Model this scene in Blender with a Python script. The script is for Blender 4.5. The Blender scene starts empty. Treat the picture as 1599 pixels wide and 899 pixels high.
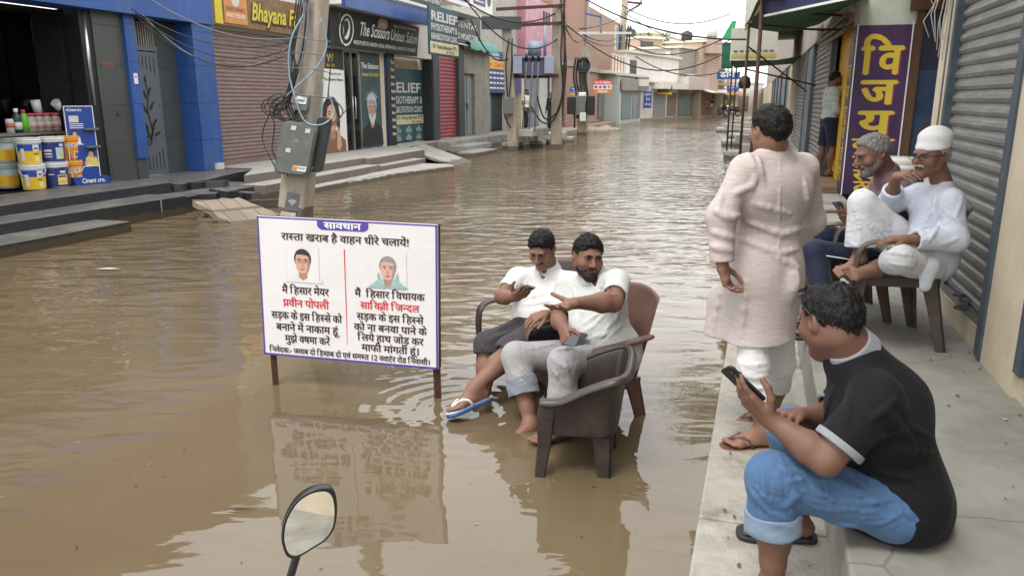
import bpy,bmesh,math,random
import numpy as np
from mathutils import Vector,Matrix
random.seed(7)
SC=bpy.context.scene
COL=SC.collection
R=math.radians
# ---- camera
CAM_H,FPX,HOR=1.7,1200.0,155.0
PITCH=math.atan((449.5-HOR)/FPX)
cam_d=bpy.data.cameras.new('camera')
cam=bpy.data.objects.new('camera',cam_d)
COL.objects.link(cam)
cam.location=(0,0,CAM_H)
cam.rotation_euler=(math.pi/2-PITCH,0,0)
cam_d.sensor_width=36.0
cam_d.lens=FPX/1599.0*36.0
cam_d.clip_start=0.05
cam_d.clip_end=2000
SC.camera=cam
# ---- sky, sun, exposure
SUN_EL,SUN_AZ=R(62),R(215)
world=bpy.data.worlds.new('World')
SC.world=world
world.use_nodes=True
wn=world.node_tree
bg=wn.nodes['Background']
sky=wn.nodes.new('ShaderNodeTexSky')
sky.sky_type='NISHITA'
sky.sun_disc=False
sky.sun_elevation=SUN_EL
sky.sun_rotation=SUN_AZ
sky.air_density=1.0
sky.dust_density=4.0
hs=wn.nodes.new('ShaderNodeHueSaturation')
hs.inputs['Saturation'].default_value=0.10
hs.inputs['Value'].default_value=1.0
wn.links.new(sky.outputs[0],hs.inputs['Color'])
tc=wn.nodes.new('ShaderNodeTexCoord')
nz=wn.nodes.new('ShaderNodeTexNoise')
nz.inputs['Scale'].default_value=2.2
nz.inputs['Detail'].default_value=5
wn.links.new(tc.outputs['Generated'],nz.inputs['Vector'])
cr=wn.nodes.new('ShaderNodeValToRGB')
cr.color_ramp.elements[0].position=0.3
cr.color_ramp.elements[0].color=(15.0,15.3,15.8,1)
cr.color_ramp.elements[1].position=0.7
cr.color_ramp.elements[1].color=(19.5,19.5,19.5,1)
wn.links.new(nz.outputs['Fac'],cr.inputs[0])
mx=wn.nodes.new('ShaderNodeMixRGB')
mx.inputs[0].default_value=0.85
wn.links.new(hs.outputs[0],mx.inputs[1])
wn.links.new(cr.outputs[0],mx.inputs[2])
wn.links.new(mx.outputs[0],bg.inputs['Color'])
bg.inputs['Strength'].default_value=0.1
sun_d=bpy.data.lights.new('sun','SUN')
sun_d.energy=1.4
sun_d.angle=R(18)
sun_d.color=(1.0,0.96,0.9)
sun=bpy.data.objects.new('sun',sun_d)
COL.objects.link(sun)
sun.location=(0,0,30)
sun.rotation_euler=(math.pi/2-SUN_EL,0,math.pi-SUN_AZ)
SC.view_settings.view_transform='Standard'
SC.view_settings.look='None'
SC.view_settings.exposure=0.5
SC.view_settings.gamma=1.0
SC.view_settings.use_curve_mapping=False
SC.cycles.max_bounces=6
SC.cycles.diffuse_bounces=3
SC.cycles.glossy_bounces=4
SC.cycles.transparent_max_bounces=10
SC.cycles.use_denoising=True
# ---- coordinates
TH=R(17.0)
DV=Vector((math.sin(TH),math.cos(TH),0))
NV=Vector((math.cos(TH),-math.sin(TH),0))
def SW(t,s,z=0.0):
 return NV*t+DV*s+Vector((0,0,z))
def ray(x,y):
 u=(x-799.5)/FPX
 v=(449.5-y)/FPX
 c,s=math.cos(PITCH),math.sin(PITCH)
 return Vector((u,c+v*s,-s+v*c))
def at_z(x,y,z):
 r=ray(x,y)
 return Vector((0,0,CAM_H))+r*((z-CAM_H)/r.z)
def at_y(x,y,Y):
 r=ray(x,y)
 return Vector((0,0,CAM_H))+r*(Y/r.y)
def st(p):
 return p.dot(NV),p.dot(DV)
def on_t(x,y,t):
 r=ray(x,y)
 p=Vector((0,0,CAM_H))+r*(t/r.dot(NV))
 return p.dot(DV),p.z
 # ---- materials
MATS={}
def _n(nt,typ,**kw):
 n=nt.nodes.new(typ)
 for k,v in kw.items():
  n.inputs[k].default_value=v
 return n
def mat(name,col,rough=0.7,metal=0.0,var=0.12,scale=6.0,bump=0.0,bscale=40.0,spec=0.5,dirt=None,dirt_amt=0.0,dirt_scale=3.0,trans=0.0,stretch=None,sheen=0.0,alpha=None,coat=0.0,sub=0.0,tide=0.0):
 if name in MATS:
  return MATS[name]
 m=bpy.data.materials.new(name)
 m.use_nodes=True
 nt=m.node_tree
 b=nt.nodes['Principled BSDF']
 b.inputs['Roughness'].default_value=rough
 b.inputs['Metallic'].default_value=metal
 b.inputs['Specular IOR Level'].default_value=spec
 b.inputs['Sheen Weight'].default_value=sheen
 b.inputs['Coat Weight'].default_value=coat
 if sub:
  b.inputs['Subsurface Weight'].default_value=sub
  b.inputs['Subsurface Radius'].default_value=(0.012,0.005,0.003)
  b.inputs['Subsurface Scale'].default_value=0.6
 if trans:
  b.inputs['Transmission Weight'].default_value=trans
 c4=(col[0],col[1],col[2],1)
 tc=nt.nodes.new('ShaderNodeTexCoord')
 vec=tc.outputs['Object']
 if stretch:
  mp=nt.nodes.new('ShaderNodeMapping')
  mp.inputs['Scale'].default_value=stretch
  nt.links.new(vec,mp.inputs['Vector'])
  vec=mp.outputs[0]
 out=None
 if var:
  n=_n(nt,'ShaderNodeTexNoise',Scale=scale,Detail=6.0,Roughness=0.65)
  nt.links.new(vec,n.inputs['Vector'])
  rp=nt.nodes.new('ShaderNodeValToRGB')
  lo=1-var
  hi=1+var
  rp.color_ramp.elements[0].position=0.3
  rp.color_ramp.elements[1].position=0.72
  rp.color_ramp.elements[0].color=(col[0]*lo,col[1]*lo,col[2]*lo,1)
  rp.color_ramp.elements[1].color=(min(1,col[0]*hi),min(1,col[1]*hi),min(1,col[2]*hi),1)
  nt.links.new(n.outputs['Fac'],rp.inputs[0])
  out=rp.outputs[0]
 if dirt is not None and dirt_amt>0:
  n2=_n(nt,'ShaderNodeTexNoise',Scale=dirt_scale,Detail=8.0,Roughness=0.7)
  nt.links.new(vec,n2 .inputs['Vector'])
  r2=nt.nodes.new('ShaderNodeValToRGB')
  r2 .color_ramp.elements[0].position=0.48
  r2 .color_ramp.elements[0].color=(0,0,0,1)
  r2 .color_ramp.elements[1].position=0.68
  r2 .color_ramp.elements[1].color=(dirt_amt,dirt_amt,dirt_amt,1)
  nt.links.new(n2 .outputs['Fac'],r2 .inputs[0])
  mm=nt.nodes.new('ShaderNodeMixRGB')
  nt.links.new(r2 .outputs[0],mm.inputs[0])
  if out:
   nt.links.new(out,mm.inputs[1])
  else:
   mm.inputs[1].default_value=c4
  mm.inputs[2].default_value=(dirt[0],dirt[1],dirt[2],1)
  out=mm.outputs[0]
 if tide:
  ge=nt.nodes.new('ShaderNodeNewGeometry')
  sz=nt.nodes.new('ShaderNodeSeparateXYZ')
  nt.links.new(ge.outputs['Position'],sz.inputs[0])
  n5=_n(nt,'ShaderNodeTexNoise',Scale=7.0,Detail=5.0)
  nt.links.new(ge.outputs['Position'],n5 .inputs['Vector'])
  ma=nt.nodes.new('ShaderNodeMath')
  ma.operation='MULTIPLY_ADD'
  ma.inputs[1].default_value=-.09
  nt.links.new(n5 .outputs['Fac'],ma.inputs[0])
  nt.links.new(sz.outputs['Z'],ma.inputs[2])
  mr5=nt.nodes.new('ShaderNodeMapRange')
  mr5 .inputs['From Min'].default_value=tide-.045
  mr5 .inputs['From Max'].default_value=tide-.03
  mr5 .inputs['To Min'].default_value=.8
  mr5 .inputs['To Max'].default_value=0
  nt.links.new(ma.outputs[0],mr5 .inputs['Value'])
  m5=nt.nodes.new('ShaderNodeMixRGB')
  nt.links.new(mr5 .outputs[0],m5 .inputs[0])
  if out:
   nt.links.new(out,m5 .inputs[1])
  else:
   m5 .inputs[1].default_value=c4
  m5 .inputs[2].default_value=(.085,.062,.038,1)
  out=m5 .outputs[0]
 if out:
  nt.links.new(out,b.inputs['Base Color'])
 else:
  b.inputs['Base Color'].default_value=c4
 if bump:
  n3=_n(nt,'ShaderNodeTexNoise',Scale=bscale,Detail=5.0,Roughness=0.6)
  nt.links.new(vec,n3 .inputs['Vector'])
  bp=_n(nt,'ShaderNodeBump',Strength=bump,Distance=0.02)
  nt.links.new(n3 .outputs['Fac'],bp.inputs['Height'])
  nt.links.new(bp.outputs[0],b.inputs['Normal'])
 MATS[name]=m
 return m
def brick_mat(name,c1,c2,mortar,bw=0.23,bh=0.075,msize=0.012,dirt=0.35,axis='yz'):
 if name in MATS:
  return MATS[name]
 m=bpy.data.materials.new(name)
 m.use_nodes=True
 nt=m.node_tree
 b=nt.nodes['Principled BSDF']
 b.inputs['Roughness'].default_value=0.9
 tc=nt.nodes.new('ShaderNodeTexCoord')
 sp=nt.nodes.new('ShaderNodeSeparateXYZ')
 cb=nt.nodes.new('ShaderNodeCombineXYZ')
 ad=nt.nodes.new('ShaderNodeMath')
 ad.operation='ADD'
 nt.links.new(tc.outputs['Object'],sp.inputs[0])
 nt.links.new(sp.outputs['X'],ad.inputs[0])
 nt.links.new(sp.outputs['Y'],ad.inputs[1])
 nt.links.new(ad.outputs[0],cb.inputs['X'])
 nt.links.new(sp.outputs['Z'],cb.inputs['Y'])
 br=nt.nodes.new('ShaderNodeTexBrick')
 br.inputs['Color1'].default_value=(*c1,1)
 br.inputs['Color2'].default_value=(*c2,1)
 br.inputs['Mortar'].default_value=(*mortar,1)
 br.inputs['Scale'].default_value=1.0
 br.inputs['Brick Width'].default_value=bw
 br.inputs['Row Height'].default_value=bh
 br.inputs['Mortar Size'].default_value=msize
 br.inputs['Mortar Smooth'].default_value=0.3
 nt.links.new(cb.outputs[0],br.inputs['Vector'])
 n=_n(nt,'ShaderNodeTexNoise',Scale=1.3,Detail=8.0,Roughness=0.7)
 nt.links.new(tc.outputs['Object'],n.inputs['Vector'])
 rp=nt.nodes.new('ShaderNodeValToRGB')
 rp.color_ramp.elements[0].position=0.45
 rp.color_ramp.elements[0].color=(0,0,0,1)
 rp.color_ramp.elements[1].position=0.75
 rp.color_ramp.elements[1].color=(dirt,dirt,dirt,1)
 nt.links.new(n.outputs['Fac'],rp.inputs[0])
 mm=nt.nodes.new('ShaderNodeMixRGB')
 nt.links.new(rp.outputs[0],mm.inputs[0])
 nt.links.new(br.outputs['Color'],mm.inputs[1])
 mm.inputs[2].default_value=(mortar[0]*.8,mortar[1]*.8,mortar[2]*.8,1)
 nt.links.new(mm.outputs[0],b.inputs['Base Color'])
 bp=_n(nt,'ShaderNodeBump',Strength=0.6,Distance=0.01)
 nt.links.new(br.outputs['Fac'],bp.inputs['Height'])
 bp.invert=True
 nt.links.new(bp.outputs[0],b.inputs['Normal'])
 MATS[name]=m
 return m
def tile_mat(name,col,line,w,h,rough=0.35,gap=0.006,var=0.15):
 return brick_like(name,col,line,w,h,rough,gap,var)
def brick_like(name,col,line,w,h,rough,gap,var):
 m=brick_mat(name,tuple(c*(1-var)for c in col),tuple(c*(1+var)for c in col),line,w,h,gap,0.2)
 m.node_tree.nodes['Principled BSDF'].inputs['Roughness'].default_value=rough
 return m
def fabric_mat(name,col,col2=None,weave=700.0,crease=0.35,cscale=9.0,rough=0.9,thread=0.08,streak=None,sheen=0.1):
 if name in MATS:
  return MATS[name]
 m=bpy.data.materials.new(name)
 m.use_nodes=True
 nt=m.node_tree
 b=nt.nodes['Principled BSDF']
 b.inputs['Roughness'].default_value=rough
 b.inputs['Specular IOR Level'].default_value=0.2
 b.inputs['Sheen Weight'].default_value=sheen
 tc=nt.nodes.new('ShaderNodeTexCoord')
 mp=nt.nodes.new('ShaderNodeMapping')
 mp.inputs['Scale'].default_value=streak or(60,60,60)
 nt.links.new(tc.outputs['Object'],mp.inputs['Vector'])
 n=_n(nt,'ShaderNodeTexNoise',Scale=1.0,Detail=3.0,Roughness=0.6)
 nt.links.new(mp.outputs[0],n.inputs['Vector'])
 rp=nt.nodes.new('ShaderNodeValToRGB')
 rp.color_ramp.elements[0].position=0.35
 rp.color_ramp.elements[1].position=0.65
 c2=col2 or tuple(c*(1-thread)for c in col)
 rp.color_ramp.elements[0].color=(*c2,1)
 rp.color_ramp.elements[1].color=(*col,1)
 nt.links.new(n.outputs['Fac'],rp.inputs[0])
 nt.links.new(rp.outputs[0],b.inputs['Base Color'])
 n2=_n(nt,'ShaderNodeTexNoise',Scale=cscale*.8,Detail=2.0,Roughness=0.4,Distortion=.9)
 mp2=nt.nodes.new('ShaderNodeMapping')
 mp2 .inputs['Scale'].default_value=(1.0,1.0,1.9)
 mp2 .inputs['Rotation'].default_value=(0.4,0.5,0.2)
 nt.links.new(tc.outputs['Object'],mp2 .inputs['Vector'])
 nt.links.new(mp2 .outputs[0],n2 .inputs['Vector'])
 rc=nt.nodes.new('ShaderNodeValToRGB')
 rc.color_ramp.elements[0].position=0.3
 rc.color_ramp.elements[0].color=(0,0,0,1)
 rc.color_ramp.elements[1].position=0.62
 rc.color_ramp.elements[1].color=(1,1,1,1)
 e=rc.color_ramp.elements.new(0.8)
 e.color=(0.6,0.6,0.6,1)
 rc.color_ramp.interpolation='EASE'
 nt.links.new(n2 .outputs['Fac'],rc.inputs[0])
 bp=_n(nt,'ShaderNodeBump',Strength=crease*.4,Distance=0.02)
 nt.links.new(rc.outputs[0],bp.inputs['Height'])
 for(scl,rot_,st_)in(((1.0,1.0,.4),(.25,.35,.1),1.0),((.5,1.1,1.2),(.1,.5,.6),.7)):
  mp3=nt.nodes.new('ShaderNodeMapping')
  mp3 .inputs['Scale'].default_value=scl
  mp3 .inputs['Rotation'].default_value=rot_
  nt.links.new(tc.outputs['Object'],mp3 .inputs['Vector'])
  n4=_n(nt,'ShaderNodeTexNoise',Scale=cscale,Detail=1.5,Roughness=0.4,Distortion=.4)
  nt.links.new(mp3 .outputs[0],n4 .inputs['Vector'])
  sb=nt.nodes.new('ShaderNodeMath')
  sb.operation='SUBTRACT'
  sb.inputs[1].default_value=.5
  nt.links.new(n4 .outputs['Fac'],sb.inputs[0])
  ab=nt.nodes.new('ShaderNodeMath')
  ab.operation='ABSOLUTE'
  nt.links.new(sb.outputs[0],ab.inputs[0])
  mr=nt.nodes.new('ShaderNodeMapRange')
  mr.interpolation_type='SMOOTHSTEP'
  mr.inputs['From Max'].default_value=.09
  nt.links.new(ab.outputs[0],mr.inputs['Value'])
  bq=_n(nt,'ShaderNodeBump',Strength=min(1,crease*.55*st_),Distance=0.010)
  nt.links.new(mr.outputs[0],bq.inputs['Height'])
  nt.links.new(bp.outputs[0],bq.inputs['Normal'])
  bp=bq
 n3=_n(nt,'ShaderNodeTexNoise',Scale=weave,Detail=1.0)
 nt.links.new(tc.outputs['Object'],n3 .inputs['Vector'])
 bp2=_n(nt,'ShaderNodeBump',Strength=0.12,Distance=0.003)
 nt.links.new(n3 .outputs['Fac'],bp2 .inputs['Height'])
 nt.links.new(bp.outputs[0],bp2 .inputs['Normal'])
 nt.links.new(bp2 .outputs[0],b.inputs['Normal'])
 MATS[name]=m
 return m
def glass_mat(name,tint=(0.8,0.85,0.85),refl=1.0):
 if name in MATS:
  return MATS[name]
 m=bpy.data.materials.new(name)
 m.use_nodes=True
 nt=m.node_tree
 nt.nodes.remove(nt.nodes['Principled BSDF'])
 tr=nt.nodes.new('ShaderNodeBsdfTransparent')
 tr.inputs[0].default_value=(*tint,1)
 gl=nt.nodes.new('ShaderNodeBsdfGlossy')
 gl.inputs['Roughness'].default_value=0.02
 fr=nt.nodes.new('ShaderNodeFresnel')
 fr.inputs[0].default_value=1.45
 mxs=nt.nodes.new('ShaderNodeMixShader')
 nt.links.new(fr.outputs[0],mxs.inputs[0])
 nt.links.new(tr.outputs[0],mxs.inputs[1])
 nt.links.new(gl.outputs[0],mxs.inputs[2])
 nt.links.new(mxs.outputs[0],nt.nodes['Material Output'].inputs[0])
 MATS[name]=m
 return m
def flat(name,col,rough=0.5):
 return mat(name,col,rough,var=0.05,scale=3)
 # ---- lettering
GLYPHS={}
ADV={}
def raw_glyph(s,bold=0.0,shear=0.0):
 key=(s,bold,shear)
 if key in GLYPHS:
  return GLYPHS[key]
 c=bpy.data.curves.new('glyph','FONT')
 c.body=s
 c.resolution_u=2
 c.offset=bold
 c.shear=shear
 o=bpy.data.objects.new('glyph',c)
 COL.objects.link(o)
 dg=bpy.context.evaluated_depsgraph_get()
 me=bpy.data.meshes.new_from_object(o.evaluated_get(dg))
 v=[(p.co.x,p.co.y)for p in me.vertices]
 f=[tuple(p.vertices)for p in me.polygons]
 bpy.data.objects.remove(o)
 bpy.data.meshes.remove(me)
 bpy.data.curves.remove(c)
 GLYPHS[key]=(v,f)
 return GLYPHS[key]
def advance(ch):
 if ch==' ':
  return 0.26
 if ch not in ADV:
  v,f=raw_glyph(ch+'\u0964')
  ADV[ch]=max(p[0]for p in v)-0.275
 return ADV[ch]
def half_glyph(ch,bold):
 key=('half',ch,bold)
 if key in GLYPHS:
  return GLYPHS[key]
 v,f=raw_glyph(ch,bold)
 lim=advance(ch)-(0.17 if ch not in 'कफ' else 0.22)
 bm=bmesh.new()
 vs=[bm.verts.new((x,y,0))for x,y in v]
 for q in f:
  try:
   bm.faces.new([vs[i]for i in q])
  except ValueError:
   pass
 bmesh.ops.bisect_plane(bm,geom=bm.verts[:]+bm.edges[:]+bm.faces[:],plane_co=(lim,0,0),plane_no=(1,0,0),clear_outer=True)
 bm.verts.index_update()
 GLYPHS[key]=([(p.co.x,p.co.y)for p in bm.verts],[tuple(w.index for w in q.verts)for q in bm.faces])
 bm.free()
 return GLYPHS[key]
def layout(s,bold=0.0,shear=0.0):
 if not any('\u0900'<=ch<='\u097f' for ch in s):
  v,f=raw_glyph(s,bold,shear)
  w=max(p[0]for p in v)if v else 0
  return v,f,w
 V,F=[],[]
 pen=0.0
 def put(g,x):
  b=len(V)
  V.extend((p[0]+x,p[1])for p in g[0])
  F.extend(tuple(i+b for i in q)for q in g[1])
 i=0
 VIR,NUK='\u094d','\u093c'
 marks=set('\u0901\u0902\u0903\u093e\u093f\u0940\u0941\u0942\u0943\u0945\u0947\u0948\u094b\u094c')
 while i<len(s):
  ch=s[i]
  if not('\u0904'<=ch<='\u0939' or '\u0958'<=ch<='\u095f'):
   put(raw_glyph(ch,bold),pen)if ch!=' ' else None
   pen+=advance(ch)
   i+=1
   continue
  halves=[]
  while i+2<len(s)and s[i+1]==VIR:
   halves.append(s[i])
   i+=2
  base=s[i]
  i+=1
  rakar=False
  if base=='र' and halves:
   base=halves.pop()
   rakar=True
  if i<len(s)and s[i]==NUK:
   base+=NUK
   i+=1
  ms=[]
  while i<len(s)and s[i]in marks:
   ms.append(s[i])
   i+=1
  reph=bool(halves)and halves[0]=='र'
  if reph:
   halves.pop(0)
  if 'ि' in ms:
   put(raw_glyph('ि',bold),pen)
   pen+=advance('ि')
   ms.remove('ि')
  for h in halves:
   put(half_glyph(h,bold),pen)
   pen+=advance(h)-(0.17 if h not in 'कफ' else 0.22)
  put(raw_glyph(base,bold),pen)
  a=advance(base)
  if rakar:
   x=pen+a*0.5-.12
   b=len(V)
   V.extend([(x-.16,.0),(x-.10,-.05),(x+.16,.20),(x+.12,.26)])
   F.append((b,b+1,b+2,b+3))
  pen+=a
  if reph:
   x=pen-.12
   b=len(V)
   V.extend([(x-.22,.80),(x-.15,.86),(x,.68),(x-.05,.62)])
   F.append((b,b+1,b+2,b+3))
  for m in ms:
   put(raw_glyph(m,bold),pen)
   pen+=advance(m)if m in 'ािीोौः' else 0
 return V,F,pen
 # ---- mesh builder
class MB:
 def __init__(self):
  self.v,self.f,self.m,self.s=[],[],[],[]
  self.mats=[]
 def mi(self,m):
  if m is None:
   return 0
  if m not in self.mats:
   self.mats.append(m)
  return self.mats.index(m)
 def add(self,vs,fs,m=None,smooth=False):
  b=len(self.v)
  self.v.extend(tuple(p)for p in vs)
  k=self.mi(m)
  for q in fs:
   self.f.append(tuple(i+b for i in q))
   self.m.append(k)
   self.s.append(smooth)
 def box(self,x0,x1,y0,y1,z0,z1,m=None):
  vs=[(x,y,z)for z in(z0,z1)for y in(y0,y1)for x in(x0,x1)]
  self.add(vs,[(0,2,3,1),(4,5,7,6),(0,1,5,4),(2,6,7,3),(0,4,6,2),(1,3,7,5)],m)
 def obox(self,o,u,v,w,m=None):
  o,u,v,w=Vector(o),Vector(u),Vector(v),Vector(w)
  vs=[o,o+u,o+v,o+u+v,o+w,o+u+w,o+v+w,o+u+v+w]
  self.add(vs,[(0,2,3,1),(4,5,7,6),(0,1,5,4),(2,6,7,3),(0,4,6,2),(1,3,7,5)],m)
 def bar(self,a,b,wid,hei,m=None,up=(0,0,1)):
  a,b=Vector(a),Vector(b)
  d=(b-a).normalized()
  s=d.cross(Vector(up))
  if s.length<1e-4:
   s=d.cross(Vector((1,0,0)))
  s.normalize()
  h=s.cross(d)
  self.obox(a-s*wid/2-h*hei/2,b-a,s*wid,h*hei,m)
 def tube(self,pts,r,n=8,m=None,caps=True):
  pts=[Vector(p)for p in pts]
  rs=r if isinstance(r,(list,tuple))else[r]*len(pts)
  vs,fs=[],[]
  t0=(pts[1]-pts[0]).normalized()
  a=t0 .cross(Vector((0,0,1)))
  if a.length<1e-3:
   a=t0 .cross(Vector((1,0,0)))
  a.normalize()
  for i,p in enumerate(pts):
   if i==0:
    t=t0
   elif i==len(pts)-1:
    t=(pts[i]-pts[i-1]).normalized()
   else:
    t=(pts[i+1]-pts[i-1])
    t=t.normalized()if t.length>1e-6 else t0
   a=a-t*a.dot(t)
   if a.length<1e-5:
    a=t.orthogonal()
   a.normalize()
   c=t.cross(a)
   for k in range(n):
    g=2*math.pi*k/n
    vs.append(p+(a*math.cos(g)+c*math.sin(g))*rs[i])
  for i in range(len(pts)-1):
   for k in range(n):
    k2=(k+1)%n
    fs.append((i*n+k,i*n+k2,(i+1)*n+k2,(i+1)*n+k))
  self.add(vs,fs,m,True)
  if caps:
   b=len(self.v)-len(vs)
   self.f.append(tuple(b+k for k in range(n))[::-1])
   self.f.append(tuple(b+(len(pts)-1)*n+k for k in range(n)))
   self.m+=[self.mi(m)]*2
   self.s+=[False]*2
 def lathe(self,prof,c=(0,0,0),n=24,m=None,sx=1.0,sy=1.0,smooth=True):
  vs,fs=[],[]
  for r,z in prof:
   for k in range(n):
    g=2*math.pi*k/n
    vs.append((c[0]+r*sx*math.cos(g),c[1]+r*sy*math.sin(g),c[2]+z))
  for i in range(len(prof)-1):
   for k in range(n):
    k2=(k+1)%n
    fs.append((i*n+k,i*n+k2,(i+1)*n+k2,(i+1)*n+k))
  self.add(vs,fs,m,smooth)
  b=len(self.v)-len(vs)
  if prof[0][0]>1e-4:
   self.f.append(tuple(b+k for k in range(n))[::-1])
   self.m.append(self.mi(m))
   self.s.append(False)
  if prof[-1][0]>1e-4:
   self.f.append(tuple(b+(len(prof)-1)*n+k for k in range(n)))
   self.m.append(self.mi(m))
   self.s.append(False)
 def prism(self,poly,o,u,v,w,m=None):
  o,u,v,w=Vector(o),Vector(u),Vector(v),Vector(w)
  a=[o+u*p[0]+v*p[1]for p in poly]
  b=[p+w for p in a]
  n=len(poly)
  fs=[tuple(range(n))[::-1],tuple(range(n,2*n))]
  for i in range(n):
   j=(i+1)%n
   fs.append((i,j,n+j,n+i))
  self.add(a+b,fs,m)
 def poly(self,pts,m=None):
  self.add(pts,[tuple(range(len(pts)))],m)
 def disc(self,o,u,v,rx,ry,m=None,n=20,a0=0.0,a1=2*math.pi):
  o,u,v=Vector(o),Vector(u),Vector(v)
  full=abs(a1-a0-2*math.pi)<1e-6
  k=n if full else n+1
  self.poly([o+u*(rx*math.cos(a0+(a1-a0)*i/n))+v*(ry*math.sin(a0+(a1-a0)*i/n))for i in range(k)],m)
 def text(self,s,o,u,v,size,m=None,bold=0.0,shear=0.0,align='C',width=None,sx=1.0):
  deva=any('\u0900'<=ch<='\u097f' for ch in s)
  V,F,w=layout(s,0.0 if deva else bold,shear)
  if not V:
   return 0
  if deva and bold>0:
   b_=bold*.8
   V0,F0=list(V),list(F)
   for i,(dx,dy)in enumerate(((b_,0),(-b_,0),(0,b_*.7),(0,-b_*.5))):
    k0=len(V)
    V=V+[(p[0]+dx,p[1]+dy)for p in V0]
    F=F+[tuple(q+k0 for q in f)for f in F0]
  k=size
  kx=size*sx
  if width:
   kx=width/w
  x0={'L':0,'C':-w/2,'R':-w}[align]
  o,u,v=Vector(o),Vector(u),Vector(v)
  if deva and bold>0:
   nn_=u.cross(v).normalized()
   n0=len(V0)
   self.add([o+u*((p[0]+x0)*kx)+v*(p[1]*k)+nn_*(.00012*(i//n0))for i,p in enumerate(V)],F,m)
   return w*kx
  self.add([o+u*((p[0]+x0)*kx)+v*(p[1]*k)for p in V],F,m)
  return w*kx
 def sphere(self,c,rx,ry=None,rz=None,m=None,nu=14,nv=9):
  ry=ry or rx
  rz=rz or rx
  prof=[(math.sin(math.pi*i/nv),-math.cos(math.pi*i/nv))for i in range(nv+1)]
  vs,fs=[],[]
  for r,z in prof:
   for k in range(nu):
    g=2*math.pi*k/nu
    vs.append((c[0]+rx*r*math.cos(g),c[1]+ry*r*math.sin(g),c[2]+rz*z))
  for i in range(nv):
   for k in range(nu):
    k2=(k+1)%nu
    fs.append((i*nu+k,i*nu+k2,(i+1)*nu+k2,(i+1)*nu+k))
  self.add(vs,fs,m,True)
 def build(self,name,mats=None,parent=None,org=None,bevel=0.0,bseg=2):
  me=bpy.data.meshes.new(name)
  if org is None:
   org=ORG.get(parent.name,(0,0,0))if parent else(0,0,0)
  ox,oy,oz=org
  me.from_pydata([(p[0]-ox,p[1]-oy,p[2]-oz)for p in self.v],[],self.f)
  ml=list(self.mats)
  if mats is not None:
   if not isinstance(mats,(list,tuple)):
    mats=[mats]
   ml=ml or list(mats)
  for m in ml:
   me.materials.append(m)
  me.polygons.foreach_set('material_index',self.m)
  me.polygons.foreach_set('use_smooth',self.s)
  me.update()
  o=bpy.data.objects.new(name,me)
  COL.objects.link(o)
  if parent:
   o.parent=parent
  if bevel:
   b=o.modifiers.new('bevel','BEVEL')
   b.width=bevel
   b.segments=bseg
   b.limit_method='ANGLE'
   b.angle_limit=R(40)
  return o
ORG={}
def tag(o,label=None,cat=None,group=None,kind=None):
 if label:
  o['label']=label
 if cat:
  o['category']=cat
 if group:
  o['group']=group
 if kind:
  o['kind']=kind
 return o
def thing(name,label,cat,org=(0,0,0),group=None):
 o=bpy.data.objects.new(name,None)
 COL.objects.link(o)
 o.location=SW(*org)
 o.rotation_euler=(0,0,-TH)
 o.empty_display_size=0.1
 ORG[o.name]=org
 return tag(o,label,cat,group)
def one(mb,name,label,cat,org,mats=None,group=None,kind=None,bevel=0.0):
 o=mb.build(name,mats,None,org,bevel)
 o.location=SW(*org)
 o.rotation_euler=(0,0,-TH)
 return tag(o,label,cat,group,kind)
def wthing(name,label,cat,loc,rotz=0.0,group=None):
 o=bpy.data.objects.new(name,None)
 COL.objects.link(o)
 o.location=loc
 o.rotation_euler=(0,0,rotz)
 o.empty_display_size=0.1
 ORG[o.name]=(0,0,0)
 return tag(o,label,cat,group)
def copy_tree(o,parent=None):
 c=o.copy()
 COL.objects.link(c)
 if parent:
  c.parent=parent
 if o.name in ORG:
  ORG[c.name]=ORG[o.name]
 for ch in list(o.children):
  copy_tree(ch,c)
 return c
M_concrete=mat('concrete',(0.36,0.35,0.32),0.9,var=0.14,scale=5,bump=0.25,bscale=30,dirt=(0.22,0.2,0.17),dirt_amt=0.5,dirt_scale=2.2,tide=.09)
M_concrete_pale=mat('pale_concrete',(0.34,0.33,0.3),0.9,var=0.12,scale=6,bump=0.25,bscale=45,dirt=(0.2,0.17,0.13),dirt_amt=0.6,dirt_scale=2.6,tide=.06)
M_cream=mat('cream_plaster',(0.62,0.53,0.39),0.85,var=0.08,scale=3,bump=0.12,dirt=(0.42,0.35,0.26),dirt_amt=0.45,dirt_scale=2.0)
M_slate=tile_mat('slate_tile',(0.075,0.085,0.08),(0.04,0.045,0.045),0.9,0.62,0.35)
M_granite=mat('black_granite',(0.026,0.03,0.034),0.3,var=0.4,scale=60,dirt=(0.1,0.1,0.1),dirt_amt=0.45,dirt_scale=26,bump=0.05,tide=.1)
M_granite_top=mat('granite_tread',(0.105,0.103,0.097),0.45,var=0.35,scale=30,dirt=(0.22,0.2,0.165),dirt_amt=0.85,dirt_scale=2.6,bump=.05)
M_blue=mat('blue_paint',(0.026,0.088,0.31),0.42,var=0.16,scale=2.2,dirt=(0.09,0.13,0.22),dirt_amt=0.6,dirt_scale=3,stretch=(1,1,.35),bump=.05,bscale=8)
M_blue_dark=mat('deep_blue_paint',(0.015,0.03,0.12),0.5,var=0.1,scale=3)
M_navy=mat('navy_sign',(0.018,0.024,0.085),0.45,var=0.1)
M_black=mat('black_board',(0.014,0.015,0.018),0.45,var=0.15)
M_blackplastic=mat('black_plastic',(0.02,0.02,0.022),0.4,var=0.1)
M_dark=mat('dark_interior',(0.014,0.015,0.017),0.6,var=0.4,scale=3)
M_white=mat('white_paint',(0.78,0.78,0.76),0.5,var=0.04)
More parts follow.
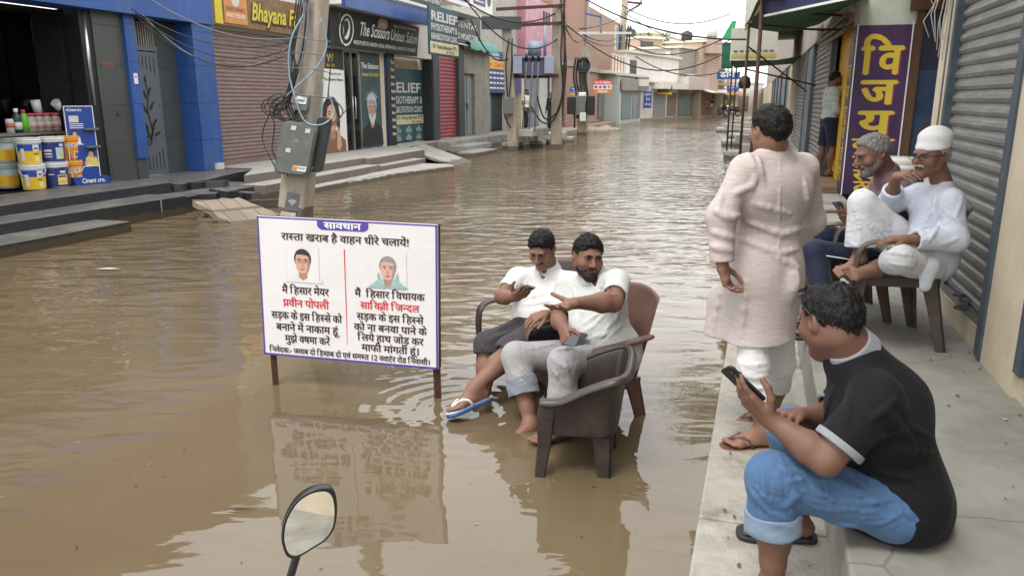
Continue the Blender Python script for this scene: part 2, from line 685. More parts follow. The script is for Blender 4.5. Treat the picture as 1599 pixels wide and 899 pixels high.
M_offwhite=mat('off_white',(0.62,0.61,0.57),0.7,var=0.1,dirt=(0.45,0.42,0.36),dirt_amt=0.5,dirt_scale=3)
M_red=mat('red_ink',(0.62,0.03,0.04),0.5,var=0.05)
M_ink=mat('dark_ink',(0.035,0.014,0.012),0.6,var=0.0)
M_purple=mat('violet_ink',(0.075,0.05,0.33),0.5,var=0.05)
M_yellow=mat('yellow_paint',(0.72,0.42,0.03),0.45,var=0.06)
M_orange=mat('orange_plastic',(0.72,0.2,0.02),0.4,var=0.06)
M_steel=mat('brushed_steel',(0.55,0.55,0.54),0.3,metal=0.9,var=0.1)
M_rust=mat('rusty_iron',(0.085,0.038,0.024),0.75,metal=0.2,var=0.35,scale=25,bump=0.2)
M_cable=mat('black_cable',(0.02,0.02,0.021),0.55,var=0.2)
M_cable_grey=mat('grey_cable',(0.16,0.17,0.18),0.55,var=0.2)
M_cable_blue=mat('pale_blue_cable',(0.23,0.36,0.42),0.5,var=0.2)
M_greymetal=mat('grey_painted_steel',(0.14,0.155,0.165),0.5,metal=0.1,var=0.12,dirt=(0.1,0.09,0.08),dirt_amt=0.4)
# ---- SETTING
WALL_L,WALL_R=-10.0,1.36
def shutter_mb(mb,t,s0,s1,z0,z1,m,slat=0.09,depth=0.018,sgn=1,bow=0.0):
 prof=[]
 n=int((z1-z0)/slat)
 for i in range(n):
  for q,dd in((0.0,0.15),(0.18,0.0),(0.3,0.6),(0.55,1.0),(0.85,0.75)):
   prof.append((z0+(i+q)*(z1-z0)/n,dd*depth))
 prof.append((z1,0))
 vs,fs=[],[]
 k=len(prof)
 for s in(s0,s1):
  for z,dd in prof:
   vs.append((t+sgn*dd,s,z))
 for i in range(k-1):
  q=(i,k+i,k+i+1,i+1)
  fs.append(q if sgn>0 else q[::-1])
 mb.add(vs,fs,m,False)
def shutter_mb_d(mb,s,t0,t1,z0,z1,m,slat=0.09,depth=0.018):
 prof=[]
 n=int((z1-z0)/slat)
 for i in range(n):
  for q,dd in((0.0,0.15),(0.18,0.0),(0.3,0.6),(0.55,1.0),(0.85,0.75)):
   prof.append((z0+(i+q)*(z1-z0)/n,dd*depth))
 prof.append((z1,0))
 k=len(prof)
 vs=[(t,s-dd,z)for t in(t0,t1)for z,dd in prof]
 mb.add(vs,[(i,k+i,k+i+1,i+1)for i in range(k-1)],m,False)
 # ---- ground and flood water
g=MB()
g.poly([(-400,-400,-.24),(400,-400,-.24),(400,800,-.24),(-400,800,-.24)],mat('mud',(0.16,0.12,0.08),0.9,bump=0.2))
go=g.build('ground')
tag(go,kind='structure')
wm=bpy.data.materials.new('flood_water')
wm.use_nodes=True
nt=wm.node_tree
pb=nt.nodes['Principled BSDF']
pb.inputs['Roughness'].default_value=0.03
pb.inputs['IOR'].default_value=1.52
tcn=nt.nodes.new('ShaderNodeTexCoord')
nn=_n(nt,'ShaderNodeTexNoise',Scale=0.55,Detail=4.0)
nt.links.new(tcn.outputs['Object'],nn.inputs['Vector'])
rp=nt.nodes.new('ShaderNodeValToRGB')
rp.color_ramp.elements[0].position=0.35
rp.color_ramp.elements[0].color=(0.118,0.086,0.048,1)
rp.color_ramp.elements[1].position=0.68
rp.color_ramp.elements[1].color=(0.155,0.117,0.069,1)
nt.links.new(nn.outputs['Fac'],rp.inputs[0])
nt.links.new(rp.outputs[0],pb.inputs['Base Color'])
mpw=nt.nodes.new('ShaderNodeMapping')
mpw.inputs['Rotation'].default_value=(0,0,R(12))
mpw.inputs['Scale'].default_value=(1.0,2.3,1.0)
nt.links.new(tcn.outputs['Object'],mpw.inputs['Vector'])
w1=_n(nt,'ShaderNodeTexNoise',Scale=1.9,Detail=2.0,Roughness=0.45,Distortion=0.6)
w2=_n(nt,'ShaderNodeTexNoise',Scale=6.5,Detail=2.0,Roughness=0.5,Distortion=0.5)
nt.links.new(mpw.outputs[0],w1 .inputs['Vector'])
nt.links.new(mpw.outputs[0],w2 .inputs['Vector'])
cal=_n(nt,'ShaderNodeTexNoise',Scale=0.32,Detail=2.0)
nt.links.new(tcn.outputs['Object'],cal.inputs['Vector'])
cram=nt.nodes.new('ShaderNodeMapRange')
cram.inputs['From Min'].default_value=0.35
cram.inputs['From Max'].default_value=0.65
cram.inputs['To Min'].default_value=0.35
cram.inputs['To Max'].default_value=1.0
nt.links.new(cal.outputs['Fac'],cram.inputs['Value'])
spx=nt.nodes.new('ShaderNodeSeparateXYZ')
nt.links.new(tcn.outputs['Object'],spx.inputs[0])
far_r=nt.nodes.new('ShaderNodeMapRange')
far_r.inputs['From Min'].default_value=4.4
far_r.inputs['From Max'].default_value=9.5
far_r.inputs['To Min'].default_value=0.1
far_r.inputs['To Max'].default_value=1.0
nt.links.new(spx.outputs['Y'],far_r.inputs['Value'])
leftr=nt.nodes.new('ShaderNodeMapRange')
leftr.inputs['From Min'].default_value=-1.35
leftr.inputs['From Max'].default_value=-3.2
leftr.inputs['To Min'].default_value=0.0
leftr.inputs['To Max'].default_value=0.55
nt.links.new(spx.outputs['X'],leftr.inputs['Value'])
mxm=nt.nodes.new('ShaderNodeMath')
mxm.operation='MAXIMUM'
nt.links.new(far_r.outputs[0],mxm.inputs[0])
nt.links.new(leftr.outputs[0],mxm.inputs[1])
mlt=nt.nodes.new('ShaderNodeMath')
mlt.operation='MULTIPLY'
nt.links.new(mxm.outputs[0],mlt.inputs[0])
nt.links.new(cram.outputs[0],mlt.inputs[1])
b1=_n(nt,'ShaderNodeBump',Distance=0.085)
b2=_n(nt,'ShaderNodeBump',Distance=0.0065)
nt.links.new(w1 .outputs['Fac'],b1 .inputs['Height'])
nt.links.new(w2 .outputs['Fac'],b2 .inputs['Height'])
nt.links.new(mlt.outputs[0],b1 .inputs['Strength'])
nt.links.new(mlt.outputs[0],b2 .inputs['Strength'])
nt.links.new(b1 .outputs[0],b2 .inputs['Normal'])
w0=_n(nt,'ShaderNodeTexNoise',Scale=1.3,Detail=1.0)
nt.links.new(tcn.outputs['Object'],w0 .inputs['Vector'])
b0=_n(nt,'ShaderNodeBump',Distance=0.02,Strength=0.22)
nt.links.new(w0 .outputs['Fac'],b0 .inputs['Height'])
nt.links.new(b0 .outputs[0],b1 .inputs['Normal'])
mpr=nt.nodes.new('ShaderNodeMapping')
mpr.inputs['Location'].default_value=(0.30,-4.05,0)
nt.links.new(tcn.outputs['Object'],mpr.inputs['Vector'])
ln=nt.nodes.new('ShaderNodeVectorMath')
ln.operation='LENGTH'
nt.links.new(mpr.outputs[0],ln.inputs[0])
rn=_n(nt,'ShaderNodeTexNoise',Scale=2.5,Detail=1.0)
nt.links.new(tcn.outputs['Object'],rn.inputs['Vector'])
rad=nt.nodes.new('ShaderNodeMath')
rad.operation='MULTIPLY_ADD'
rad.inputs[1].default_value=0.16
nt.links.new(rn.outputs['Fac'],rad.inputs[0])
nt.links.new(ln.outputs['Value'],rad.inputs[2])
sn=nt.nodes.new('ShaderNodeMath')
sn.operation='MULTIPLY'
sn.inputs[1].default_value=62.0
nt.links.new(rad.outputs[0],sn.inputs[0])
sn2=nt.nodes.new('ShaderNodeMath')
sn2 .operation='SINE'
nt.links.new(sn.outputs[0],sn2 .inputs[0])
fall=nt.nodes.new('ShaderNodeMapRange')
fall.inputs['From Min'].default_value=0.1
fall.inputs['From Max'].default_value=0.85
fall.inputs['To Min'].default_value=0.2
fall.inputs['To Max'].default_value=0.0
nt.links.new(ln.outputs['Value'],fall.inputs['Value'])
b3=_n(nt,'ShaderNodeBump',Distance=0.0045)
nt.links.new(sn2 .outputs[0],b3 .inputs['Height'])
nt.links.new(fall.outputs[0],b3 .inputs['Strength'])
nt.links.new(b2 .outputs[0],b3 .inputs['Normal'])
nt.links.new(b3 .outputs[0],pb.inputs['Normal'])
w=MB()
w.poly([(-400,-400,0),(400,-400,0),(400,800,0),(-400,800,0)],wm)
wo=w.build('water')
tag(wo,kind='structure')
# ---- right-hand stepped platform along the shops
M_floor=mat('cement_floor',(0.29,0.283,0.25),0.8,var=0.2,scale=1.6,bump=0.12,bscale=60,dirt=(0.17,0.155,0.125),dirt_amt=0.6,dirt_scale=2.2)
ntf=M_floor.node_tree
pbf=ntf.nodes['Principled BSDF']
gef=ntf.nodes.new('ShaderNodeTexCoord')
nzf=_n(ntf,'ShaderNodeTexNoise',Scale=2.2,Detail=4.0)
ntf.links.new(gef.outputs['Object'],nzf.inputs['Vector'])
mxf=ntf.nodes.new('ShaderNodeMixRGB')
mxf.inputs[0].default_value=.18
ntf.links.new(gef.outputs['Object'],mxf.inputs[1])
ntf.links.new(nzf.outputs['Color'],mxf.inputs[2])
vof=ntf.nodes.new('ShaderNodeTexVoronoi')
vof.feature='DISTANCE_TO_EDGE'
vof.inputs['Scale'].default_value=.75
ntf.links.new(mxf.outputs[0],vof.inputs['Vector'])
mrf=ntf.nodes.new('ShaderNodeMapRange')
mrf.inputs['From Min'].default_value=.001
mrf.inputs['From Max'].default_value=.005
mrf.inputs['To Min'].default_value=.5
mrf.inputs['To Max'].default_value=0
ntf.links.new(vof.outputs['Distance'],mrf.inputs['Value'])
mcf=ntf.nodes.new('ShaderNodeMixRGB')
mcf.inputs[2].default_value=(.11,.1,.08,1)
ntf.links.new(mrf.outputs[0],mcf.inputs[0])
ntf.links.new(pbf.inputs['Base Color'].links[0].from_socket,mcf.inputs[1])
ntf.links.new(mcf.outputs[0],pbf.inputs['Base Color'])
M_kerb=mat('worn_kerb',(0.37,0.35,0.305),0.85,var=0.18,scale=3,bump=0.35,bscale=50,dirt=(0.17,0.14,0.1),dirt_amt=0.85,dirt_scale=3.2)
ko=MB()
segs=[-16,-9,-3.0,0.4,2.9,5.0,6.8,8.9,11.2]
for a,b in zip(segs[:-1],segs[1:]):
 j=random.uniform(-.012,.012)
 e0,e1=-.095+.016*(a-2.4)+j,-.095+.016*(b-2.4)+j
 zt=0.06+random.uniform(-.004,.004)
 ko.add([(x,y,z)for z in(-.3,zt)for x,y in((e0,a+.004),(.38+.006*a,a+.004),(.38+.006*b,b-.004),(e1,b-.004))],[(3,2,1,0),(4,5,6,7),(0,1,5,4),(1,2,6,5),(2,3,7,6),(3,0,4,7)])
one(ko,'kerb',None,None,(0,4,0),M_kerb,kind='structure',bevel=0.012)
PAV=.30
po=MB()
po.add([(x,y,z)for z in(-.3,PAV)for x,y in((.2,-16),(3.2,-16),(3.2,12.4),(.48,12.4))],[(3,2,1,0),(4,5,6,7),(0,1,5,4),(1,2,6,5),(2,3,7,6),(3,0,4,7)])
one(po,'pavement',None,None,(1,5,0),M_floor,kind='structure',bevel=0.012)
lt=MB()
lm=[mat('dry_leaf',(0.12,0.075,0.04),0.9),mat('leaf_brown',(0.2,0.14,0.08),0.9),mat('paper_scrap',(0.6,0.58,0.52),0.8)]
for k in range(95):
 s=random.uniform(2.2,9)
 edge=random.random()<.45
 t=random.uniform(1.0,1.27)if edge else random.uniform(0.47,1.27)
 r=random.uniform(.003,.010)
 a=random.uniform(0,6.28)
 z=PAV+.0045
 p=[]
 for i in range(5):
  aa=a+i*1.2566+random.uniform(-.3,.3)
  p.append((t+r*math.cos(aa),s+r*1.5*math.sin(aa),z+random.uniform(0,.006)))
 lt.poly(p,lm[0]if random.random()<.6 else lm[1]if random.random()<.9 else lm[2])
for k in range(60):
 s=random.uniform(2.2,6)
 t=random.uniform(-.02,.32)
 r=random.uniform(.003,.009)
 a=random.uniform(0,6.28)
 lt.poly([(t+r*math.cos(a+i*1.2566),s+1.6*r*math.sin(a+i*1.2566),.0675+random.uniform(0,.004))for i in range(5)],lm[0])
one(lt,'litter',None,None,(1,5,0.22),kind='stuff')
fl=MB()
fm=[mat('straw',(0.36,0.27,0.15),0.9),mat('foam_fleck',(0.62,0.58,0.5),0.8),mat('twig',(0.06,0.035,0.02),0.9)]
for k in range(90):
 if random.random()<.6:
  p=at_z(random.uniform(0,1080),random.uniform(470,899),0.004)
 else:
  p=at_z(random.uniform(100,1100),random.uniform(300,899),0.004)
 r=random.uniform(.0015,.005)
 a=random.uniform(0,6.28)
 l=random.uniform(1,3.5)
 ca,sa=math.cos(a),math.sin(a)
 pts=[(-l*r,-r*.5),(l*r,-r*.6),(l*r*1.1,r*.3),(-l*r*.8,r*.6)]
 fl.poly([(p.x+x*ca-y*sa,p.y+x*sa+y*ca,.004)for x,y in pts],random.choice((fm[0],fm[2],fm[2])))
for(x,y,l,wd,mm)in((168,420,.13,.035,fm[1]),(375,795,.075,.006,fm[2]),(1000,520,.03,.01,fm[1])):
 p=at_z(x,y,.004)
 fl.poly([(p.x-l,p.y,.006),(p.x-l*.2,p.y-wd,.012),(p.x+l,p.y+wd*.2,.006),(p.x,p.y+wd,.01)],mm)
tag(fl.build('debris'),kind='stuff')
# ---- LEFT ROW OF SHOPS
def wall_block(mb,s0,s1,z0,z1,m,t0=WALL_L,depth=0.3):
 mb.box(t0-depth,t0,s0,s1,z0,z1,m)
M_upper=mat('stained_upper_wall',(0.4,0.36,0.3),0.9,var=0.15,scale=1.5,dirt=(0.2,0.18,0.15),dirt_amt=0.6,dirt_scale=1.2)
M_brown_up=mat('brown_cladding',(0.2,0.14,0.1),0.6,var=0.15,scale=2)
M_shut_brown=mat('brown_shutter',(0.205,0.135,0.125),0.6,var=0.15,scale=4,dirt=(0.3,0.24,0.2),dirt_amt=0.5,dirt_scale=3,stretch=(1,1,4))
M_shut_red=mat('maroon_shutter',(0.32,0.055,0.065),0.55,var=0.12,scale=4,dirt=(0.36,0.15,0.14),dirt_amt=0.4,dirt_scale=3)
M_doorgrey=mat('steel_gate_paint',(0.125,0.14,0.16),0.45,metal=0.2,var=0.08)
b=thing('shop_building','dark slate-tiled paint shop with blue pillars and a grey steel gate','shop',(-10,8,.37))
m=MB()
wall_block(m,10.2,10.8,.2,3.05,M_slate)
m.box(-10.3,-10.02,9.97,10.2,.2,3.05,M_black)
m.box(-10.3,-9.94,10.8,11.03,.72,3.05,M_blue)
m.box(-10.3,-9.98,10.8,11.03,.2,.72,M_slate)
m.box(-10.36,-10.2,11.03,12.33,3.02,3.05,M_black)
m.box(-10.4,-10.26,11.8,12.33,.2,3.02,M_slate)
m.box(-10.4,-9.85,12.33,12.9,.3,3.05,M_blue)
for z in(.95,1.62,2.3,2.9):
 m.box(-9.85,-9.847,12.33,12.9,z,z+.008,M_blue_dark)
 m.box(-10.2,-9.847,12.327,12.33,z,z+.008,M_blue_dark)
 m.box(-9.94,-9.937,10.8,11.03,z,z+.008,M_blue_dark)
m.box(-10.4,-9.8,2.0,12.9,3.05,3.7,M_blue)
m.box(-10.4,-9.95,2.0,12.9,3.7,6.8,M_brown_up)
m.box(-10.4,-10.0,2.0,4.6,.2,3.05,M_slate)
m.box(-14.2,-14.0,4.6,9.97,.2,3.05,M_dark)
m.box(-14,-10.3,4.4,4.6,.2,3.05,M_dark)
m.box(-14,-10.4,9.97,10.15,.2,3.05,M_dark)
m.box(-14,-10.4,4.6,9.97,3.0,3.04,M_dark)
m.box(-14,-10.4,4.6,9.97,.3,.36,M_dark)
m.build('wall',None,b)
m=MB()
for z in(.9,1.45,2.0,2.55):
 m.box(-13.9,-13.4,4.7,9.9,z,z+.03,M_black)
m.build('shelf',None,b)
m=MB()
tin=[mat('tin_%d'%i,c,.4)for i,c in enumerate([(.25,.05,.04),(.08,.2,.07),(.2,.2,.2),(.05,.08,.2),(.3,.2,.05)])]
for z in(.93,1.48,2.03,2.58):
 s=4.8
 while s<9.8:
  r=random.uniform(.05,.1)
  m.lathe([(r,0),(r,random.uniform(.15,.3))],(-13.65,s,z),10,random.choice(tin))
  s+=r*2+random.uniform(.02,.25)
o=m.build('stock',None,b)
o['kind']='stuff'
m=MB()
m.box(-10.95,-10.94,4.62,9.96,.40,2.98,glass_mat('shop_glass',(.35,.38,.38)))
m.build('window',None,b)
m=MB()
m.tube([(-10.02,10.07,1.6),(-10.02,10.07,3.02)],.028,10,M_steel)
m.build('door_bar',None,b)
m=MB()
for i in range(13):
 s=11.06+i*.056
 m.box(-10.24,-10.22,s,s+.022,2.6,3.0,mat('grille_paint',(.3,.27,.23),.6))
m.box(-10.24,-10.2,11.03,11.8,2.52,2.6,M_doorgrey)
m.box(-10.35,-10.3,11.03,11.8,2.5,3.02,M_dark)
m.build('grille',None,b)
m=MB()
m.box(-10.25,-10.2,11.04,11.78,.38,2.5,M_doorgrey)
T=-10.197
for i in range(7):
 s=11.13+i*.09
 hh=.18+.1*abs(i-3)/3
 m.box(T,T+.002,s,s+.014,2.42-hh,2.42,M_black)
 m.box(T,T+.002,s,s+.014,.48,.48+hh+.05,M_black)
def leafshape(mb,s,z,ang,L,W,mt,t=T):
 pts=[]
 for i in range(9):
  a=math.pi*i/8
  pts.append((L*(1-math.cos(a))/2,W*math.sin(a)))
 for i in range(1,8):
  a=math.pi*i/8
  pts.append((L*(1+math.cos(a))/2,-W*.4*math.sin(a)))
 c,sn_=math.cos(ang),math.sin(ang)
 mb.poly([(t+.0025,s+x*c-y*sn_,z+x*sn_+y*c)for x,y in pts],mt)
for(s,z,a,L)in((11.42,1.0,1.9,.25),(11.43,1.0,1.2,.3),(11.4,1.2,2.4,.2),(11.47,1.22,.7,.2),(11.4,1.45,2.1,.2),(11.46,1.5,.9,.2),(11.42,1.7,1.9,.16),(11.46,1.75,1.1,.18),(11.44,1.95,1.6,.16),(11.5,1.05,.4,.18),(11.36,1.05,2.8,.16)):
 leafshape(m,s,z,a,L,.035,M_black)
m.tube([(T,11.42,.95),(T,11.47,1.2),(T,11.4,1.5),(T,11.46,1.8),(T,11.43,2.0)],.011,6,M_black)
m.tube([(T,11.42,.95),(T,11.36,.9),(T,11.34,1.0),(T,11.4,1.03)],.009,6,M_black)
for i in range(12):
 m.disc((T+.003,11.12+.22*(i%4)*.9,1.0+.27*(i//4)+.06*(i%2)),(0,1,0),(0,0,1),.013,.013,M_black,8)
m.tube([(-10.18,11.08,1.75),(-10.15,11.08,1.72),(-10.15,11.08,1.5),(-10.18,11.08,1.47)],.012,8,M_greymetal)
m.sphere((-10.17,11.09,1.4),.03,m=M_greymetal)
m.build('gate',None,b)
m=MB()
m.box(-9.94,-9.928,10.88,10.96,1.95,2.12,M_white)
m.disc((-9.927,10.92,2.06),(0,1,0),(0,0,1),.018,.018,M_greymetal)
m.build('doorbell',None,b)
m=MB()
m.text('लाभ',(-9.996,10.42,2.2),(0,1,0),(0,0,1),.13,mat('vermilion',(.35,.1,.08),.8),bold=.01)
m.disc((-9.996,10.5,1.45),(0,1,0),(0,0,1),.03,.035,M_black,8)
m.build('chalk_marking',None,b)
m=MB()
m.box(-9.85,-9.8,12.62,12.84,.38,.5,M_offwhite)
m.build('junction_box',None,b)
m=MB()
def steppoly(mb,pts_front,back,zt,riser,tread,zb=-.28):
 a,c=pts_front[0],pts_front[-1]
 poly=[(p[0],p[1])for p in pts_front]+[(back,c[1]),(back,a[1])]
 vs=[(x,y,zb)for x,y in poly]+[(x,y,zt)for x,y in poly]
 n=len(poly)
 fr=[(i,(i+1)%n,n+(i+1)%n,n+i)for i in range(n)]
 mb.add(vs,fr,riser)
 b0=len(mb.v)-len(vs)
 mb.f.append(tuple(b0+n+i for i in range(n)))
 mb.m.append(mb.mi(tread))
 mb.s.append(False)
steppoly(m,[(-9.0,2.0),(-8.95,8.0),(-8.86,10.25)],-10.0,.40,M_granite,M_granite_top)
steppoly(m,[(-8.45,2.0),(-8.4,7.0),(-8.18,9.75)],-9.1,.27,M_granite,M_granite_top)
steppoly(m,[(-7.85,2.0),(-7.8,6.3),(-7.73,8.12)],-8.5,.14,M_granite,M_granite_top)
for(z,t0,s0)in((.40,-8.93,2),(.27,-8.37,2),(.14,-7.8,2)):
 pass
m.box(-8.25,-8.205,9.25,9.255,-.1,.265,M_concrete)
one(m,'steps','three black granite steps leading up to the paint shop','steps',(-8.5,8,0),bevel=.008)
b=thing('shop_building','fast food shop closed with a long brown roller shutter','shop',(-10,14.2,.4))
m=MB()
wall_block(m,15.9,16.9,.2,4.0,M_cream)
m.box(-10.4,-9.92,12.9,16.9,3.75,4.0,M_offwhite)
m.box(-10.4,-10.0,12.9,16.9,4.0,7.2,M_upper)
m.box(-10.4,-10.05,12.9,15.9,3.0,3.75,M_offwhite)
m.build('wall',None,b)
m=MB()
shutter_mb(m,-10.04,12.92,15.9,.5,3.02,M_shut_brown,.075,.016)
m.box(-10.05,-10.01,12.92,15.9,.4,.5,M_shut_brown)
m.build('shutter',None,b)
m=MB()
steppoly(m,[(-9.2,12.9),(-8.47,11.6),(-8.43,12.9),(-8.42,16.0)],-10.0,.4,mat('brown_stone',(.2,.155,.14),.8,var=.15,bump=.2,dirt=(.12,.1,.09),dirt_amt=.5,tide=.1),M_concrete_pale)
steppoly(m,[(-8.0,11.5),(-8.0,13),(-8.02,16.0)],-8.5,.25,MATS['brown_stone'],M_concrete_pale)
steppoly(m,[(-7.72,12.2),(-7.65,16.0)],-8.1,.1,M_concrete,M_concrete_pale)
one(m,'steps','low brown stone steps in front of the brown shutter','steps',(-8.5,13,0),bevel=.008)
M_goldtext=mat('gold_letters',(.62,.5,.04),.5,var=.1)
M_signbrown=mat('sign_brown',(.2,.11,.045),.5,var=.35,scale=6)
m=MB()
TS=-9.84
m.box(TS-.08,TS,12.95,16.5,3.08,3.75,M_signbrown)
m.box(TS,TS+.012,13.0,13.22,3.1,3.73,M_goldtext)
m.box(TS,TS+.012,13.28,14.0,3.13,3.72,mat('tangerine',(.6,.24,.08),.5))
m.disc((TS+.014,13.64,3.58),(0,1,0),(0,0,1),.13,.13,M_offwhite)
m.text("BHAYANA'S",(TS+.015,13.64,3.36),(0,1,0),(0,0,1),.12,M_signbrown,.02,width=.6)
m.text('FAST FOOD',(TS+.015,13.64,3.25),(0,1,0),(0,0,1),.1,M_white,.02,width=.6)
m.text('VEG & NON VEG',(TS+.015,13.64,3.16),(0,1,0),(0,0,1),.06,M_goldtext,.02,width=.6)
for(dx,dz,mm,bo)in((.02,-.02,M_black,.07),(0,0,M_goldtext,.028)):
 m.text('Bhayana Fast Food',(TS+(.016 if mm is M_black else.02),14.12+dx,3.26+dz),(0,.8,0),(0,.04,1),.47,mm,bo,.22,'L')
one(m,'shop_sign','brown shop sign with slanted gold lettering and an orange panel, above the brown shutter','sign',(TS,14.5,3.4))
b=thing('shop_building','unisex salon with glass front and blue pillar beside the clinic recess','shop',(-10,19,.4))
m=MB()
m.box(-10.4,-9.95,16.9,23.75,2.93,4.05,M_offwhite)
m.box(-10.4,-9.3,16.9,22.6,3.85,4.05,M_white)
m.box(-9.3,-9.2,16.9,22.6,3.78,4.2,M_blue)
m.box(-10.4,-10.0,16.9,23.75,4.05,7.4,M_upper)
m.box(-10.2,-9.98,20.1,20.36,.39,2.93,M_cream)
m.box(-10.3,-9.96,20.4,20.62,.39,2.93,M_blue)
m.box(-11.0,-10.4,20.3,20.4,.39,2.93,M_cream)
S_CL=on_t(664,165,-10.3)[0]
m.box(-11.2,-10.45,20.4,S_CL+.1,.39,2.93,M_cream)
m.box(-10.45,-9.97,S_CL+.08,23.75,.3,2.93,mat('pale_pink_plaster',(.56,.5,.46),.85,dirt=(.35,.3,.26),dirt_amt=.5))
m.box(-13,-12.9,16.9,20.1,.39,2.93,M_cream)
m.box(-13,-10.2,16.8,16.9,.39,2.93,M_cream)
m.box(-13,-10.2,20.1,20.2,.39,2.93,M_cream)
m.box(-13,-10.1,16.9,20.1,.35,.39,M_concrete_pale)
m.build('wall',None,b)
m=MB()
m.box(-10.02,-10.0,18.08,18.86,.4,2.9,glass_mat('door_glass',(.75,.82,.78)))
m.build('window',None,b)
m=MB()
for s in(16.92,18.05,18.45,18.86,20.06):
 m.box(-10.03,-9.97,s,s+.04,.4,2.92,M_steel)
m.box(-10.025,-9.975,16.92,20.1,2.86,2.92,M_steel)
m.build('window_frame',None,b)
m=MB()
for s in(18.38,18.53):
 m.tube([(-9.98,s,1.2),(-9.93,s,1.2),(-9.93,s,1.75),(-9.98,s,1.75)],.014,8,M_steel)
m.build('door_handle',None,b)
m=MB()
m.box(-10.09,-10.06,18.05,18.88,.4,2.85,mat('net_curtain',(.56,.6,.52),.9,stretch=(1,12,1),var=.25))
m.build('curtain',None,b)
def poster(mb,o,u,v,w,h,m_bg):
 o,u,v=Vector(o),Vector(u),Vector(v)
 mb.poly([o,o+u*w,o+u*w+v*h,o+v*h],m_bg)
def face_art(mb,o,u,v,h,skin,hair,nrm,beard=None,top=None,long_hair=False,dark=None,lips=(.45,.08,.08),bottom=-1.0):
 o,u,v,nrm=Vector(o),Vector(u),Vector(v),Vector(nrm)
 e=.0006
 sk=mat('print_skin_%02d%02d%02d'%tuple(int(c*99)for c in skin),skin,.6,var=.05)
 ha=mat('print_hair_%02d%02d%02d'%tuple(int(c*99)for c in hair),hair,.6,var=.2,scale=40)
 sh=mat('print_shade_%02d%02d%02d'%tuple(int(c*60)for c in skin),tuple(c*.62 for c in skin),.6,var=.05)
 dk=dark or mat('print_dark',(.03,.02,.02),.6)
 if top is not None:
  mb.poly([o+nrm*e*0+u*x*h+v*y*h for x,y in((-.95,bottom),(-.9,-.35 if bottom<-.5 else-.28),(-.45,-.12),(-.2,.05),(.2,.05),(.45,-.12),(.9,-.35 if bottom<-.5 else-.28),(.95,bottom))],top)
 mb.poly([o+nrm*e+u*x*h+v*y*h for x,y in((-.2,-.2),(-.22,.2),(.22,.2),(.2,-.2),(0,-.32))],sh)
 if long_hair:
  mb.poly([o+nrm*e*1.5+u*x*h+v*y*h for x,y in((-.55,-.15),(-.6,.5),(-.48,.95),(-.2,1.14),(.2,1.14),(.48,.95),(.58,.5),(.5,-.15),(.3,.2),(-.3,.2))],ha)
 else:
  mb.disc(o+nrm*e*1.5+v*.66*h,u,v,.41*h,.46*h,ha,22)
 pts=[(0,0),(.16,.03),(.28,.16),(.34,.4),(.345,.62),(.3,.82),(.16,.93),(0,.95),(-.16,.93),(-.3,.82),(-.345,.62),(-.34,.4),(-.28,.16),(-.16,.03)]
 mb.poly([o+nrm*e*2+u*x*h+v*y*h for x,y in pts],sk)
 mb.poly([o+nrm*e*2.5+u*x*h+v*y*h for x,y in((.16,.03),(.28,.16),(.34,.4),(.345,.62),(.3,.82),(.24,.6),(.22,.3))],sh)
 for sx in(-1,1):
  mb.poly([o+nrm*e*3+u*sx*x*h+v*y*h for x,y in((.05,.64),(.14,.68),(.26,.65),(.26,.625),(.14,.65),(.05,.61))],ha if beard else dk)
  mb.disc(o+nrm*e*3+u*sx*.15*h+v*.55*h,u,v,.06*h,.024*h,M_offwhite,10)
  mb.disc(o+nrm*e*3.5+u*sx*.15*h+v*.555*h,u,v,.036*h,.03*h,dk,10)
  mb.poly([o+nrm*e*3.6+u*sx*x*h+v*y*h for x,y in((.08,.56),(.15,.59),(.23,.56),(.23,.575),(.15,.605),(.08,.575))],dk)
 mb.poly([o+nrm*e*3+u*x*h+v*y*h for x,y in((.0,.55),(.035,.36),(.075,.33),(0,.3),(-.06,.33),(-.03,.36),(-.02,.4))],sh)
 if beard:
  bm_=mat('print_beard_%02d'%int(beard[0]*99),beard,.7,var=.2,scale=60)
  mb.poly([o+nrm*e*3+u*x*h+v*y*h for x,y in((0,-.2),(.16,-.05),(.3,.15),(.34,.4),(.24,.26),(.12,.28),(0,.25),(-.12,.28),(-.24,.26),(-.34,.4),(-.3,.15),(-.16,-.05))],bm_)
 lm_=mat('print_lips_%02d'%int(lips[0]*99),lips,.5)
 mb.poly([o+nrm*e*4+u*x*h+v*y*h for x,y in((-.12,.205),(-.04,.23),(0,.222),(.04,.23),(.12,.205),(.05,.165),(-.05,.165))],lm_)
 if not long_hair:
  mb.poly([o+nrm*e*3.2+u*x*h+v*y*h for x,y in((-.36,.6),(-.3,.84),(-.1,.86),(.12,.84),(.3,.78),(.36,.6),(.38,.85),(.2,1.06),(0,1.1),(-.25,1.04),(-.38,.85))],ha)
 else:
  mb.poly([o+nrm*e*3.2+u*x*h+v*y*h for x,y in((-.36,.5),(-.27,.78),(-.05,.9),(.2,.84),(.35,.55),(.45,.85),(.2,1.06),(0,1.1),(-.25,1.04),(-.45,.85))],ha)
U_,V_,NRM=(0,1,0),(0,0,1),(1,0,0)
m=MB()
poster(m,(-9.965,16.95,.4),U_,V_,1.1,2.0,M_white)
face_art(m,(-9.96,17.32,.93),U_,V_,.72,(.62,.36,.24),(.03,.02,.02),NRM,long_hair=True,top=mat('print_brocade',(.24,.12,.07),.6,var=.6,scale=40),lips=(.55,.03,.09))
m.poly([(-9.957,17.32+x,.5+z)for x,z in((.18,0),(.3,-.08),(.42,.05),(.4,.3),(.32,.52),(.24,.5),(.22,.25))],MATS['print_skin_613523'])
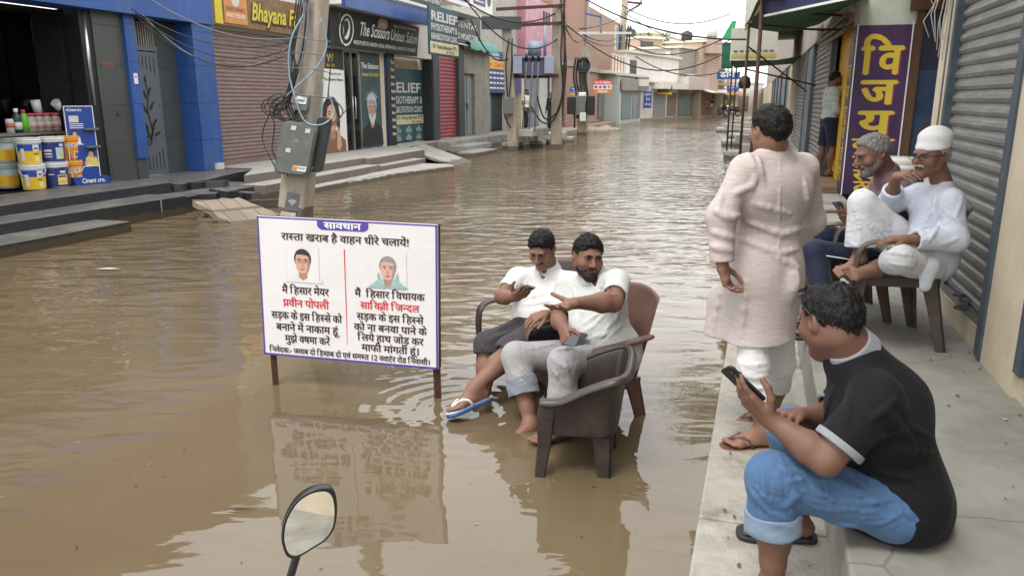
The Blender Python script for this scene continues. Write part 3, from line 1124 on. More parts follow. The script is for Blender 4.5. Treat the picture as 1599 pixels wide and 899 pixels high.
m.text('The Scissors Unisex',(-9.96,17.5,2.14),U_,V_,.1,M_black,.015,width=.95)
m.text('Family SALOON',(-9.96,17.6,2.28),U_,V_,.07,M_black,.01,width=.6)
m.box(-9.975,-9.966,16.95,18.05,2.42,2.9,M_black)
m.text('W',(-9.964,17.4,2.58),U_,V_,.3,M_goldtext,.01)
m.text('SALOON',(-9.964,17.4,2.47),U_,V_,.1,M_goldtext,.01)
one(m,'poster','salon poster of a dark-haired woman on white','poster',(-9.96,17.4,1.4))
m=MB()
poster(m,(-9.965,18.9,.4),U_,V_,1.16,2.5,mat('print_teal',(.04,.075,.085),.5,var=.4,scale=2.5))
face_art(m,(-9.96,19.5,1.12),U_,V_,.66,(.42,.28,.22),(.42,.53,.6),NRM,beard=(.5,.58,.62),top=M_black)
for k in range(9):
 a=.5+k*.27
 m.poly([(-9.956,19.5+x,1.6+z)for x,z in((.28*math.cos(a),.22*math.sin(a)),(.28*math.cos(a+.2),.22*math.sin(a+.2)),(.44*math.cos(a+.05),.36*math.sin(a+.08)))],MATS['print_hair_415259'])
m.text('The Scissors',(-9.96,19.48,2.5),U_,V_,.2,M_white,.02,width=1.0)
m.text('Unisex SALOON',(-9.96,19.48,2.3),U_,V_,.13,M_goldtext,.02,width=1.0)
one(m,'poster','dark teal poster of a grey-haired bearded man on the salon glass','poster',(-9.96,19.5,1.6))
m=MB()
o=Vector((-9.75,17.0,2.93))
v=Vector((.1,0,.84))
m.obox(o,(0,5.15,0),v,(-.08,0,.01),M_black)
n_=Vector((.006,0,0))
def sgn(txt,s,h,size,mm,bold=.0,shear=0.,width=None,align='C'):
 m.text(txt,o+n_+Vector((0,s,0))+v*h,U_,v.normalized(),size,mm,bold,shear,align,width)
sgn('The Scissors',1.45,.42,.46,M_white,.012,.25,1.75,'L')
sgn('Unisex',3.25,.42,.42,M_white,.012,.25,.95,'L')
sgn('Salon',4.25,.42,.42,M_white,.012,.25,.8,'L')
sgn('MAKEUP | BOTOX | HAIR SPA | FACIAL | HYDRA FACIAL | NANOPLASTIA TREATMENT',1.2,.14,.14,M_white,.012,0,3.8,'L')
sgn('Happy 93500-07640, 94163-96420',3.4,.84,.1,M_white,.01,0,1.5,'L')
m.disc(o+n_+Vector((0,.8,0))+v*.5,U_,v.normalized(),.36,.38,M_white,24)
m.disc(o+n_*1.3+Vector((0,.8,0))+v*.5,U_,v.normalized(),.31,.33,M_black,24)
m.disc(o+n_*1.5+Vector((0,.8,0))+v*.52,U_,v.normalized(),.17,.25,M_white,16)
m.poly([o+n_*1.7+Vector((0,.8+x,0))+v*(.5+z)for x,z in((-.12,-.25),(.02,-.1),(.1,.1),(.02,.28),(-.16,.2))],M_black)
m.disc(o+n_+Vector((0,2.75,0))+v*.86,U_,v.normalized(),.3,.14,mat('oval_gold',(.4,.3,.2),.5),20)
m.text('unisex',o+n_*1.4+Vector((0,2.75,0))+v*.83,U_,v.normalized(),.1,M_white,.01,.2)
one(m,'shop_sign','black salon sign with white script lettering and a round head emblem','sign',(-9.7,19.6,3.3))
m=MB()
m.box(-9.955,-9.93,20.42,20.95,.4,3.0,M_black)
for i,tx in enumerate(['The','Scissors','Unisex','Salon','Facial','Makeup','Hair Spa','Botox','Hydra','Nails','Men']):
 m.text(tx,(-9.926,20.79,2.68-i*.2),U_,V_,.13,M_white,.02,width=.24)
one(m,'sign_board','tall narrow black board of salon services on the blue pillar','sign',(-9.94,20.6,1.6))
m=MB()
m.box(-9.2,-9.12,18.6,22.6,4.22,5.0,M_white)
m.box(-9.12,-9.11,18.65,22.55,4.3,4.96,M_black)
m.text('MAKEUP | HAIR SPA | FACIAL | NANOPLASTIA TREATMENT',(-9.106,20.8,4.4),U_,V_,.17,M_white,.012,0,'C',3.4)
one(m,'shop_sign','white-edged black signboard above the blue canopy beam','sign',(-9.15,20.6,4.6))
M_teal=mat('clinic_teal',(.022,.075,.09),.5,var=.15)
M_cream_ink=mat('clinic_cream',(.62,.58,.36),.5)
m=MB()
TC=-10.3
m.box(TC-.03,TC,S_CL-2.85,S_CL,.42,2.6,M_teal)
SB=S_CL-2.85
for tx,z,h,s0,s1 in(('RELIEF',1.9,.42,.15,2.5),('PHYSIOTHERAPY &',1.57,.3,.1,2.6),('REHABILITATION CLINIC',1.3,.26,.1,2.62)):
 m.text(tx,(TC+.004,SB+(s0+s1)/2,z),U_,V_,h,M_offwhite,.02,0,'C',s1-s0)
m.box(TC,TC+.006,SB+.3,SB+2.65,.94,1.22,M_cream_ink)
m.text('Dr. Pankaj Bhankar (PT)',(TC+.009,SB+1.6,1.09),U_,V_,.15,M_black,.01,0,'C',1.9)
m.text('M.P.T. (Ortho)',(TC+.009,SB+2.1,.97),U_,V_,.1,M_black,.01,0,'C',.7)
pn=mat('print_pale_back',(.25,.33,.33),.5,var=.3,scale=5)
for r_ in range(2):
 for c_ in range(3):
  s0=SB+.35+c_*.78
  z0=.45+r_*.24
  m.poly([(TC+.004,s0,z0),(TC+.004,s0+.72,z0),(TC+.004,s0+.72,z0+.22),(TC+.004,s0,z0+.22)],mat('print_panel',(.05,.11,.12),.5))
  m.poly([(TC+.007,s0+.36+x,z0+y)for x,y in((-.2,0),(-.22,.1),(-.08,.15),(-.06,.2),(.06,.2),(.08,.15),(.22,.1),(.2,0))],pn)
one(m,'clinic_board','teal physiotherapy clinic board standing in the recess','sign',(TC,22,1.5))
m=MB()
c0=at_y(652,88,21.2)
t0,s0=st(c0)
TH_=t0
m.box(TH_-.06,TH_,20.4,22.6,2.9,4.2,M_teal)
m.box(TH_,TH_+.006,20.42,22.58,2.95,3.25,M_cream_ink)
m.text('Dr. Pankaj Bhankar (PT)',(TH_+.01,21.5,3.08),U_,V_,.15,M_black,.02,0,'C',1.8)
m.text('M.P.T. (Ortho)',(TH_+.01,21.9,2.98),U_,V_,.09,M_black,.02,0,'C',.6)
for tx,z,h in(('RELIEF',3.82,.34),('PHYSIOTHERAPY &',3.56,.25),('REHABILITATION CLINIC',3.32,.22)):
 m.text(tx,(TH_+.005,21.5,z),U_,V_,h,M_offwhite,.035,0,'C',2.0)
pane_=mat('print_pale_teal',(.1,.22,.24),.5,var=.3,scale=4)
one(m,'clinic_sign','hanging teal clinic sign with a cream name strip','sign',(TH_,21.5,3.5))
M_whitewash=mat('flaked_whitewash',(.5,.48,.43),.9,var=.15,scale=8,bump=.4,bscale=50,dirt=(.22,.2,.17),dirt_amt=.8,dirt_scale=5,tide=.07)
m=MB()
steppoly(m,[(-8.28,16.0),(-8.35,19.3),(-9.3,20.3),(-9.6,23.3)],-10.9,.39,MATS['brown_stone'],M_concrete_pale)
steppoly(m,[(-8.0,16.0),(-7.98,18.5)],-8.4,.22,MATS['brown_stone'],M_concrete_pale)
one(m,'steps','two wide stone steps before the salon glass','steps',(-8.3,17.5,0),bevel=.01)
m=MB()
steppoly(m,[(-7.6,15.4),(-7.25,17.0),(-7.0,18.0),(-7.25,18.3)],-8.2,.11,M_whitewash,M_concrete_pale)
steppoly(m,[(-7.75,13.2),(-7.55,15.35)],-8.1,.09,M_whitewash,M_concrete_pale)
one(m,'kerb_stones','flaking whitewashed kerb blocks at the water by the salon','kerb',(-7.5,16.5,0),bevel=.02)
m=MB()
a0,a1=(-9.7,20.3,.42),(-9.6,21.9,.42)
e0,e1=(-7.3,19.1,-.02),(-7.35,20.5,-.02)
dn=Vector((0,0,-.07))
vs=[Vector(p)for p in(a0,a1,e1,e0)]+[Vector(p)+dn for p in(a0,a1,e1,e0)]
m.add(vs,[(0,3,2,1),(4,5,6,7),(0,4,7,3),(1,2,6,5),(3,7,6,2)],M_concrete_pale)
m.add([(-9.2,20.75,-.2),(-9.2,20.95,-.2),(-7.9,20.1,-.2),(-7.9,19.9,-.2),(-9.2,20.75,.33),(-9.2,20.95,.33),(-7.9,20.1,.08),(-7.9,19.9,.08)],[(0,1,5,4),(2,3,7,6),(0,4,7,3),(1,2,6,5)],M_concrete)
one(m,'ramp','pale concrete ramp slanting from the clinic into the water','ramp',(-8.3,20.4,.2))
b=thing('shop_building','narrow shop with maroon shutter between dark grey posts','shop',(-10,25,.4))
m=MB()
m.box(-10.3,-9.9,23.75,24.25,.3,3.5,mat('charcoal_post',(.05,.058,.064),.6,var=.15))
m.box(-10.3,-9.9,26.05,26.6,.3,3.5,MATS['charcoal_post'])
m.box(-10.3,-10.0,23.75,26.6,3.3,7.6,M_upper)
m.box(-10.4,-9.2,23.75,26.6,4.4,4.55,M_offwhite)
m.build('wall',None,b)
m=MB()
shutter_mb(m,-10.04,24.25,26.05,.42,3.3,M_shut_red,.12,.02)
m.build('shutter',None,b)
m=MB()
m.box(-9.86,-9.78,25.2,28.0,3.55,4.55,M_black)
m.text('DENTAL',(-9.775,26.6,4.1),U_,V_,.26,M_white,.025,0,'C',2.1)
m.text('AND IMPLANT CLINIC',(-9.775,26.6,3.72),U_,V_,.26,M_white,.025,0,'C',2.4)
m.box(-9.79,-9.77,25.2,28.0,3.52,3.56,M_white)
one(m,'shop_sign','plain black sign with two white lines above the maroon shutter','sign',(-9.8,26.6,4.0))
m=MB()
m.box(-9.25,-9.17,22.9,27.6,4.62,5.6,M_white)
m.box(-9.17,-9.16,22.95,25.2,4.75,5.5,mat('mauve_print',(.2,.17,.28),.5))
m.box(-9.17,-9.16,25.6,26.8,4.8,5.45,M_navy)
for k in range(4):
 m.box(-9.16,-9.155,25.7,26.6,4.9+k*.13,4.94+k*.13,M_white)
m.disc((-9.155,27.2,5.1),U_,V_,.2,.25,M_black)
one(m,'shop_sign','white and mauve banner high above the maroon shutter','sign',(-9.2,25.5,5.1))
b=thing('cement_cabin','bare cement cabin with a pale grey steel door','cabin',(-10,28,.4))
M_rawcement=mat('raw_cement',(.29,.275,.235),.9,var=.18,scale=3,bump=.2,dirt=(.14,.13,.1),dirt_amt=.6,dirt_scale=1.8,tide=.12)
m=MB()
m.box(-13,-9.98,26.6,26.75,.2,3.45,M_rawcement)
m.box(-13,-9.98,27.9,29.6,.2,3.45,M_rawcement)
m.box(-13,-9.98,26.75,27.9,2.6,3.45,M_rawcement)
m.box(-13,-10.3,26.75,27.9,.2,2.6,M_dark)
m.box(-13.1,-9.8,26.5,29.7,3.45,3.58,M_rawcement)
m.build('wall',None,b)
m=MB()
m.box(-10.14,-10.1,26.76,27.89,.4,2.58,mat('door_sage',(.24,.29,.29),.5,var=.08))
m.box(-10.1,-10.08,27.3,27.34,.45,2.55,M_greymetal)
o=m.build('door',None,b)
m=MB()
m.tube([(-10.08,27.2,1.55),(-10.05,27.2,1.55),(-10.05,27.45,1.5)],.02,6,M_greymetal)
m.tube([(-10.06,27.3,1.55),(-10.06,27.3,1.3)],.02,6,M_greymetal)
h=m.build('handle',None,o,org=ORG[b.name])
m=MB()
tp=mat('teal_tarp',(.07,.27,.24),.6,var=.25,scale=8)
vs,fs=[],[]
for i in range(13):
 for j,(dt,dz)in enumerate(((-.9,.12),(-.1,.14),(.14,.05),(.16,-.22))):
  vs.append((-9.8+dt,26.6+i*.26,3.62+dz+random.uniform(-.05,.05)))
for i in range(12):
 for j in range(3):
  a=i*4+j
  fs.append((a,a+1,a+5,a+4))
m.add(vs,fs,tp,True)
one(m,'tarpaulin','crumpled teal tarpaulin on top of the cement cabin','tarpaulin',(-9.8,28,3.6))
m=MB()
steppoly(m,[(-9.1,24.1),(-9.05,26.7)],-10.0,.4,M_concrete,M_concrete_pale)
steppoly(m,[(-8.5,23.0),(-8.5,25.4)],-9.1,.26,M_concrete,M_concrete_pale)
steppoly(m,[(-7.95,22.2),(-7.95,24.3)],-8.55,.13,M_concrete,M_concrete_pale)
m.box(-10.0,-9.15,23.2,24.1,-.2,.38,M_concrete)
one(m,'steps','three grey cement steps beside the ramp','steps',(-8.7,24.3,0),bevel=.01)
m=MB()
m.box(-10.3,-9.1,26.7,34.5,-.3,.38,M_rawcement)
one(m,'porch','raised mossy porch in front of the blue medical board','porch',(-9.6,30,0))
# ---- LEFT ROW, FURTHER ALONG
M_whitebrick=brick_mat('whitewashed_brick',(.5,.48,.43),(.42,.4,.36),(.36,.34,.3),.24,.08,.012,.3)
M_redbrick=brick_mat('red_brick',(.42,.16,.085),(.3,.13,.08),(.42,.36,.3),.3,.11,.02,.3)
M_redbrick2=brick_mat('dull_red_brick',(.34,.15,.095),(.4,.22,.15),(.4,.35,.29),.3,.11,.02,.35)
M_pink=tile_mat('pink_tile',(.5,.235,.29),(.36,.18,.22),.5,.3,.5)
M_greenglass=mat('green_curtain_wall',(.2,.33,.28),.3,var=.2,scale=2)
b=thing('brick_building','whitewashed brick building behind the transformer poles','building',(-10,31,.4))
m=MB()
m.box(-14,-10.6,29.7,35.5,.2,8.2,M_whitebrick)
m.box(-10.75,-10.4,29.7,35.5,3.35,3.55,M_concrete)
m.box(-10.6,-10.3,33.0,33.3,.38,3.35,M_white)
m.box(-10.6,-10.3,35.2,35.5,.38,3.35,M_cream)
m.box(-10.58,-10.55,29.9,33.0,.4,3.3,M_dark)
m.build('wall',None,b)
m=MB()
shutter_mb(m,-10.54,33.3,35.2,.45,3.3,mat('pale_grey_shutter',(.42,.42,.4),.5,metal=.2,var=.1),.1,.02)
m.build('shutter',None,b)
m=MB()
m.box(-10.5,-10.44,30.3,31.2,.4,2.6,mat('sky_blue_frame',(.12,.2,.36),.5))
m.build('door',None,b)
b=thing('tiled_building','pink tiled upper storey over small shops past the transformer','building',(-10,38,.4))
m=MB()
m.box(-14,-10.2,35.5,42.8,3.6,6.3,M_pink)
m.box(-14,-10.4,35.5,42.8,.2,3.6,M_offwhite)
m.box(-14,-10.9,35.5,41.0,6.3,9.5,M_greenglass)
m.box(-10.4,-9.7,35.5,42.8,3.45,3.6,M_concrete)
for k in range(3):
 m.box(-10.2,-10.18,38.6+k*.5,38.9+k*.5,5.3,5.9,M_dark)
m.build('wall',None,b)
m=MB()
shutter_mb(m,-10.38,36,38.6,.4,3.2,mat('blue_grey_shutter',(.2,.235,.26),.5,var=.12),.1,.02)
m.build('shutter',None,b)
m=MB()
m.box(-10.3,-10.25,40.4,42.7,.4,3.0,mat('white_sheet_metal',(.62,.66,.66),.45,var=.06))
m.build('metal_panel',None,b)
m=MB()
TB=-10.25
m.box(TB-.06,TB,29.9,35.0,1.95,3.62,mat('medical_blue',(.04,.045,.17),.5))
m.box(TB,TB+.01,29.95,34.95,2.9,3.25,M_yellow)
m.box(TB+.01,TB+.015,30.1,30.7,3.05,3.11,M_red)
m.box(TB+.01,TB+.016,30.37,30.43,2.94,3.22,M_red)
m.text('Civil Hospital',(TB+.014,31.0,2.98),U_,V_,.26,M_red,.03,0,'L',2.6)
m.text('DR. ALKA',(TB+.004,30.1,3.42),U_,V_,.2,M_white,.03,0,'L',1.6)
m.text('Periodontist',(TB+.004,30.1,3.28),U_,V_,.15,M_white,.02,0,'L',1.6)
for k in range(4):
 m.disc((TB+.004,30.2,2.75-k*.2),U_,V_,.04,.04,M_white,8)
 for q in range(5):
  m.box(TB,TB+.005,30.45+q*.45,30.45+q*.45+random.uniform(.25,.4),2.71-k*.2,2.78-k*.2,M_white)
one(m,'clinic_board','blue medical board with an orange band and red cross','sign',(TB,32,2.8))
m=MB()
o=at_z(836,196,.4)
t0,s0=st(o)
m.box(t0,t0+.03,s0-.1,s0+1.3,.45,1.6,mat('wash_board',(.02,.03,.04),.5))
m.text('Wash',(t0+.034,s0+.6,1.22),U_,V_,.36,M_white,.03,0,'C',.9)
m.text('over',(t0+.034,s0+.6,.95),U_,V_,.3,M_white,.03,0,'C',.8)
m.box(t0+.03,t0+.033,s0+.35,s0+.95,.5,.85,mat('poster_blue',(.08,.2,.4),.5))
one(m,'sign_board','black laundry board leaning under the transformer','sign',(t0,s0,.5))
M_cream_far=mat('far_cream',(.68,.62,.5),.8,var=.08,dirt=(.4,.36,.3),dirt_amt=.4,dirt_scale=1.5)
b=thing('brick_building','tall bare red brick building with concrete corner post','building',(-10,45,.4))
m=MB()
m.box(-16,-10.0,42.9,48.0,.2,11,M_redbrick)
m.box(-10.0,-9.86,47.6,48.1,.2,12,M_concrete_pale)
m.box(-10.0,-9.9,42.9,47.6,3.5,3.75,M_concrete)
m.build('wall',None,b)
b=thing('brick_building','bare red brick house with arched balcony grille over a bakery','building',(-10,55,.4))
m=MB()
m.box(-18,-10.2,48.1,63,.2,7.3,M_redbrick2)
m.box(-10.3,-10.05,48.1,63,3.4,3.65,M_concrete)
m.box(-10.2,-10.12,59.2,61.8,4.3,7.0,M_cream_far)
m.build('wall',None,b)
m=MB()
m.box(-10.2,-10.08,59.6,61.4,4.5,6.9,mat('far_window_blue',(.24,.33,.4),.4))
m.build('window',None,b)
m=MB()
shutter_mb(m,-10.15,53.4,56.6,.4,2.7,mat('bakery_shutter',(.22,.21,.22),.5),.1,.02)
m.build('shutter',None,b)
m=MB()
m.box(-10.2,-9.3,53.2,58.4,3.4,3.6,M_cream_far)
for k in range(9):
 m.box(-9.36,-9.3,53.2+k*.65,53.45+k*.65,3.6,4.6,M_white if k%2 else mat('rail_tan',(.5,.3,.15),.7))
m.box(-9.36,-9.3,53.2,58.4,4.6,4.7,M_cream_far)
m.build('balcony',None,b)
m=MB()
m.box(-10.1,-9.95,56.7,57.2,.4,3.4,M_yellow)
m.build('pillar',None,b)
def hoarding(name,label,x0,y0,x1,y1,Y,rows,base,thick=.08,post=None):
 p0,p1=at_y(x0,y1,Y),at_y(x1,y0,Y)
 w_,h_=p1 .x-p0 .x,p1 .z-p0 .z
 q=MB()
 q.box(0,w_,0,thick,0,h_,base)
 for(z0,z1,mm,tx,tm,f)in rows:
  if mm is not None:
   q.poly([(.02,-.004,z0*h_),(w_-.02,-.004,z0*h_),(w_-.02,-.004,z1*h_),(.02,-.004,z1*h_)],mm)
  if tx:
   q.text(tx,(w_/2,-.008,(z0+(z1-z0)*.2)*h_),(1,0,0),(0,0,1),(z1-z0)*h_*.85,tm,.02,0,'C',w_*f)
 o=q.build(name)
 o.location=p0
 tag(o,label,'sign')
 return o,w_,h_
M_bred=mat('bakery_red',(.62,.06,.06),.5)
o,w_,h_=hoarding('shop_sign','red and white bakery sign on the brick house',926,125,956,146,46,[(.66,1,None,'Om Sai Bakery',M_white,.9),(.3,.64,M_white,None,None,0),(.0,.28,mat('bakery_orange',(.75,.22,.03),.5),'FRESH',M_white,.5)],M_bred)
q=MB()
for k,c in enumerate(((.3,.1,.3),(.6,.1,.1),(.1,.1,.4),(.5,.3,.1))):
 q.disc((w_*(.15+.23*k),-.007,h_*.47),(1,0,0),(0,0,1),w_*.09,h_*.12,mat('cake_%d'%k,c,.5))
q.build('cake_print',None,o)
hoarding('shop_sign','black and yellow shop sign over the shutters of the cream terrace house',1019,134,1050,148,at_z(1035,183.6,.2).y-.8,[(.35,1,None,'GUPTA STORE',M_offwhite,.85),(0,.28,M_yellow,None,None,0)],mat('far_black',(.06,.06,.055),.5))
hoarding('notice_board','blue notice with white lettering beside the far shutters',1005,143,1018,169,at_z(1012,185,.2).y-.8,[(.7,.95,None,'सूचना',M_white,.8),(.4,.65,None,'सेवा',M_white,.6),(.1,.35,None,'केन्द्र',M_white,.8)],mat('far_blue',(.03,.06,.3),.5))
hoarding('shop_sign','grey shop sign over the pale low house',984,121,1014,142,at_z(998,186,.2).y-.8,[(.35,.85,M_offwhite,None,None,0)],mat('far_sign_grey',(.2,.2,.19),.6))
hoarding('shop_sign','pale green strip sign above the block-walled shops',1058,137,1082,143,at_z(1070,181.6,.2).y-.8,[(.2,.9,mat('far_sign_green',(.4,.5,.3),.6),None,None,0)],M_fsh1 if 'M_fsh1' in globals()else M_greymetal)
def front(x0,y0,x1,y1,z=.2):
 return at_z(x0,y0,z),at_z(x1,y1,z)
def ztop(p,y):
 r=ray(799.5,y)
 return CAM_H+r.z/r.y*p.y
def far_building(label,x0,y0,x1,y1,ytop,m_wall,depth=8,openings=(),parapet=None,balcony=None,name='town_house'):
 a,c=front(x0,y0,x1,y1)
 ex=(c-a)
 L=ex.length
 ang=math.atan2(ex.y,ex.x)
 e=wthing(name,label,'building',(a.x,a.y,0),ang)
 zt=ztop(a,ytop)
 mb=MB()
 mb.box(0,L,0,depth,0,zt,m_wall)
 mb.box(-.1,L+.1,-.25,depth,zt,zt+.18,M_cream_far)
 mb.build('wall',None,e)
 rf_=random.Random(int(x0*7+x1))
 q=MB()
 zf=3.1
 wins=[]
 while zf+1.6<zt:
  q.box(-.05,L+.05,-.3,0,zf-.12,zf,M_cream_far if rf_.random()<.6 else M_fconc)
  x=L*.06
  while x<L*.9:
   ww=rf_.uniform(.8,1.6)
   if rf_.random()<.6:
    wins.append((x,min(L*.96,x+ww),zf+.45,zf+1.45))
   x+=ww+rf_.uniform(.5,1.6)
  if rf_.random()<.6:
   a_,c_=sorted((rf_.uniform(0,L*.6),rf_.uniform(L*.4,L)))
   k_=int((c_-a_)/.25)
   for i in range(k_):
    q.box(a_+i*.25,a_+i*.25+.07,-.3,-.24,zf,zf+.7,M_fwhite)
   q.box(a_,c_,-.31,-.23,zf+.7,zf+.78,M_fwhite)
  zf+=2.2
 if q.v:
  q.build('floor_slab',None,e)
 for(a_,c_,z0,z1)in wins:
  q=MB()
  q.box(a_,c_,-.05,-.001,z0,z1,rf_.choice((M_fwin,M_fwin,M_fsh1,M_fsh2,M_fsh3)))
  q.box(a_-.08,c_+.08,-.1,-.001,z0-.1,z0,M_cream_far)
  q.build('window',None,e)
 for(kind,u0,u1,z0,z1,mm)in openings:
  if kind=='window':
   continue
  z0,z1=.2+(z0-.2)*.68,.2+(z1-.2)*.68
  q=MB()
  if kind=='shutter':
   n_=24
   vs,fs=[],[]
   for x in(u0*L,u1*L):
    for i in range(n_*2+1):
     vs.append((x,-.03-(.03 if i%2 else 0),z0+(z1-z0)*i/(n_*2)))
   k_=n_*2+1
   q.add(vs,[(i,i+1,k_+i+1,k_+i)for i in range(k_-1)],mm)
  elif kind=='balcony':
   q.box(u0*L,u1*L,-1.0,0,z0,z1,mm)
  elif kind=='sign':
   q.box(u0*L,u1*L,-.25,-.12,z0,z1,mm)
  elif kind=='awning':
   q.add([(u0*L,0,z1),(u1*L,0,z1),(u1*L,-1.2,z0),(u0*L,-1.2,z0),(u0*L,0,z1-.08),(u1*L,0,z1-.08),(u1*L,-1.2,z0-.08),(u0*L,-1.2,z0-.08)],[(0,3,2,1),(4,5,6,7),(3,7,6,2),(0,4,7,3),(1,2,6,5)],mm)
  else:
   q.box(u0*L,u1*L,-.06,0,z0,z1,mm)
  q.build({'sign':'sign_board'}.get(kind,kind),None,e)
 return e,L,zt
M_fsh1=mat('far_grey_shutter',(.3,.31,.31),.5,var=.1)
M_fsh2=mat('far_brown_shutter',(.27,.19,.16),.5,var=.1)
M_fsh3=mat('far_green_shutter',(.2,.26,.25),.5,var=.1)
M_fwin=mat('far_window_dark',(.05,.055,.06),.3)
M_fbrick=brick_mat('far_brick',(.42,.25,.18),(.38,.24,.17),(.46,.4,.34),.4,.14,.03,.4)
M_fwhite=mat('far_white',(.74,.71,.66),.7,var=.06,dirt=(.5,.45,.38),dirt_amt=.35,dirt_scale=.6)
M_fpale=mat('far_pale_green',(.55,.6,.54),.7,var=.06,dirt=(.4,.4,.34),dirt_amt=.4,dirt_scale=1)
M_fconc=brick_mat('far_block_wall',(.36,.34,.3),(.31,.29,.25),(.26,.24,.2),.5,.2,.02,.4)
far_building('pale low house with grey shutters and small white balcony past the bakery',966,189,1003,185,118,M_fpale,8,[('shutter',.08,.46,.3,3.1,M_fsh3),('shutter',.52,.95,.3,3.1,M_fsh1),('sign',0,1,3.3,4.4,M_fconc),('window',.3,.7,4.6,5.4,M_fwin)])
far_building('cream two-storey house with a terrace parapet and dark window',975,187,1056,182,82,M_fwhite,10,[('shutter',.5,.74,.3,3.2,M_fsh1),('shutter',.78,.98,.3,3.2,M_fsh2),('balcony',.45,1,3.6,4.4,M_fwhite),('window',.72,.9,4.55,5.4,M_fwin),('window',.1,.3,4.5,5.3,M_fwin)])
far_building('grey block-walled shop house with a pink balcony front',1056,182,1100,180,75,M_fconc,10,[('shutter',.05,.4,.3,3.0,M_fsh3),('shutter',.45,.7,.3,3.0,M_fsh3),('shutter',.75,.97,.3,3.0,M_fsh2),('balcony',0,.95,3.6,5.2,mat('far_pinkish',(.58,.5,.47),.7,var=.1,dirt=(.35,.3,.26),dirt_amt=.5)),('window',.6,.8,5.4,6.6,M_fwin)])
far_building('unfinished red brick house closing the far end of the street',1090,181,1128,179,66,M_fbrick,10,[('shutter',.1,.5,.3,3.2,M_fsh2),('shutter',.55,.95,.3,3.2,M_fsh1),('awning',0,1,3.3,3.8,M_offwhite),('window',.2,.5,4.6,6.2,M_fwin),('window',.6,.85,4.6,6.2,M_fwin)])
far_building('distant low shops with awnings where the street bends',1106,177,1190,174,128,M_fwhite,10,[('shutter',.05,.2,.3,3,M_fsh2),('shutter',.25,.42,.3,3,M_fsh1),('awning',0,.5,3.2,3.8,mat('far_awning',(.35,.12,.1),.6)),('shutter',.5,.7,.3,3,M_fsh2)])
far_building('distant pale block of flats rising behind the bend',1060,172,1150,170,118,M_cream_far,12,[('window',.2,.3,3.4,4.6,M_fwin),('window',.5,.6,3.4,4.6,M_fwin)])
far_building('small brick rooftop room behind the cream terrace',994,181.2,1030,180.6,60,M_fbrick,3,name='rooftop_room')
M_bank=mat('silt_bank',(.31,.26,.2),.9,var=.15,bump=.4,bscale=9,dirt=(.42,.38,.32),dirt_amt=.5)
m=MB()
m.box(-10.2,-8.6,36,42,-.3,.22,M_bank)
m.box(-10.2,-9.3,42,64,-.3,.18,M_bank)
bk=one(m,'path',None,None,(-9,50,0),kind='structure',bevel=.05)
m=MB()
pa,pb_=at_z(960,192,.0),at_z(1135,181,.0)
m.obox(Vector((pa.x,pa.y,-.2)),pb_-pa,Vector((0,12,0)),Vector((0,0,.4)),M_bank)
o=m.build('path_far_end')
o.name='pavement_far'
tag(o,kind='structure')
m=MB()
for(x,y)in((1040,185),(1062,184),(920,204),(943,202),(1085,183)):
 p=at_z(x,y,.05)
 for k in range(5):
  m.sphere((p.x+random.uniform(-.8,.8),p.y+random.uniform(-.4,.4),.0),random.uniform(.3,.8),.5,random.uniform(.12,.3),M_bank,8,5)
tag(m.build('rubble'),kind='stuff')
M_block=mat('cement_block',(.36,.36,.32),.9,var=.12,bump=.2,bscale=40,tide=.1)
blocks=[(800,232,0),(820,229,0),(838,229,0),(848,226,0),(868,224,0),(884,222,0),(812,221,.24),(832,219,.24),(851,217,.24),(872,215,.24),(822,212,.48),(840,210,.48)]
src=None
lab=['half-sunk cement block at the water by the nearer transformer pole','cement block standing at the water left of the lone laundry board','cement block at the water under the laundry board','cement block in the bottom row beside the farther transformer pole','cement block behind the farther transformer pole at the water','rightmost cement block of the bottom row past the poles','leftmost cement block of the middle row','middle-row cement block under the man in white','middle-row cement block between the two poles','rightmost cement block of the middle row','left cement block of the top row','right cement block of the top row']
for(x,y,z),lb in zip(blocks,lab):
 p=at_z(x,y,z)
 if src is None:
  mb=MB()
  mb.box(-.3,.3,-.3,.3,0,.24,M_block)
  src=mb.build('cement_block',bevel=.015)
  o=src
 else:
  o=src.copy()
  COL.objects.link(o)
 o.location=(p.x,p.y,z-.02)
 o.rotation_euler=(0,0,-TH+random.uniform(-.1,.1))
 tag(o,lb,'block','cement blocks under the transformer')
 # ---- POLES
M_pole=mat('pole_concrete',(.41,.36,.295),.9,var=.2,scale=7,bump=.5,bscale=30,dirt=(.2,.155,.11),dirt_amt=.8,dirt_scale=3.5,stretch=(1,1,.4),tide=.14)
def concrete_pole(label,base,top,w0,w1,d0,d1,rot=-TH):
 e=wthing('utility_pole',label,'pole',(base.x,base.y,0))
 q=MB()
 ax,ay=Vector((math.cos(rot),math.sin(rot),0)),Vector((-math.sin(rot),math.cos(rot),0))
 vs=[]
 N=14
 for i in range(N+1):
  f=i/N
  c=(top-base)*f
  w_=w0+(w1-w0)*f
  d_=d0+(d1-d0)*f
  ch=.03
  for sx,sy in((-w_+ch,-d_),(w_-ch,-d_),(w_,-d_+ch),(w_,d_-ch),(w_-ch,d_),(-w_+ch,d_),(-w_,d_-ch),(-w_,-d_+ch)):
   vs.append(c+ax*sx+ay*sy)
 fs=[]
 for i in range(N):
  for k in range(8):
   k2=(k+1)%8
   fs.append((i*8+k,i*8+k2,i*8+8+k2,i*8+8+k))
 fs.append(tuple(N*8+k for k in range(8)))
 q.add(vs,fs,M_pole)
 q.build('shaft',None,e)
 return e
def sag(a,b_,drop,n=12):
 a,b_=Vector(a),Vector(b_)
 return[a.lerp(b_,i/n)-Vector((0,0,drop*4*(i/n)*(1-i/n)))for i in range(n+1)]
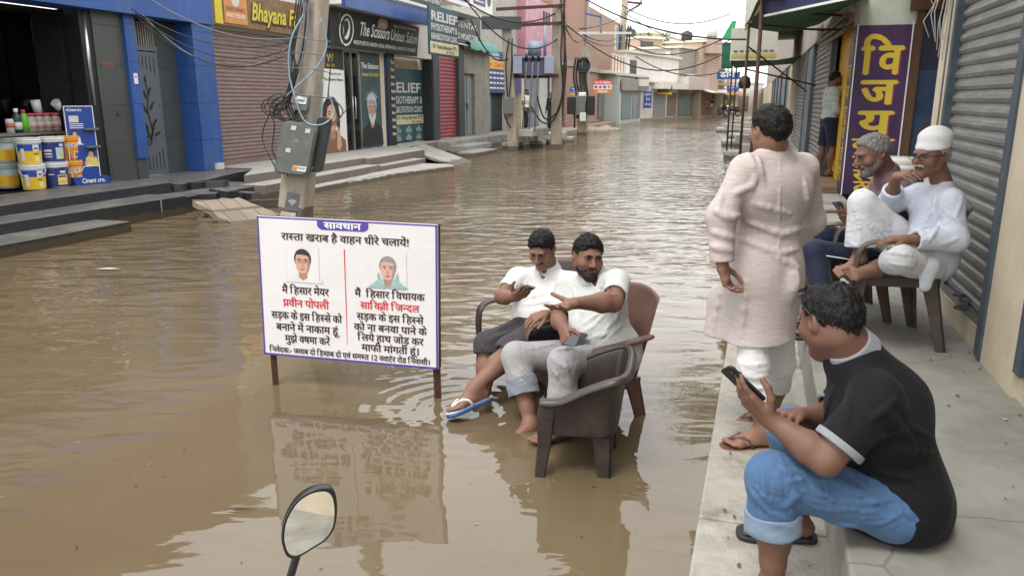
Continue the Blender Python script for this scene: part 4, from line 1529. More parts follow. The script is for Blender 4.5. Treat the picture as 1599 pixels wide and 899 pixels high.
PB=at_z(460,345,-.1)
PB=at_y(460,338,PB.y)
Y1=at_z(462,337,0).y
base1=at_y(461,342,Y1)
base1 .z=-.25
top1=at_y(497,-10,Y1)
pv=(top1-base1)
pole1=concrete_pole('near leaning concrete pole with meter box and black cable tangle',base1,base1+pv*2.2,.22,.10,.17,.09)
def on_pole(x,y,dy=0.0):
 p=at_y(x,y,Y1-.2+dy)
 return p-Vector((base1 .x,base1 .y,0))
M_boxgrey=mat('meter_box_green_grey',(.13,.145,.13),.55,var=.15,dirt=(.2,.19,.16),dirt_amt=.5,dirt_scale=6)
m=MB()
c=on_pole(465,232)
ux=(on_pole(492,236)-on_pole(436,229)).normalized()
uz=(on_pole(470,192)-on_pole(455,274)).normalized()
un=ux.cross(uz).normalized()
if un.y>0:
 un=-un
bw,bh=(on_pole(487,232)-on_pole(432,232)).length,(on_pole(468,192)-on_pole(457,274)).length
def rounded(w_,h_,r,n=5):
 pts=[]
 for cx,cy,a0 in((w_/2-r,h_/2-r,0),(-w_/2+r,h_/2-r,90),(-w_/2+r,-h_/2+r,180),(w_/2-r,-h_/2+r,270)):
  for i in range(n+1):
   a=R(a0+90*i/n)
   pts.append((cx+r*math.cos(a),cy+r*math.sin(a)))
 return pts
m.prism(rounded(bw,bh,.1),c-un*.02,ux,uz,un*.16,M_boxgrey)
mb_=m.build('meter_box',None,pole1,bevel=.012)
m=MB()
m.prism(rounded(bw*.9,bh*.92,.085),c+un*.14,ux,uz,un*.025,M_boxgrey)
for(dx,dz)in((-.1,.28),(.1,.26),(-.12,-.06)):
 m.obox(c+un*.166+ux*dx*bw/.5+uz*dz*bh/.8,ux*.07,uz*.06,un*.006,M_offwhite)
m.tube([c+un*.166+ux*-.03+uz*.1,c+un*.166+uz*.14,c+un*.166+ux*.03+uz*.1],.006,5,M_offwhite)
d_=m.build('door',None,mb_,org=(0,0,0),bevel=.01)
m=MB()
m.obox(c+un*.168+ux*.02-uz*bh*.4,ux*.19,uz*.075,un*.003,M_white)
m.obox(c+un*.172+ux*.025-uz*(bh*.4-.008),ux*.06,uz*.06,un*.002,M_orange)
m.text('बिजली',c+un*.173+ux*.145-uz*(bh*.4-.03),ux,uz,.035,M_blue_dark,.02)
m.build('sticker',None,mb_,org=(0,0,0))
m=MB()
c2=on_pole(473,160)
m.prism(rounded(.2,.22,.03),c2-ux*.1*0,ux,uz,un*.1,M_greymetal)
m.prism(rounded(.15,.1,.015),c2+uz*.03,ux,uz,un*.108,M_white)
m.text('0482',c2+uz*.01+un*.111,ux,uz,.05,M_black,.02)
m.build('electric_meter',None,pole1,bevel=.006)
m=MB()
c3=on_pole(497,215,.1)
m.prism(rounded(.2,.8,.06),c3+Vector((.04,.0,-.1)),ux,uz,un*.12,M_blackplastic)
m.build('junction_box',None,pole1,bevel=.01)
m=MB()
c4=on_pole(458,315)
m.obox(c4+un*.004-ux*.11-uz*.14,ux*.2,uz*.27,un*.004,mat('faded_sticker',(.13,.15,.15),.8,var=.3,scale=14))
m.obox(c4+un*.004-ux*.15-uz*.26,ux*.22,uz*.1,un*.004,mat('torn_paper',(.5,.47,.42),.9,var=.2,scale=14))
for r in(.03,.055,.08):
 pts=[c4+un*.012-ux*.01-uz*.06+ux*(r*math.cos(R(a)))+uz*(r*math.sin(R(a)))for a in range(40,141,12)]
 m.tube(pts,.007,4,M_offwhite)
m.sphere(c4+un*.01-ux*.01-uz*.06,.009,m=M_offwhite,nu=8,nv=5)
m.build('sticker',None,pole1)
random.seed(21)
def strand(pix,r,mm,jitter=3.0,name='cable',lift=0.0):
 pts=[]
 P=[Vector((x+random.uniform(-jitter,jitter),y+random.uniform(-jitter,jitter),dy))for x,y,dy in pix]
 for i in range(len(P)-1):
  p0,p1,p2,p3=P[max(0,i-1)],P[i],P[i+1],P[min(len(P)-1,i+2)]
  for k in range(6):
   t_=k/6
   q=0.5*((2*p1)+(p2-p0)*t_+(2*p0-5*p1+4*p2-p3)*t_*t_+(3*p1-p0-3*p2+p3)*t_**3)
   pts.append(on_pole(q.x,q.y,q.z))
 pts.append(on_pole(P[-1].x,P[-1].y,P[-1].z))
 q=MB()
 q.tube(pts,r,6,mm)
 q.build(name,None,pole1)
for k in range(7):
 dx=random.uniform(-6,6)
 strand([(478+dx,-8,0),(476+dx,40,-.05),(470+dx,90,-.05),(455+dx,130,-.05),(448+dx,165,-.05),(462+dx,190,-.02)],.009+.004*random.random(),random.choice([M_cable,M_cable,M_cable_grey]))
for k in range(5):
 dx=random.uniform(-3,8)
 strand([(468+dx,-8,0),(462+dx,30,0),(458,70+dx,0),(455+dx,110,-.1),(446+dx,150,-.1),(430+dx,178,-.1),(452,186+dx,-.1),(476,178+dx,-.1)],.01,M_cable)
strand([(476,20,0),(455,60,-.1),(452,110,-.1),(462,160,-.15),(478,190,-.15),(505,195,-.1),(522,175,.1),(512,145,.2)],.012,M_cable_blue,1)
strand([(500,30,-.05),(510,70,.0),(495,105,-.05),(470,130,-.1),(448,150,-.1)],.012,M_cable_blue,1)
strand([(505,125,.1),(502,180,.1),(503,215,.05),(492,255,.0),(478,272,-.05)],.011,M_cable_blue,1)
strand([(440,150,-.1),(421,170,-.1),(428,195,-.1),(425,235,-.15),(442,262,-.15),(450,276,-.1)],.009,M_cable,1)
strand([(424,172,0),(412,200,0),(410,220,0),(420,245,-.1),(430,262,-.1)],.008,M_cable,1)
for k in range(6):
 cx,cy,r=432+random.uniform(-9,16),166+random.uniform(-10,12),random.uniform(9,19)
 strand([(cx+r*math.cos(a),cy+r*.8*math.sin(a),-.1+.03*k)for a in[i*.7 for i in range(10)]],.009,M_cable,1,'cable_coil')
for k in range(3):
 strand([(440,62+24*k+4,.2),(462,58+24*k,-.14),(490,62+24*k,-.14),(515,66+24*k,.2)],.007,M_cable_grey,2)
strand([(455,148,.1),(480,150,-.15),(520,156,.1),(535,175,.3),(520,196,.2)],.01,M_cable_grey,1)
strand([(520,60,.1),(515,120,.1),(508,190,.1),(505,240,.1)],.008,M_cable,2)
strand([(530,20,.3),(540,100,.3),(545,160,.3),(520,195,.2)],.006,M_cable,2)
random.seed(5)
Y2,Y3=at_z(800,235,0).y,at_z(868,232,0).y
base2,top2=at_y(801,240,Y2),at_y(791,46,Y2)
base2 .z=-.2
pole2=concrete_pole('short concrete pole on the left of the transformer',base2,top2,.17,.15,.12,.1)
base3,top3=at_y(869,236,Y3),at_y(870,-60,Y3)
base3 .z=-.2
pole3=concrete_pole('tall concrete pole on the right of the transformer',base3,top3,.19,.13,.13,.1)
m=MB()
c=at_y(783,36,Y2-.3)
m.obox(c+Vector((-.65,0,-.2)),(1.3,.1,0),(0,0,.4),(0,.06,0),mat('blank_board',(.045,.05,.05),.5))
o=m.build('sign_board',None,None,org=tuple(c))
o.location=c
tag(o,'blank dark signboard on top of the shorter transformer pole','sign')
tr=wthing('transformer','violet grey electric transformer slung between two concrete poles','transformer',at_y(833,118,(Y2+Y3)/2))
to=tr.location.copy()
def tl(x,y,dy=0.0):
 return at_y(x,y,(Y2+Y3)/2+dy)-to
M_trans=mat('transformer_paint',(.12,.125,.2),.5,metal=.1,var=.12,dirt=(.1,.07,.05),dirt_amt=.4,dirt_scale=5)
M_trans2=mat('transformer_pale',(.27,.3,.4),.5,metal=.1,var=.1)
m=MB()
xa,xb=tl(806,100).x,tl(860,100).x
za,zb=tl(833,119).z,tl(833,93).z
m.box(xa,xb,-.4,.4,za,zb,M_trans)
m.box(xa-.06,xb+.06,-.46,.46,zb,zb+.05,M_trans)
m.build('tank',None,tr,bevel=.02)
for(x,wd)in((808,.3),(857,.32)):
 m=MB()
 c=tl(x,101,-.5)
 for k in range(6):
  m.box(c.x-wd/2,c.x+wd/2,-.5-.05*k,-.47-.05*k,c.z-.3,c.z+.25,M_trans2)
 m.box(c.x-wd*.4,c.x+wd*.4,-.71,-.4,c.z-.2,c.z+.2,M_trans2)
 m.build('radiator',None,tr,bevel=.01)
m=MB()
a,b2=tl(824,76,-.1),tl(845,76,-.1)
m.tube([a,b2],.24,18,M_trans2)
m.box(a.x+.08,a.x+.14,-.2,.1,zb,a.z-.1,M_trans)
m.box(b2 .x-.14,b2 .x-.08,-.2,.1,zb,a.z-.1,M_trans)
m.build('oil_drum',None,tr)
for x in(822,832,841):
 m=MB()
 c=tl(x,96,-.5)
 m.tube([c,c+Vector((0,-.1,.12)),c+Vector((0,-.1,.25))],[.05,.045,.03],10,M_blackplastic)
 m.tube([c+Vector((0,-.1,-.02)),tl(x-2,130,-.55),tl(x-4,165,-.5),tl(x-6,205,-.4)],.022,6,M_cable_grey)
 m.build('bushing',None,tr)
m=MB()
for z_ in(za-.06,):
 m.bar(tl(797,120,-.45),tl(872,119,.1),.1,.12,M_rust)
 m.bar(tl(797,118,.35),tl(872,117,.75),.1,.12,M_rust)
m.build('support_beam',None,tr)
m=MB()
m.bar(tl(775,15,-.3),tl(882,9,.4),.08,.1,M_rust)
m.bar(tl(790,41,-.3),tl(880,36,.4),.08,.1,M_rust)
m.bar(tl(785,40,-.3),tl(850,36,.3),.05,.06,M_rust)
m.build('cross_arm',None,tr)
m=MB()
m.tube([tl(851,90,0),tl(851,40,0)],.05,8,M_trans2)
m.build('vent_pipe',None,tr)
def pole_cables(e,base,Y,lines,mm=M_cable,r=.022,name='cable'):
 for ln_ in lines:
  q=MB()
  pts=[at_y(x,y,Y+dy)-Vector((base.x,base.y,0))for x,y,dy in ln_]
  sm=[]
  for i in range(len(pts)-1):
   p0,p1,p2,p3=pts[max(0,i-1)],pts[i],pts[i+1],pts[min(len(pts)-1,i+2)]
   for k in range(5):
    t_=k/5
    sm.append(0.5*((2*p1)+(p2-p0)*t_+(2*p0-5*p1+4*p2-p3)*t_*t_+(3*p1-p0-3*p2+p3)*t_**3))
  sm.append(pts[-1])
  q.tube(sm,r,5,mm)
  q.build(name,None,e)
pole_cables(pole3,base3,Y3,[[(875,-20,-.2),(878,40,-.25),(876,90,-.25),(879,140,-.25),(872,170,-.3),(862,190,-.3),(845,190,-.3),(828,165,-.3)],[(880,-20,0),(882,60,-.2),(880,120,-.2),(876,160,-.2),(868,178,-.2),(850,185,-.3),(838,150,-.3)],[(885,-20,0),(880,30,0),(884,100,0),(880,150,0),(876,205,0)]],r=.03)
pole_cables(pole2,base2,Y2,[[(795,60,-.2),(790,100,-.2),(792,150,-.2),(788,180,-.25),(798,200,-.2)],[(800,60,-.2),(798,120,-.2),(793,170,-.2)]],r=.025)
for(e,base,Y,x,y,w_,h_)in((pole2,base2,Y2,794,165,.35,.55),):
 m=MB()
 p=at_y(x,y,Y-.25)-Vector((base.x,base.y,0))
 m.box(p.x-w_/2,p.x+w_/2,p.y-.1,p.y+.1,p.z-h_/2,p.z+h_/2,M_boxgrey)
 m.build('meter_box',None,e,bevel=.02)
spec=[('concrete pole wrapped in black cable coils beside the brick building',909,212,915,80,.24,.2,38.0),('tall leaning pole past the bakery sign',961,190,979,-30,.32,.2,None),('slanting pole before the far block-walled house',1102,182,1114,62,.3,.2,None)]
far_poles=[]
for lb,x0,y0,x1,y1,wa,wb,Y in spec:
 Yp=Y or at_z(x0,y0,0).y
 bs=at_y(x0,y0,Yp)
 bs.z=-.2
 tp_=at_y(x1,y1,Yp)
 e=concrete_pole(lb,bs,tp_,wa,wb,wa*.7,wb*.7)
 far_poles.append((e,bs,Yp))
e,bs,Yp=far_poles[0]
pole_cables(e,bs,Yp,[[(905+d,90,-.3),(902+d,120,-.3),(906+d,150,-.3),(903+d,185,-.3)]for d in(-6,-2,3,8,12)],r=.05)
for k in range(3):
 q=MB()
 c=at_y(911,99+k*2,Yp-.35)-Vector((bs.x,bs.y,0))
 q.tube([c+Vector((.25*math.cos(a),0,.25*math.sin(a)))*(1+.08*k)for a in[i*.42 for i in range(16)]],.05,5,M_cable)
 q.build('cable_coil',None,e)
for bi,(dx,y,w_,h_,mm)in enumerate(((0,152,.35,.45,M_white),(-5,165,.6,.9,M_boxgrey),(13,165,.4,.9,M_blackplastic),(1,183,.3,.4,M_offwhite),(-17,165,.4,.8,M_blackplastic))):
 q=MB()
 c=at_y(909+dx,y,Yp-.4-.031*bi)-Vector((bs.x,bs.y,0))
 q.box(c.x-w_/2,c.x+w_/2,c.y-.12,c.y+.12,c.z-h_/2,c.z+h_/2,mm)
 q.build('meter_box',None,e,bevel=.03)
q=MB()
c,c_=at_y(915,47,Yp)-Vector((bs.x,bs.y,0)),at_y(975,51,Yp)-Vector((bs.x,bs.y,0))
q.bar(at_y(905,52,Yp)-Vector((bs.x,bs.y,0)),at_y(985,52,Yp+6)-Vector((bs.x,bs.y,0)),.1,.12,M_offwhite)
q.bar(at_y(915,22,Yp)-Vector((bs.x,bs.y,0)),at_y(938,27,Yp)-Vector((bs.x,bs.y,0)),.08,.08,M_blue)
q.bar(at_y(938,24,Yp)-Vector((bs.x,bs.y,0)),at_y(938,52,Yp)-Vector((bs.x,bs.y,0)),.08,.08,M_greymetal)
q.build('cross_arm',None,e)
e,bs,Yp=far_poles[1]
pole_cables(e,bs,Yp,[[(975+d,40,-.4),(970+d,90,-.5),(966+d,130,-.5),(956+d,180,-.5)]for d in(-8,-4,6,10)],r=.07)
q=MB()
q.bar(at_y(972,3,Yp)-Vector((bs.x,bs.y,0)),at_y(1003,6,Yp)-Vector((bs.x,bs.y,0)),.15,.15,M_rust)
q.bar(at_y(975,22,Yp)-Vector((bs.x,bs.y,0)),at_y(1001,6,Yp)-Vector((bs.x,bs.y,0)),.12,.12,M_rust)
q.bar(at_y(1001,-5,Yp)-Vector((bs.x,bs.y,0)),at_y(1001,6,Yp)-Vector((bs.x,bs.y,0)),.1,.1,M_rust)
q.build('cross_arm',None,e)
for bi,(dx,y,w_,h_,mm)in enumerate(((-6,150,.8,.9,M_white),(4,151,.7,.9,M_offwhite),(-8,168,1.3,1.9,M_blackplastic))):
 q=MB()
 c=at_y(961+dx,y,Yp-.6-.05*bi)-Vector((bs.x,bs.y,0))
 q.box(c.x-w_/2,c.x+w_/2,c.y-.2,c.y+.2,c.z-h_/2,c.z+h_/2,mm)
 q.build('meter_box',None,e,bevel=.05)
e,bs,Yp=far_poles[2]
q=MB()
c=at_y(1100,163,Yp-.6)-Vector((bs.x,bs.y,0))
q.box(c.x-.7,c.x+.7,c.y-.3,c.y+.3,c.z-1,c.z+1,M_blackplastic)
q.build('meter_box',None,e,bevel=.05)
q=MB()
q.bar(at_y(1113,60,Yp)-Vector((bs.x,bs.y,0)),at_y(1128,62,Yp)-Vector((bs.x,bs.y,0)),.15,.15,M_rust)
q.build('cross_arm',None,e)
for(x,y0,y1,lb)in((1033,186,115,'thin dark pipe post before the cream house'),(1086,184,120,'thin grey pipe post before the block-walled house'),(1016,184,150,'short pipe post beside the blue notice')):
 p,q_=at_z(x,y0,0),None
 t_=at_y(x,y1,p.y)
 m=MB()
 m.tube([(0,0,-.2),(0,0,t_.z)],.11,8,M_greymetal)
 m.lathe([(.12,0),(.14,.12),(.04,.16)],(0,0,t_.z),8,M_greymetal)
 o=m.build('pipe_post')
 o.location=(p.x,p.y,0)
 tag(o,lb,'post')
def arrow_sign(label,x,yb,yt0,yt1,x0,x1,left,Y):
 p=at_y(x,yb,Y)
 e=wthing('street_sign',label,'sign',(p.x,p.y,0))
 bs=Vector((p.x,p.y,0))
 q=MB()
 t_=at_y(x,yt1-2,Y)-bs
 q.tube([(0,0,-.2),(0,0,t_.z)],.05,8,M_rust)
 q.build('post',None,e)
 a,c=at_y(x0,yt0,Y-.1)-bs,at_y(x1,yt1,Y-.1)-bs
 wx,hz=c.x-a.x,a.z-c.z
 q=MB()
 y0=a.y
 hm=a.z-hz/2+hz*.15
 pts=[(0,0),(.25,1),(1,1),(1,0)]
 tipx=.3*wx
 if left:
  poly=[(a.x,hm),(a.x+tipx*.8,a.z-hz*.7),(c.x,a.z-hz*.7),(c.x,a.z),(a.x+tipx*.8,a.z)]
  pl=[(a.x+tipx*.6,c.z),(c.x,c.z),(c.x,a.z-hz*.72),(a.x+tipx*.6,a.z-hz*.72)]
 else:
  poly=[(c.x,hm),(c.x-tipx*.8,a.z),(a.x,a.z),(a.x,a.z-hz*.7),(c.x-tipx*.8,a.z-hz*.7)]
  pl=[(a.x,c.z),(c.x-tipx*.6,c.z),(c.x-tipx*.6,a.z-hz*.72),(a.x,a.z-hz*.72)]
 sb=mat('sign_blue',(.02,.12,.48),.4)
 q.prism(poly,(0,y0,0),(1,0,0),(0,0,1),(0,.03,0),sb)
 q.prism(pl,(0,y0-.004,0),(1,0,0),(0,0,1),(0,.03,0),M_yellow)
 cx=(a.x+c.x)/2+(.06 if left else-.06)*wx
 q.text('गली नं',(cx,y0-.006,a.z-hz*.34),(1,0,0),(0,0,1),hz*.3,M_white,.03,width=wx*.6)
 q.text('पार्क',(cx,y0-.006,a.z-hz*.64),(1,0,0),(0,0,1),hz*.22,M_white,.03,width=wx*.5)
 q.build('sign_plate',None,e)
arrow_sign('blue and yellow arrow sign pointing left, before the brick building',897,206,136,149,889,906,True,at_z(897,207,0).y)
arrow_sign('blue and yellow arrow sign pointing right, before the far right-hand shops',1144,200,134,149,1136,1154,False,at_z(1144,200,0).y)
random.seed(11)
wires=[((870,-30,Y3),(1165,62,22),.5),((885,40,Y3),(975,60,60),.6),((875,20,Y3),(911,60,38),.5),((911,62,38),(1140,78,40),1.2),((911,55,38),(975,52,60),.4),((975,20,61),(1115,66,82),.8),((975,52,61),(1115,72,82),.8),((975,66,61),(1150,50,40),1.0),((980,90,61),(1110,95,82),.9),((978,78,61),(1135,110,60),1.0),((970,8,61),(1140,22,60),1.0),((1115,66,82),(1150,55,40),.3),((905,46,38),(1000,8,61),.3),((700,-20,24),(870,20,Y3),.6),((720,-10,22),(872,60,Y3),.8),((735,30,24),(795,90,Y2),.5),((980,70,61),(1100,100,80),.2),((1000,80,70),(1130,120,82),.4)]
for i,((x0,y0,Ya),(x1,y1,Yb),dr)in enumerate(wires):
 a,c=at_y(x0,y0,Ya),at_y(x1,y1,Yb)
 m=MB()
 pts=[p-a for p in sag(a,c,dr)]
 m.tube(pts,.016*(1+(Ya+Yb)/90),4,M_cable)
 o=m.build('overhead_wire')
 o.location=a
 tag(o,'thin black overhead wire strung between the poles against the sky','wire','overhead wires between the street poles')
for i,(y0,y1,dr)in enumerate(((14,66,.25),(20,75,.35),(30,82,.4),(24,70,.5),(-5,60,.2))):
 a,c=at_y(205+i*6,y0,Y1+.3),at_y(455,y1,Y1-.1)
 m=MB()
 m.tube([p-a for p in sag(a,c,dr)],.0085,5,random.choice([M_cable_grey,M_cable]))
 o=m.build('service_cable')
 o.location=a
 tag(o,'sagging service cable running from the blue shop to the near leaning pole','cable','service cables to the near pole')
 # ---- CLUTTER AT THE FAR END
random.seed(31)
def far_thing(name,label,cat,mb,p,group=None,rot=0.0):
 o=mb.build(name)
 o.location=p
 o.rotation_euler=(0,0,rot)
 tag(o,label,cat,group)
 return o
M_tank=mat('roof_tank_black',(.03,.03,.033),.5,var=.15)
M_tank_w=mat('roof_tank_white',(.6,.6,.57),.6,var=.1)
for(x,y,Y,mm,lb)in((983,66,78,M_tank,'black water tank on the roof of the cream terrace house'),(1046,66,80,M_tank_w,'pale water tank at the right corner of the cream terrace'),(1072,69,84,M_tank,'black water tank above the block-walled shop house'),(1112,58,86,M_tank_w,'pale water tank on top of the unfinished brick house')):
 p=at_y(x,y,Y)
 q=MB()
 q.lathe([(.55,0),(.6,.05),(.6,1.0),(.5,1.15),(.2,1.25),(.2,1.33),(0,1.33)],(0,0,0),14,mm)
 q.lathe([(.5,-.5),(.5,0)],(0,0,0),8,M_fconc)
 far_thing('water_tank',lb,'water tank',q,p)
M_leafA=mat('terrace_leaf',(.05,.1,.03),.8,var=.4,scale=20)
for x in(990,1001,1012,1040):
 p=at_y(x,68,76)
 q=MB()
 for k in range(90):
  a,r_=random.uniform(0,6.28),random.uniform(0,.45)
  c=Vector((r_*math.cos(a),r_*math.sin(a),random.uniform(.2,.9)))
  u_=Vector((random.uniform(-1,1),random.uniform(-1,1),random.uniform(-.5,.8))).normalized()*.16
  v_=u_.orthogonal().normalized()*.06
  q.poly([c-v_,c+u_,c+v_,c-u_*.4],M_leafA)
 q.lathe([(.15,-.15),(.22,.2)],(0,0,0),8,M_fsh2)
 far_thing('potted_plant','green potted plant on the cream terrace parapet','plant',q,p,'potted plants along the cream terrace')
cols=[(.5,.06,.1),(.45,.1,.25),(.08,.12,.35),(.55,.35,.08),(.1,.25,.12),(.5,.45,.4)]
for i,(x,y,w_,kind,lb)in enumerate(((1113,178,2.0,'red','market stall heaped with red and pink goods at the bend'),(1124,178,1.8,'umb','stall under a black umbrella at the bend'),(1134,177,1.6,'tarp','stall with a faded blue sheet at the far right end'),(1101,180,1.5,'red','low stall of coloured goods before the brick house'))):
 p=at_z(x,y,.22)
 e=wthing('market_stall',lb,'stall',p)
 q=MB()
 q.box(-w_/2,w_/2,-.4,.4,.75,.82,M_fsh2)
 for sx_ in(-1,1):
  for sy_ in(-1,1):
   q.box(sx_*w_*.46-.04,sx_*w_*.46+.04,sy_*.35-.04,sy_*.35+.04,0,.75,M_fsh2)
 q.build('table',None,e)
 q=MB()
 for k in range(16):
  c=cols[(k+i)%6]
  mm=mat('goods_%d'%((k+i)%6),c,.7)
  x0=random.uniform(-w_/2,w_/2-.3)
  z0=.82+(0 if k<8 else.25)
  q.box(x0,x0+random.uniform(.2,.4),-.3+.06*(k%4),.1+.05*(k%5),z0+.002*k,z0+random.uniform(.15,.35),mm)
 o=q.build('goods',None,e)
 o['kind']='stuff'
 q=MB()
 if kind=='umb':
  q.tube([(0,0,.8),(0,0,2.6)],.03,6,M_greymetal)
  q.lathe([(1.2,2.15),(.8,2.42),(.4,2.55),(.02,2.62)],(0,0,0),12,M_blackplastic)
  q.build('umbrella',None,e)
 else:
  for sx_ in(-1,1):
   q.tube([(sx_*w_*.46,.35,.8),(sx_*w_*.46,.35,2.5)],.035,6,M_rust)
   q.tube([(sx_*w_*.46,-.45,.8),(sx_*w_*.46,-.45,2.2)],.035,6,M_rust)
  q.add([(-w_*.55,.5,2.5),(w_*.55,.5,2.5),(w_*.55,-.7,2.15),(-w_*.55,-.7,2.15),(-w_*.55,.5,2.46),(w_*.55,.5,2.46),(w_*.55,-.7,2.11),(-w_*.55,-.7,2.11)],[(0,3,2,1),(4,5,6,7),(3,7,6,2),(0,4,7,3),(1,2,6,5)],mat('stall_red',(.4,.08,.07),.7)if kind=='red' else mat('stall_blue',(.12,.22,.4),.7))
  q.build('canopy',None,e)
for(x,y,Y,lb)in((1047,92,71,'air conditioner box on the cream terrace house'),(1060,108,73,'air conditioner box on the block-walled shop house'),(998,128,66,'air conditioner box on the pale low house'),(1098,104,76,'air conditioner box on the unfinished brick house')):
 p=at_y(x,y,Y)
 q=MB()
 q.box(-.45,.45,-.2,.15,0,.6,M_offwhite)
 q.lathe([(.22,-.21),(.22,-.2)],(0,0,.3),12,M_greymetal)
 far_thing('air_conditioner',lb,'air conditioner',q,p)
far_building('pale three-storey house rising behind the bakery pole',1004,178.5,1032,177.8,52,M_cream_far,9,[('window',.15,.35,6.0,7.4,M_fwin),('window',.55,.8,6.0,7.4,M_fwin)])
far_building('tall grey house rising behind the block-walled shop house',1058,177.5,1082,177,64,M_fconc,9,[('window',.2,.45,6.4,7.6,M_fwin)])
for(x,y0,y1,lb)in((1052,178,60,'distant thin pole rising behind the cream terrace house'),(1136,178,70,'distant thin pole at the bend by the far stalls'),(1096,178,88,'distant short pole among the far roofs')):
 p=at_z(x,y0,.1)
 t_=at_y(x+2,y1,p.y)
 q=MB()
 q.tube([(0,0,0),(t_.x-p.x,0,t_.z)],[.16,.1],6,M_pole)
 q.bar((t_.x-p.x-.8,0,t_.z-.5),(t_.x-p.x+.8,0,t_.z-.5),.08,.08,M_rust)
 far_thing('utility_pole',lb,'pole',q,p)
p0,p1=at_y(1083,84,74),at_y(1126,62,74)
q=MB()
q.box(0,(p1 .x-p0 .x)*.38,-.6,3,0,p1 .z-p0 .z,M_fconc)
q.box((p1 .x-p0 .x)*.38,p1 .x-p0 .x,-.5,3,0,p1 .z-p0 .z,M_fbrick)
q.box(.6,p1 .x-p0 .x,.1,3,-3.5,0,M_fbrick)
far_thing('rooftop_room','overhanging brick and block room on the unfinished house at the street end','building',q,p0)
random.seed(77)
e=thing('tree','leafy tree leaning over the street from behind the right-hand shops','tree',(3.8,21,0))
m=MB()
M_bark=mat('bark',(.1,.075,.055),.9,var=.3,scale=12,bump=.4)
m.tube([(3.8,21,.2),(3.7,21,3),(3.4,20.8,5.6),(2.6,20.6,7.0)],[.2,.17,.14,.11],10,M_bark)
tips=[]
for k in range(12):
 a=Vector((2.6,20.6,7.0))if k%2 else Vector((3.4,20.8,5.8))
 c=Vector((random.uniform(-2.0,3.5),20.5+random.uniform(-1.8,2.2),random.uniform(6.4,8.6)))
 if k<6:
  c=Vector((random.uniform(-1.7,-.7),20+random.uniform(-1.2,2.2),random.uniform(5.6,7.4)))
 mid=a.lerp(c,.5)+Vector((0,0,.5))
 m.tube([a,mid,c],[.07,.045,.015],6,M_bark)
 tips+=[c,mid.lerp(c,.5),mid.lerp(c,.8)]
m.build('trunk',None,e)
m=MB()
lf=[mat('leaf_dark',(.03,.065,.02),.6,var=.2),mat('leaf_mid',(.05,.095,.03),.6,var=.2),mat('leaf_light',(.08,.13,.04),.6,var=.2)]
for c in tips:
 for k in range(110):
  d=Vector((random.gauss(0,.32),random.gauss(0,.32),random.gauss(-.05,.24)))
  p=c+d
  if p.z<5.0:
   continue
  u_=Vector((random.uniform(-1,1),random.uniform(-1,1),random.uniform(-.8,.4))).normalized()*random.uniform(.05,.1)
  v_=u_.orthogonal().normalized()*.028
  m.poly([p-u_,p-v_,p+u_,p+v_],random.choice(lf))
m.build('crown',None,e)
# ---- RIGHT ROW OF SHOPS
BEFORE=set(bpy.data.objects)
random.seed(3)
M_shut_grey=mat('grey_steel_shutter',(.17,.18,.175),.5,metal=.15,var=.2,scale=3,dirt=(.34,.31,.25),dirt_amt=.85,dirt_scale=5,stretch=(1,.5,5))
M_shut_tan=mat('old_tan_shutter',(.21,.195,.17),.5,metal=.2,var=.18,dirt=(.12,.1,.08),dirt_amt=.5,dirt_scale=3)
M_chan=mat('shutter_channel',(.075,.105,.135),.5,metal=.2,var=.15,dirt=(.17,.16,.14),dirt_amt=.4,dirt_scale=6)
b=thing('shop_building','cream plastered shop with the big grey roller shutter behind the seated men','shop',(1.36,5,.2))
m=MB()
m.box(1.36,1.6,4.27,4.84,.22,3.0,M_cream)
m.box(1.36,1.6,6.62,6.95,.22,3.0,M_cream)
m.box(1.60,4.2,6.93,6.95,.22,3.0,M_cream)
m.box(1.385,1.6,4.84,6.62,.22,.36,M_cream)
m.box(1.36,1.6,-3,1.2,.22,3.0,M_cream)
m.box(1.36,1.6,-16,-3,.22,3.0,M_cream)
m.box(1.385,1.6,1.2,4.27,.22,.36,M_cream)
m.box(1.3,1.7,-3,6.95,3.0,3.5,M_cream)
m.box(1.36,4.5,-16,6.93,3.5,6.0,M_upper)
m.box(.5,1.4,-3,6.95,3.5,3.62,M_concrete)
m.build('wall',None,b)
m=MB()
shutter_mb(m,1.425,4.9,6.58,.40,3.0,M_shut_grey,.082,.024,-1)
m.box(1.395,1.425,4.9,6.58,.36,.42,M_shut_grey)
m.build('shutter',None,b)
m=MB()
m.box(1.345,1.40,4.84,4.94,.24,3.0,M_chan)
m.build('shutter_channel',None,b)
m=MB()
m.box(1.36,1.42,6.55,6.62,.36,3.0,M_chan)
m.build('shutter_channel',None,b)
m=MB()
shutter_mb(m,1.425,1.25,4.2,.40,3.0,M_shut_grey,.082,.024,-1)
m.box(1.395,1.425,1.25,4.2,.36,.42,M_shut_grey)
m.build('shutter',None,b)
m=MB()
m.box(1.35,1.42,4.17,4.27,.36,3.0,M_chan)
m.build('shutter_channel',None,b)
for a_,c_ in((-6,-3.3),(-9.6,-6.6),(-13.5,-10.2)):
 m=MB()
 shutter_mb(m,1.35,a_,c_,.40,3.0,M_shut_brown if a_>-9 else M_shut_tan,.082,.024,-1)
 m.build('shutter',None,b)
def bolt(s,z,L=.16):
 q=MB()
 q.tube([(1.37,s-L,z),(1.37,s+.1,z)],.009,8,M_greymetal)
 q.box(1.375,1.40,s-.07,s+.07,z-.03,z+.03,M_greymetal)
 q.lathe([(.035,0),(.04,.01),(.035,.02)],(1.365,s-.03,z-.045),12,M_greymetal)
 q.lathe([(.035,0),(.04,.01),(.035,.02)],(1.365,s+.04,z+.025),12,M_greymetal)
 q.build('bolt',None,b,bevel=.003)
bolt(3.98,.47)
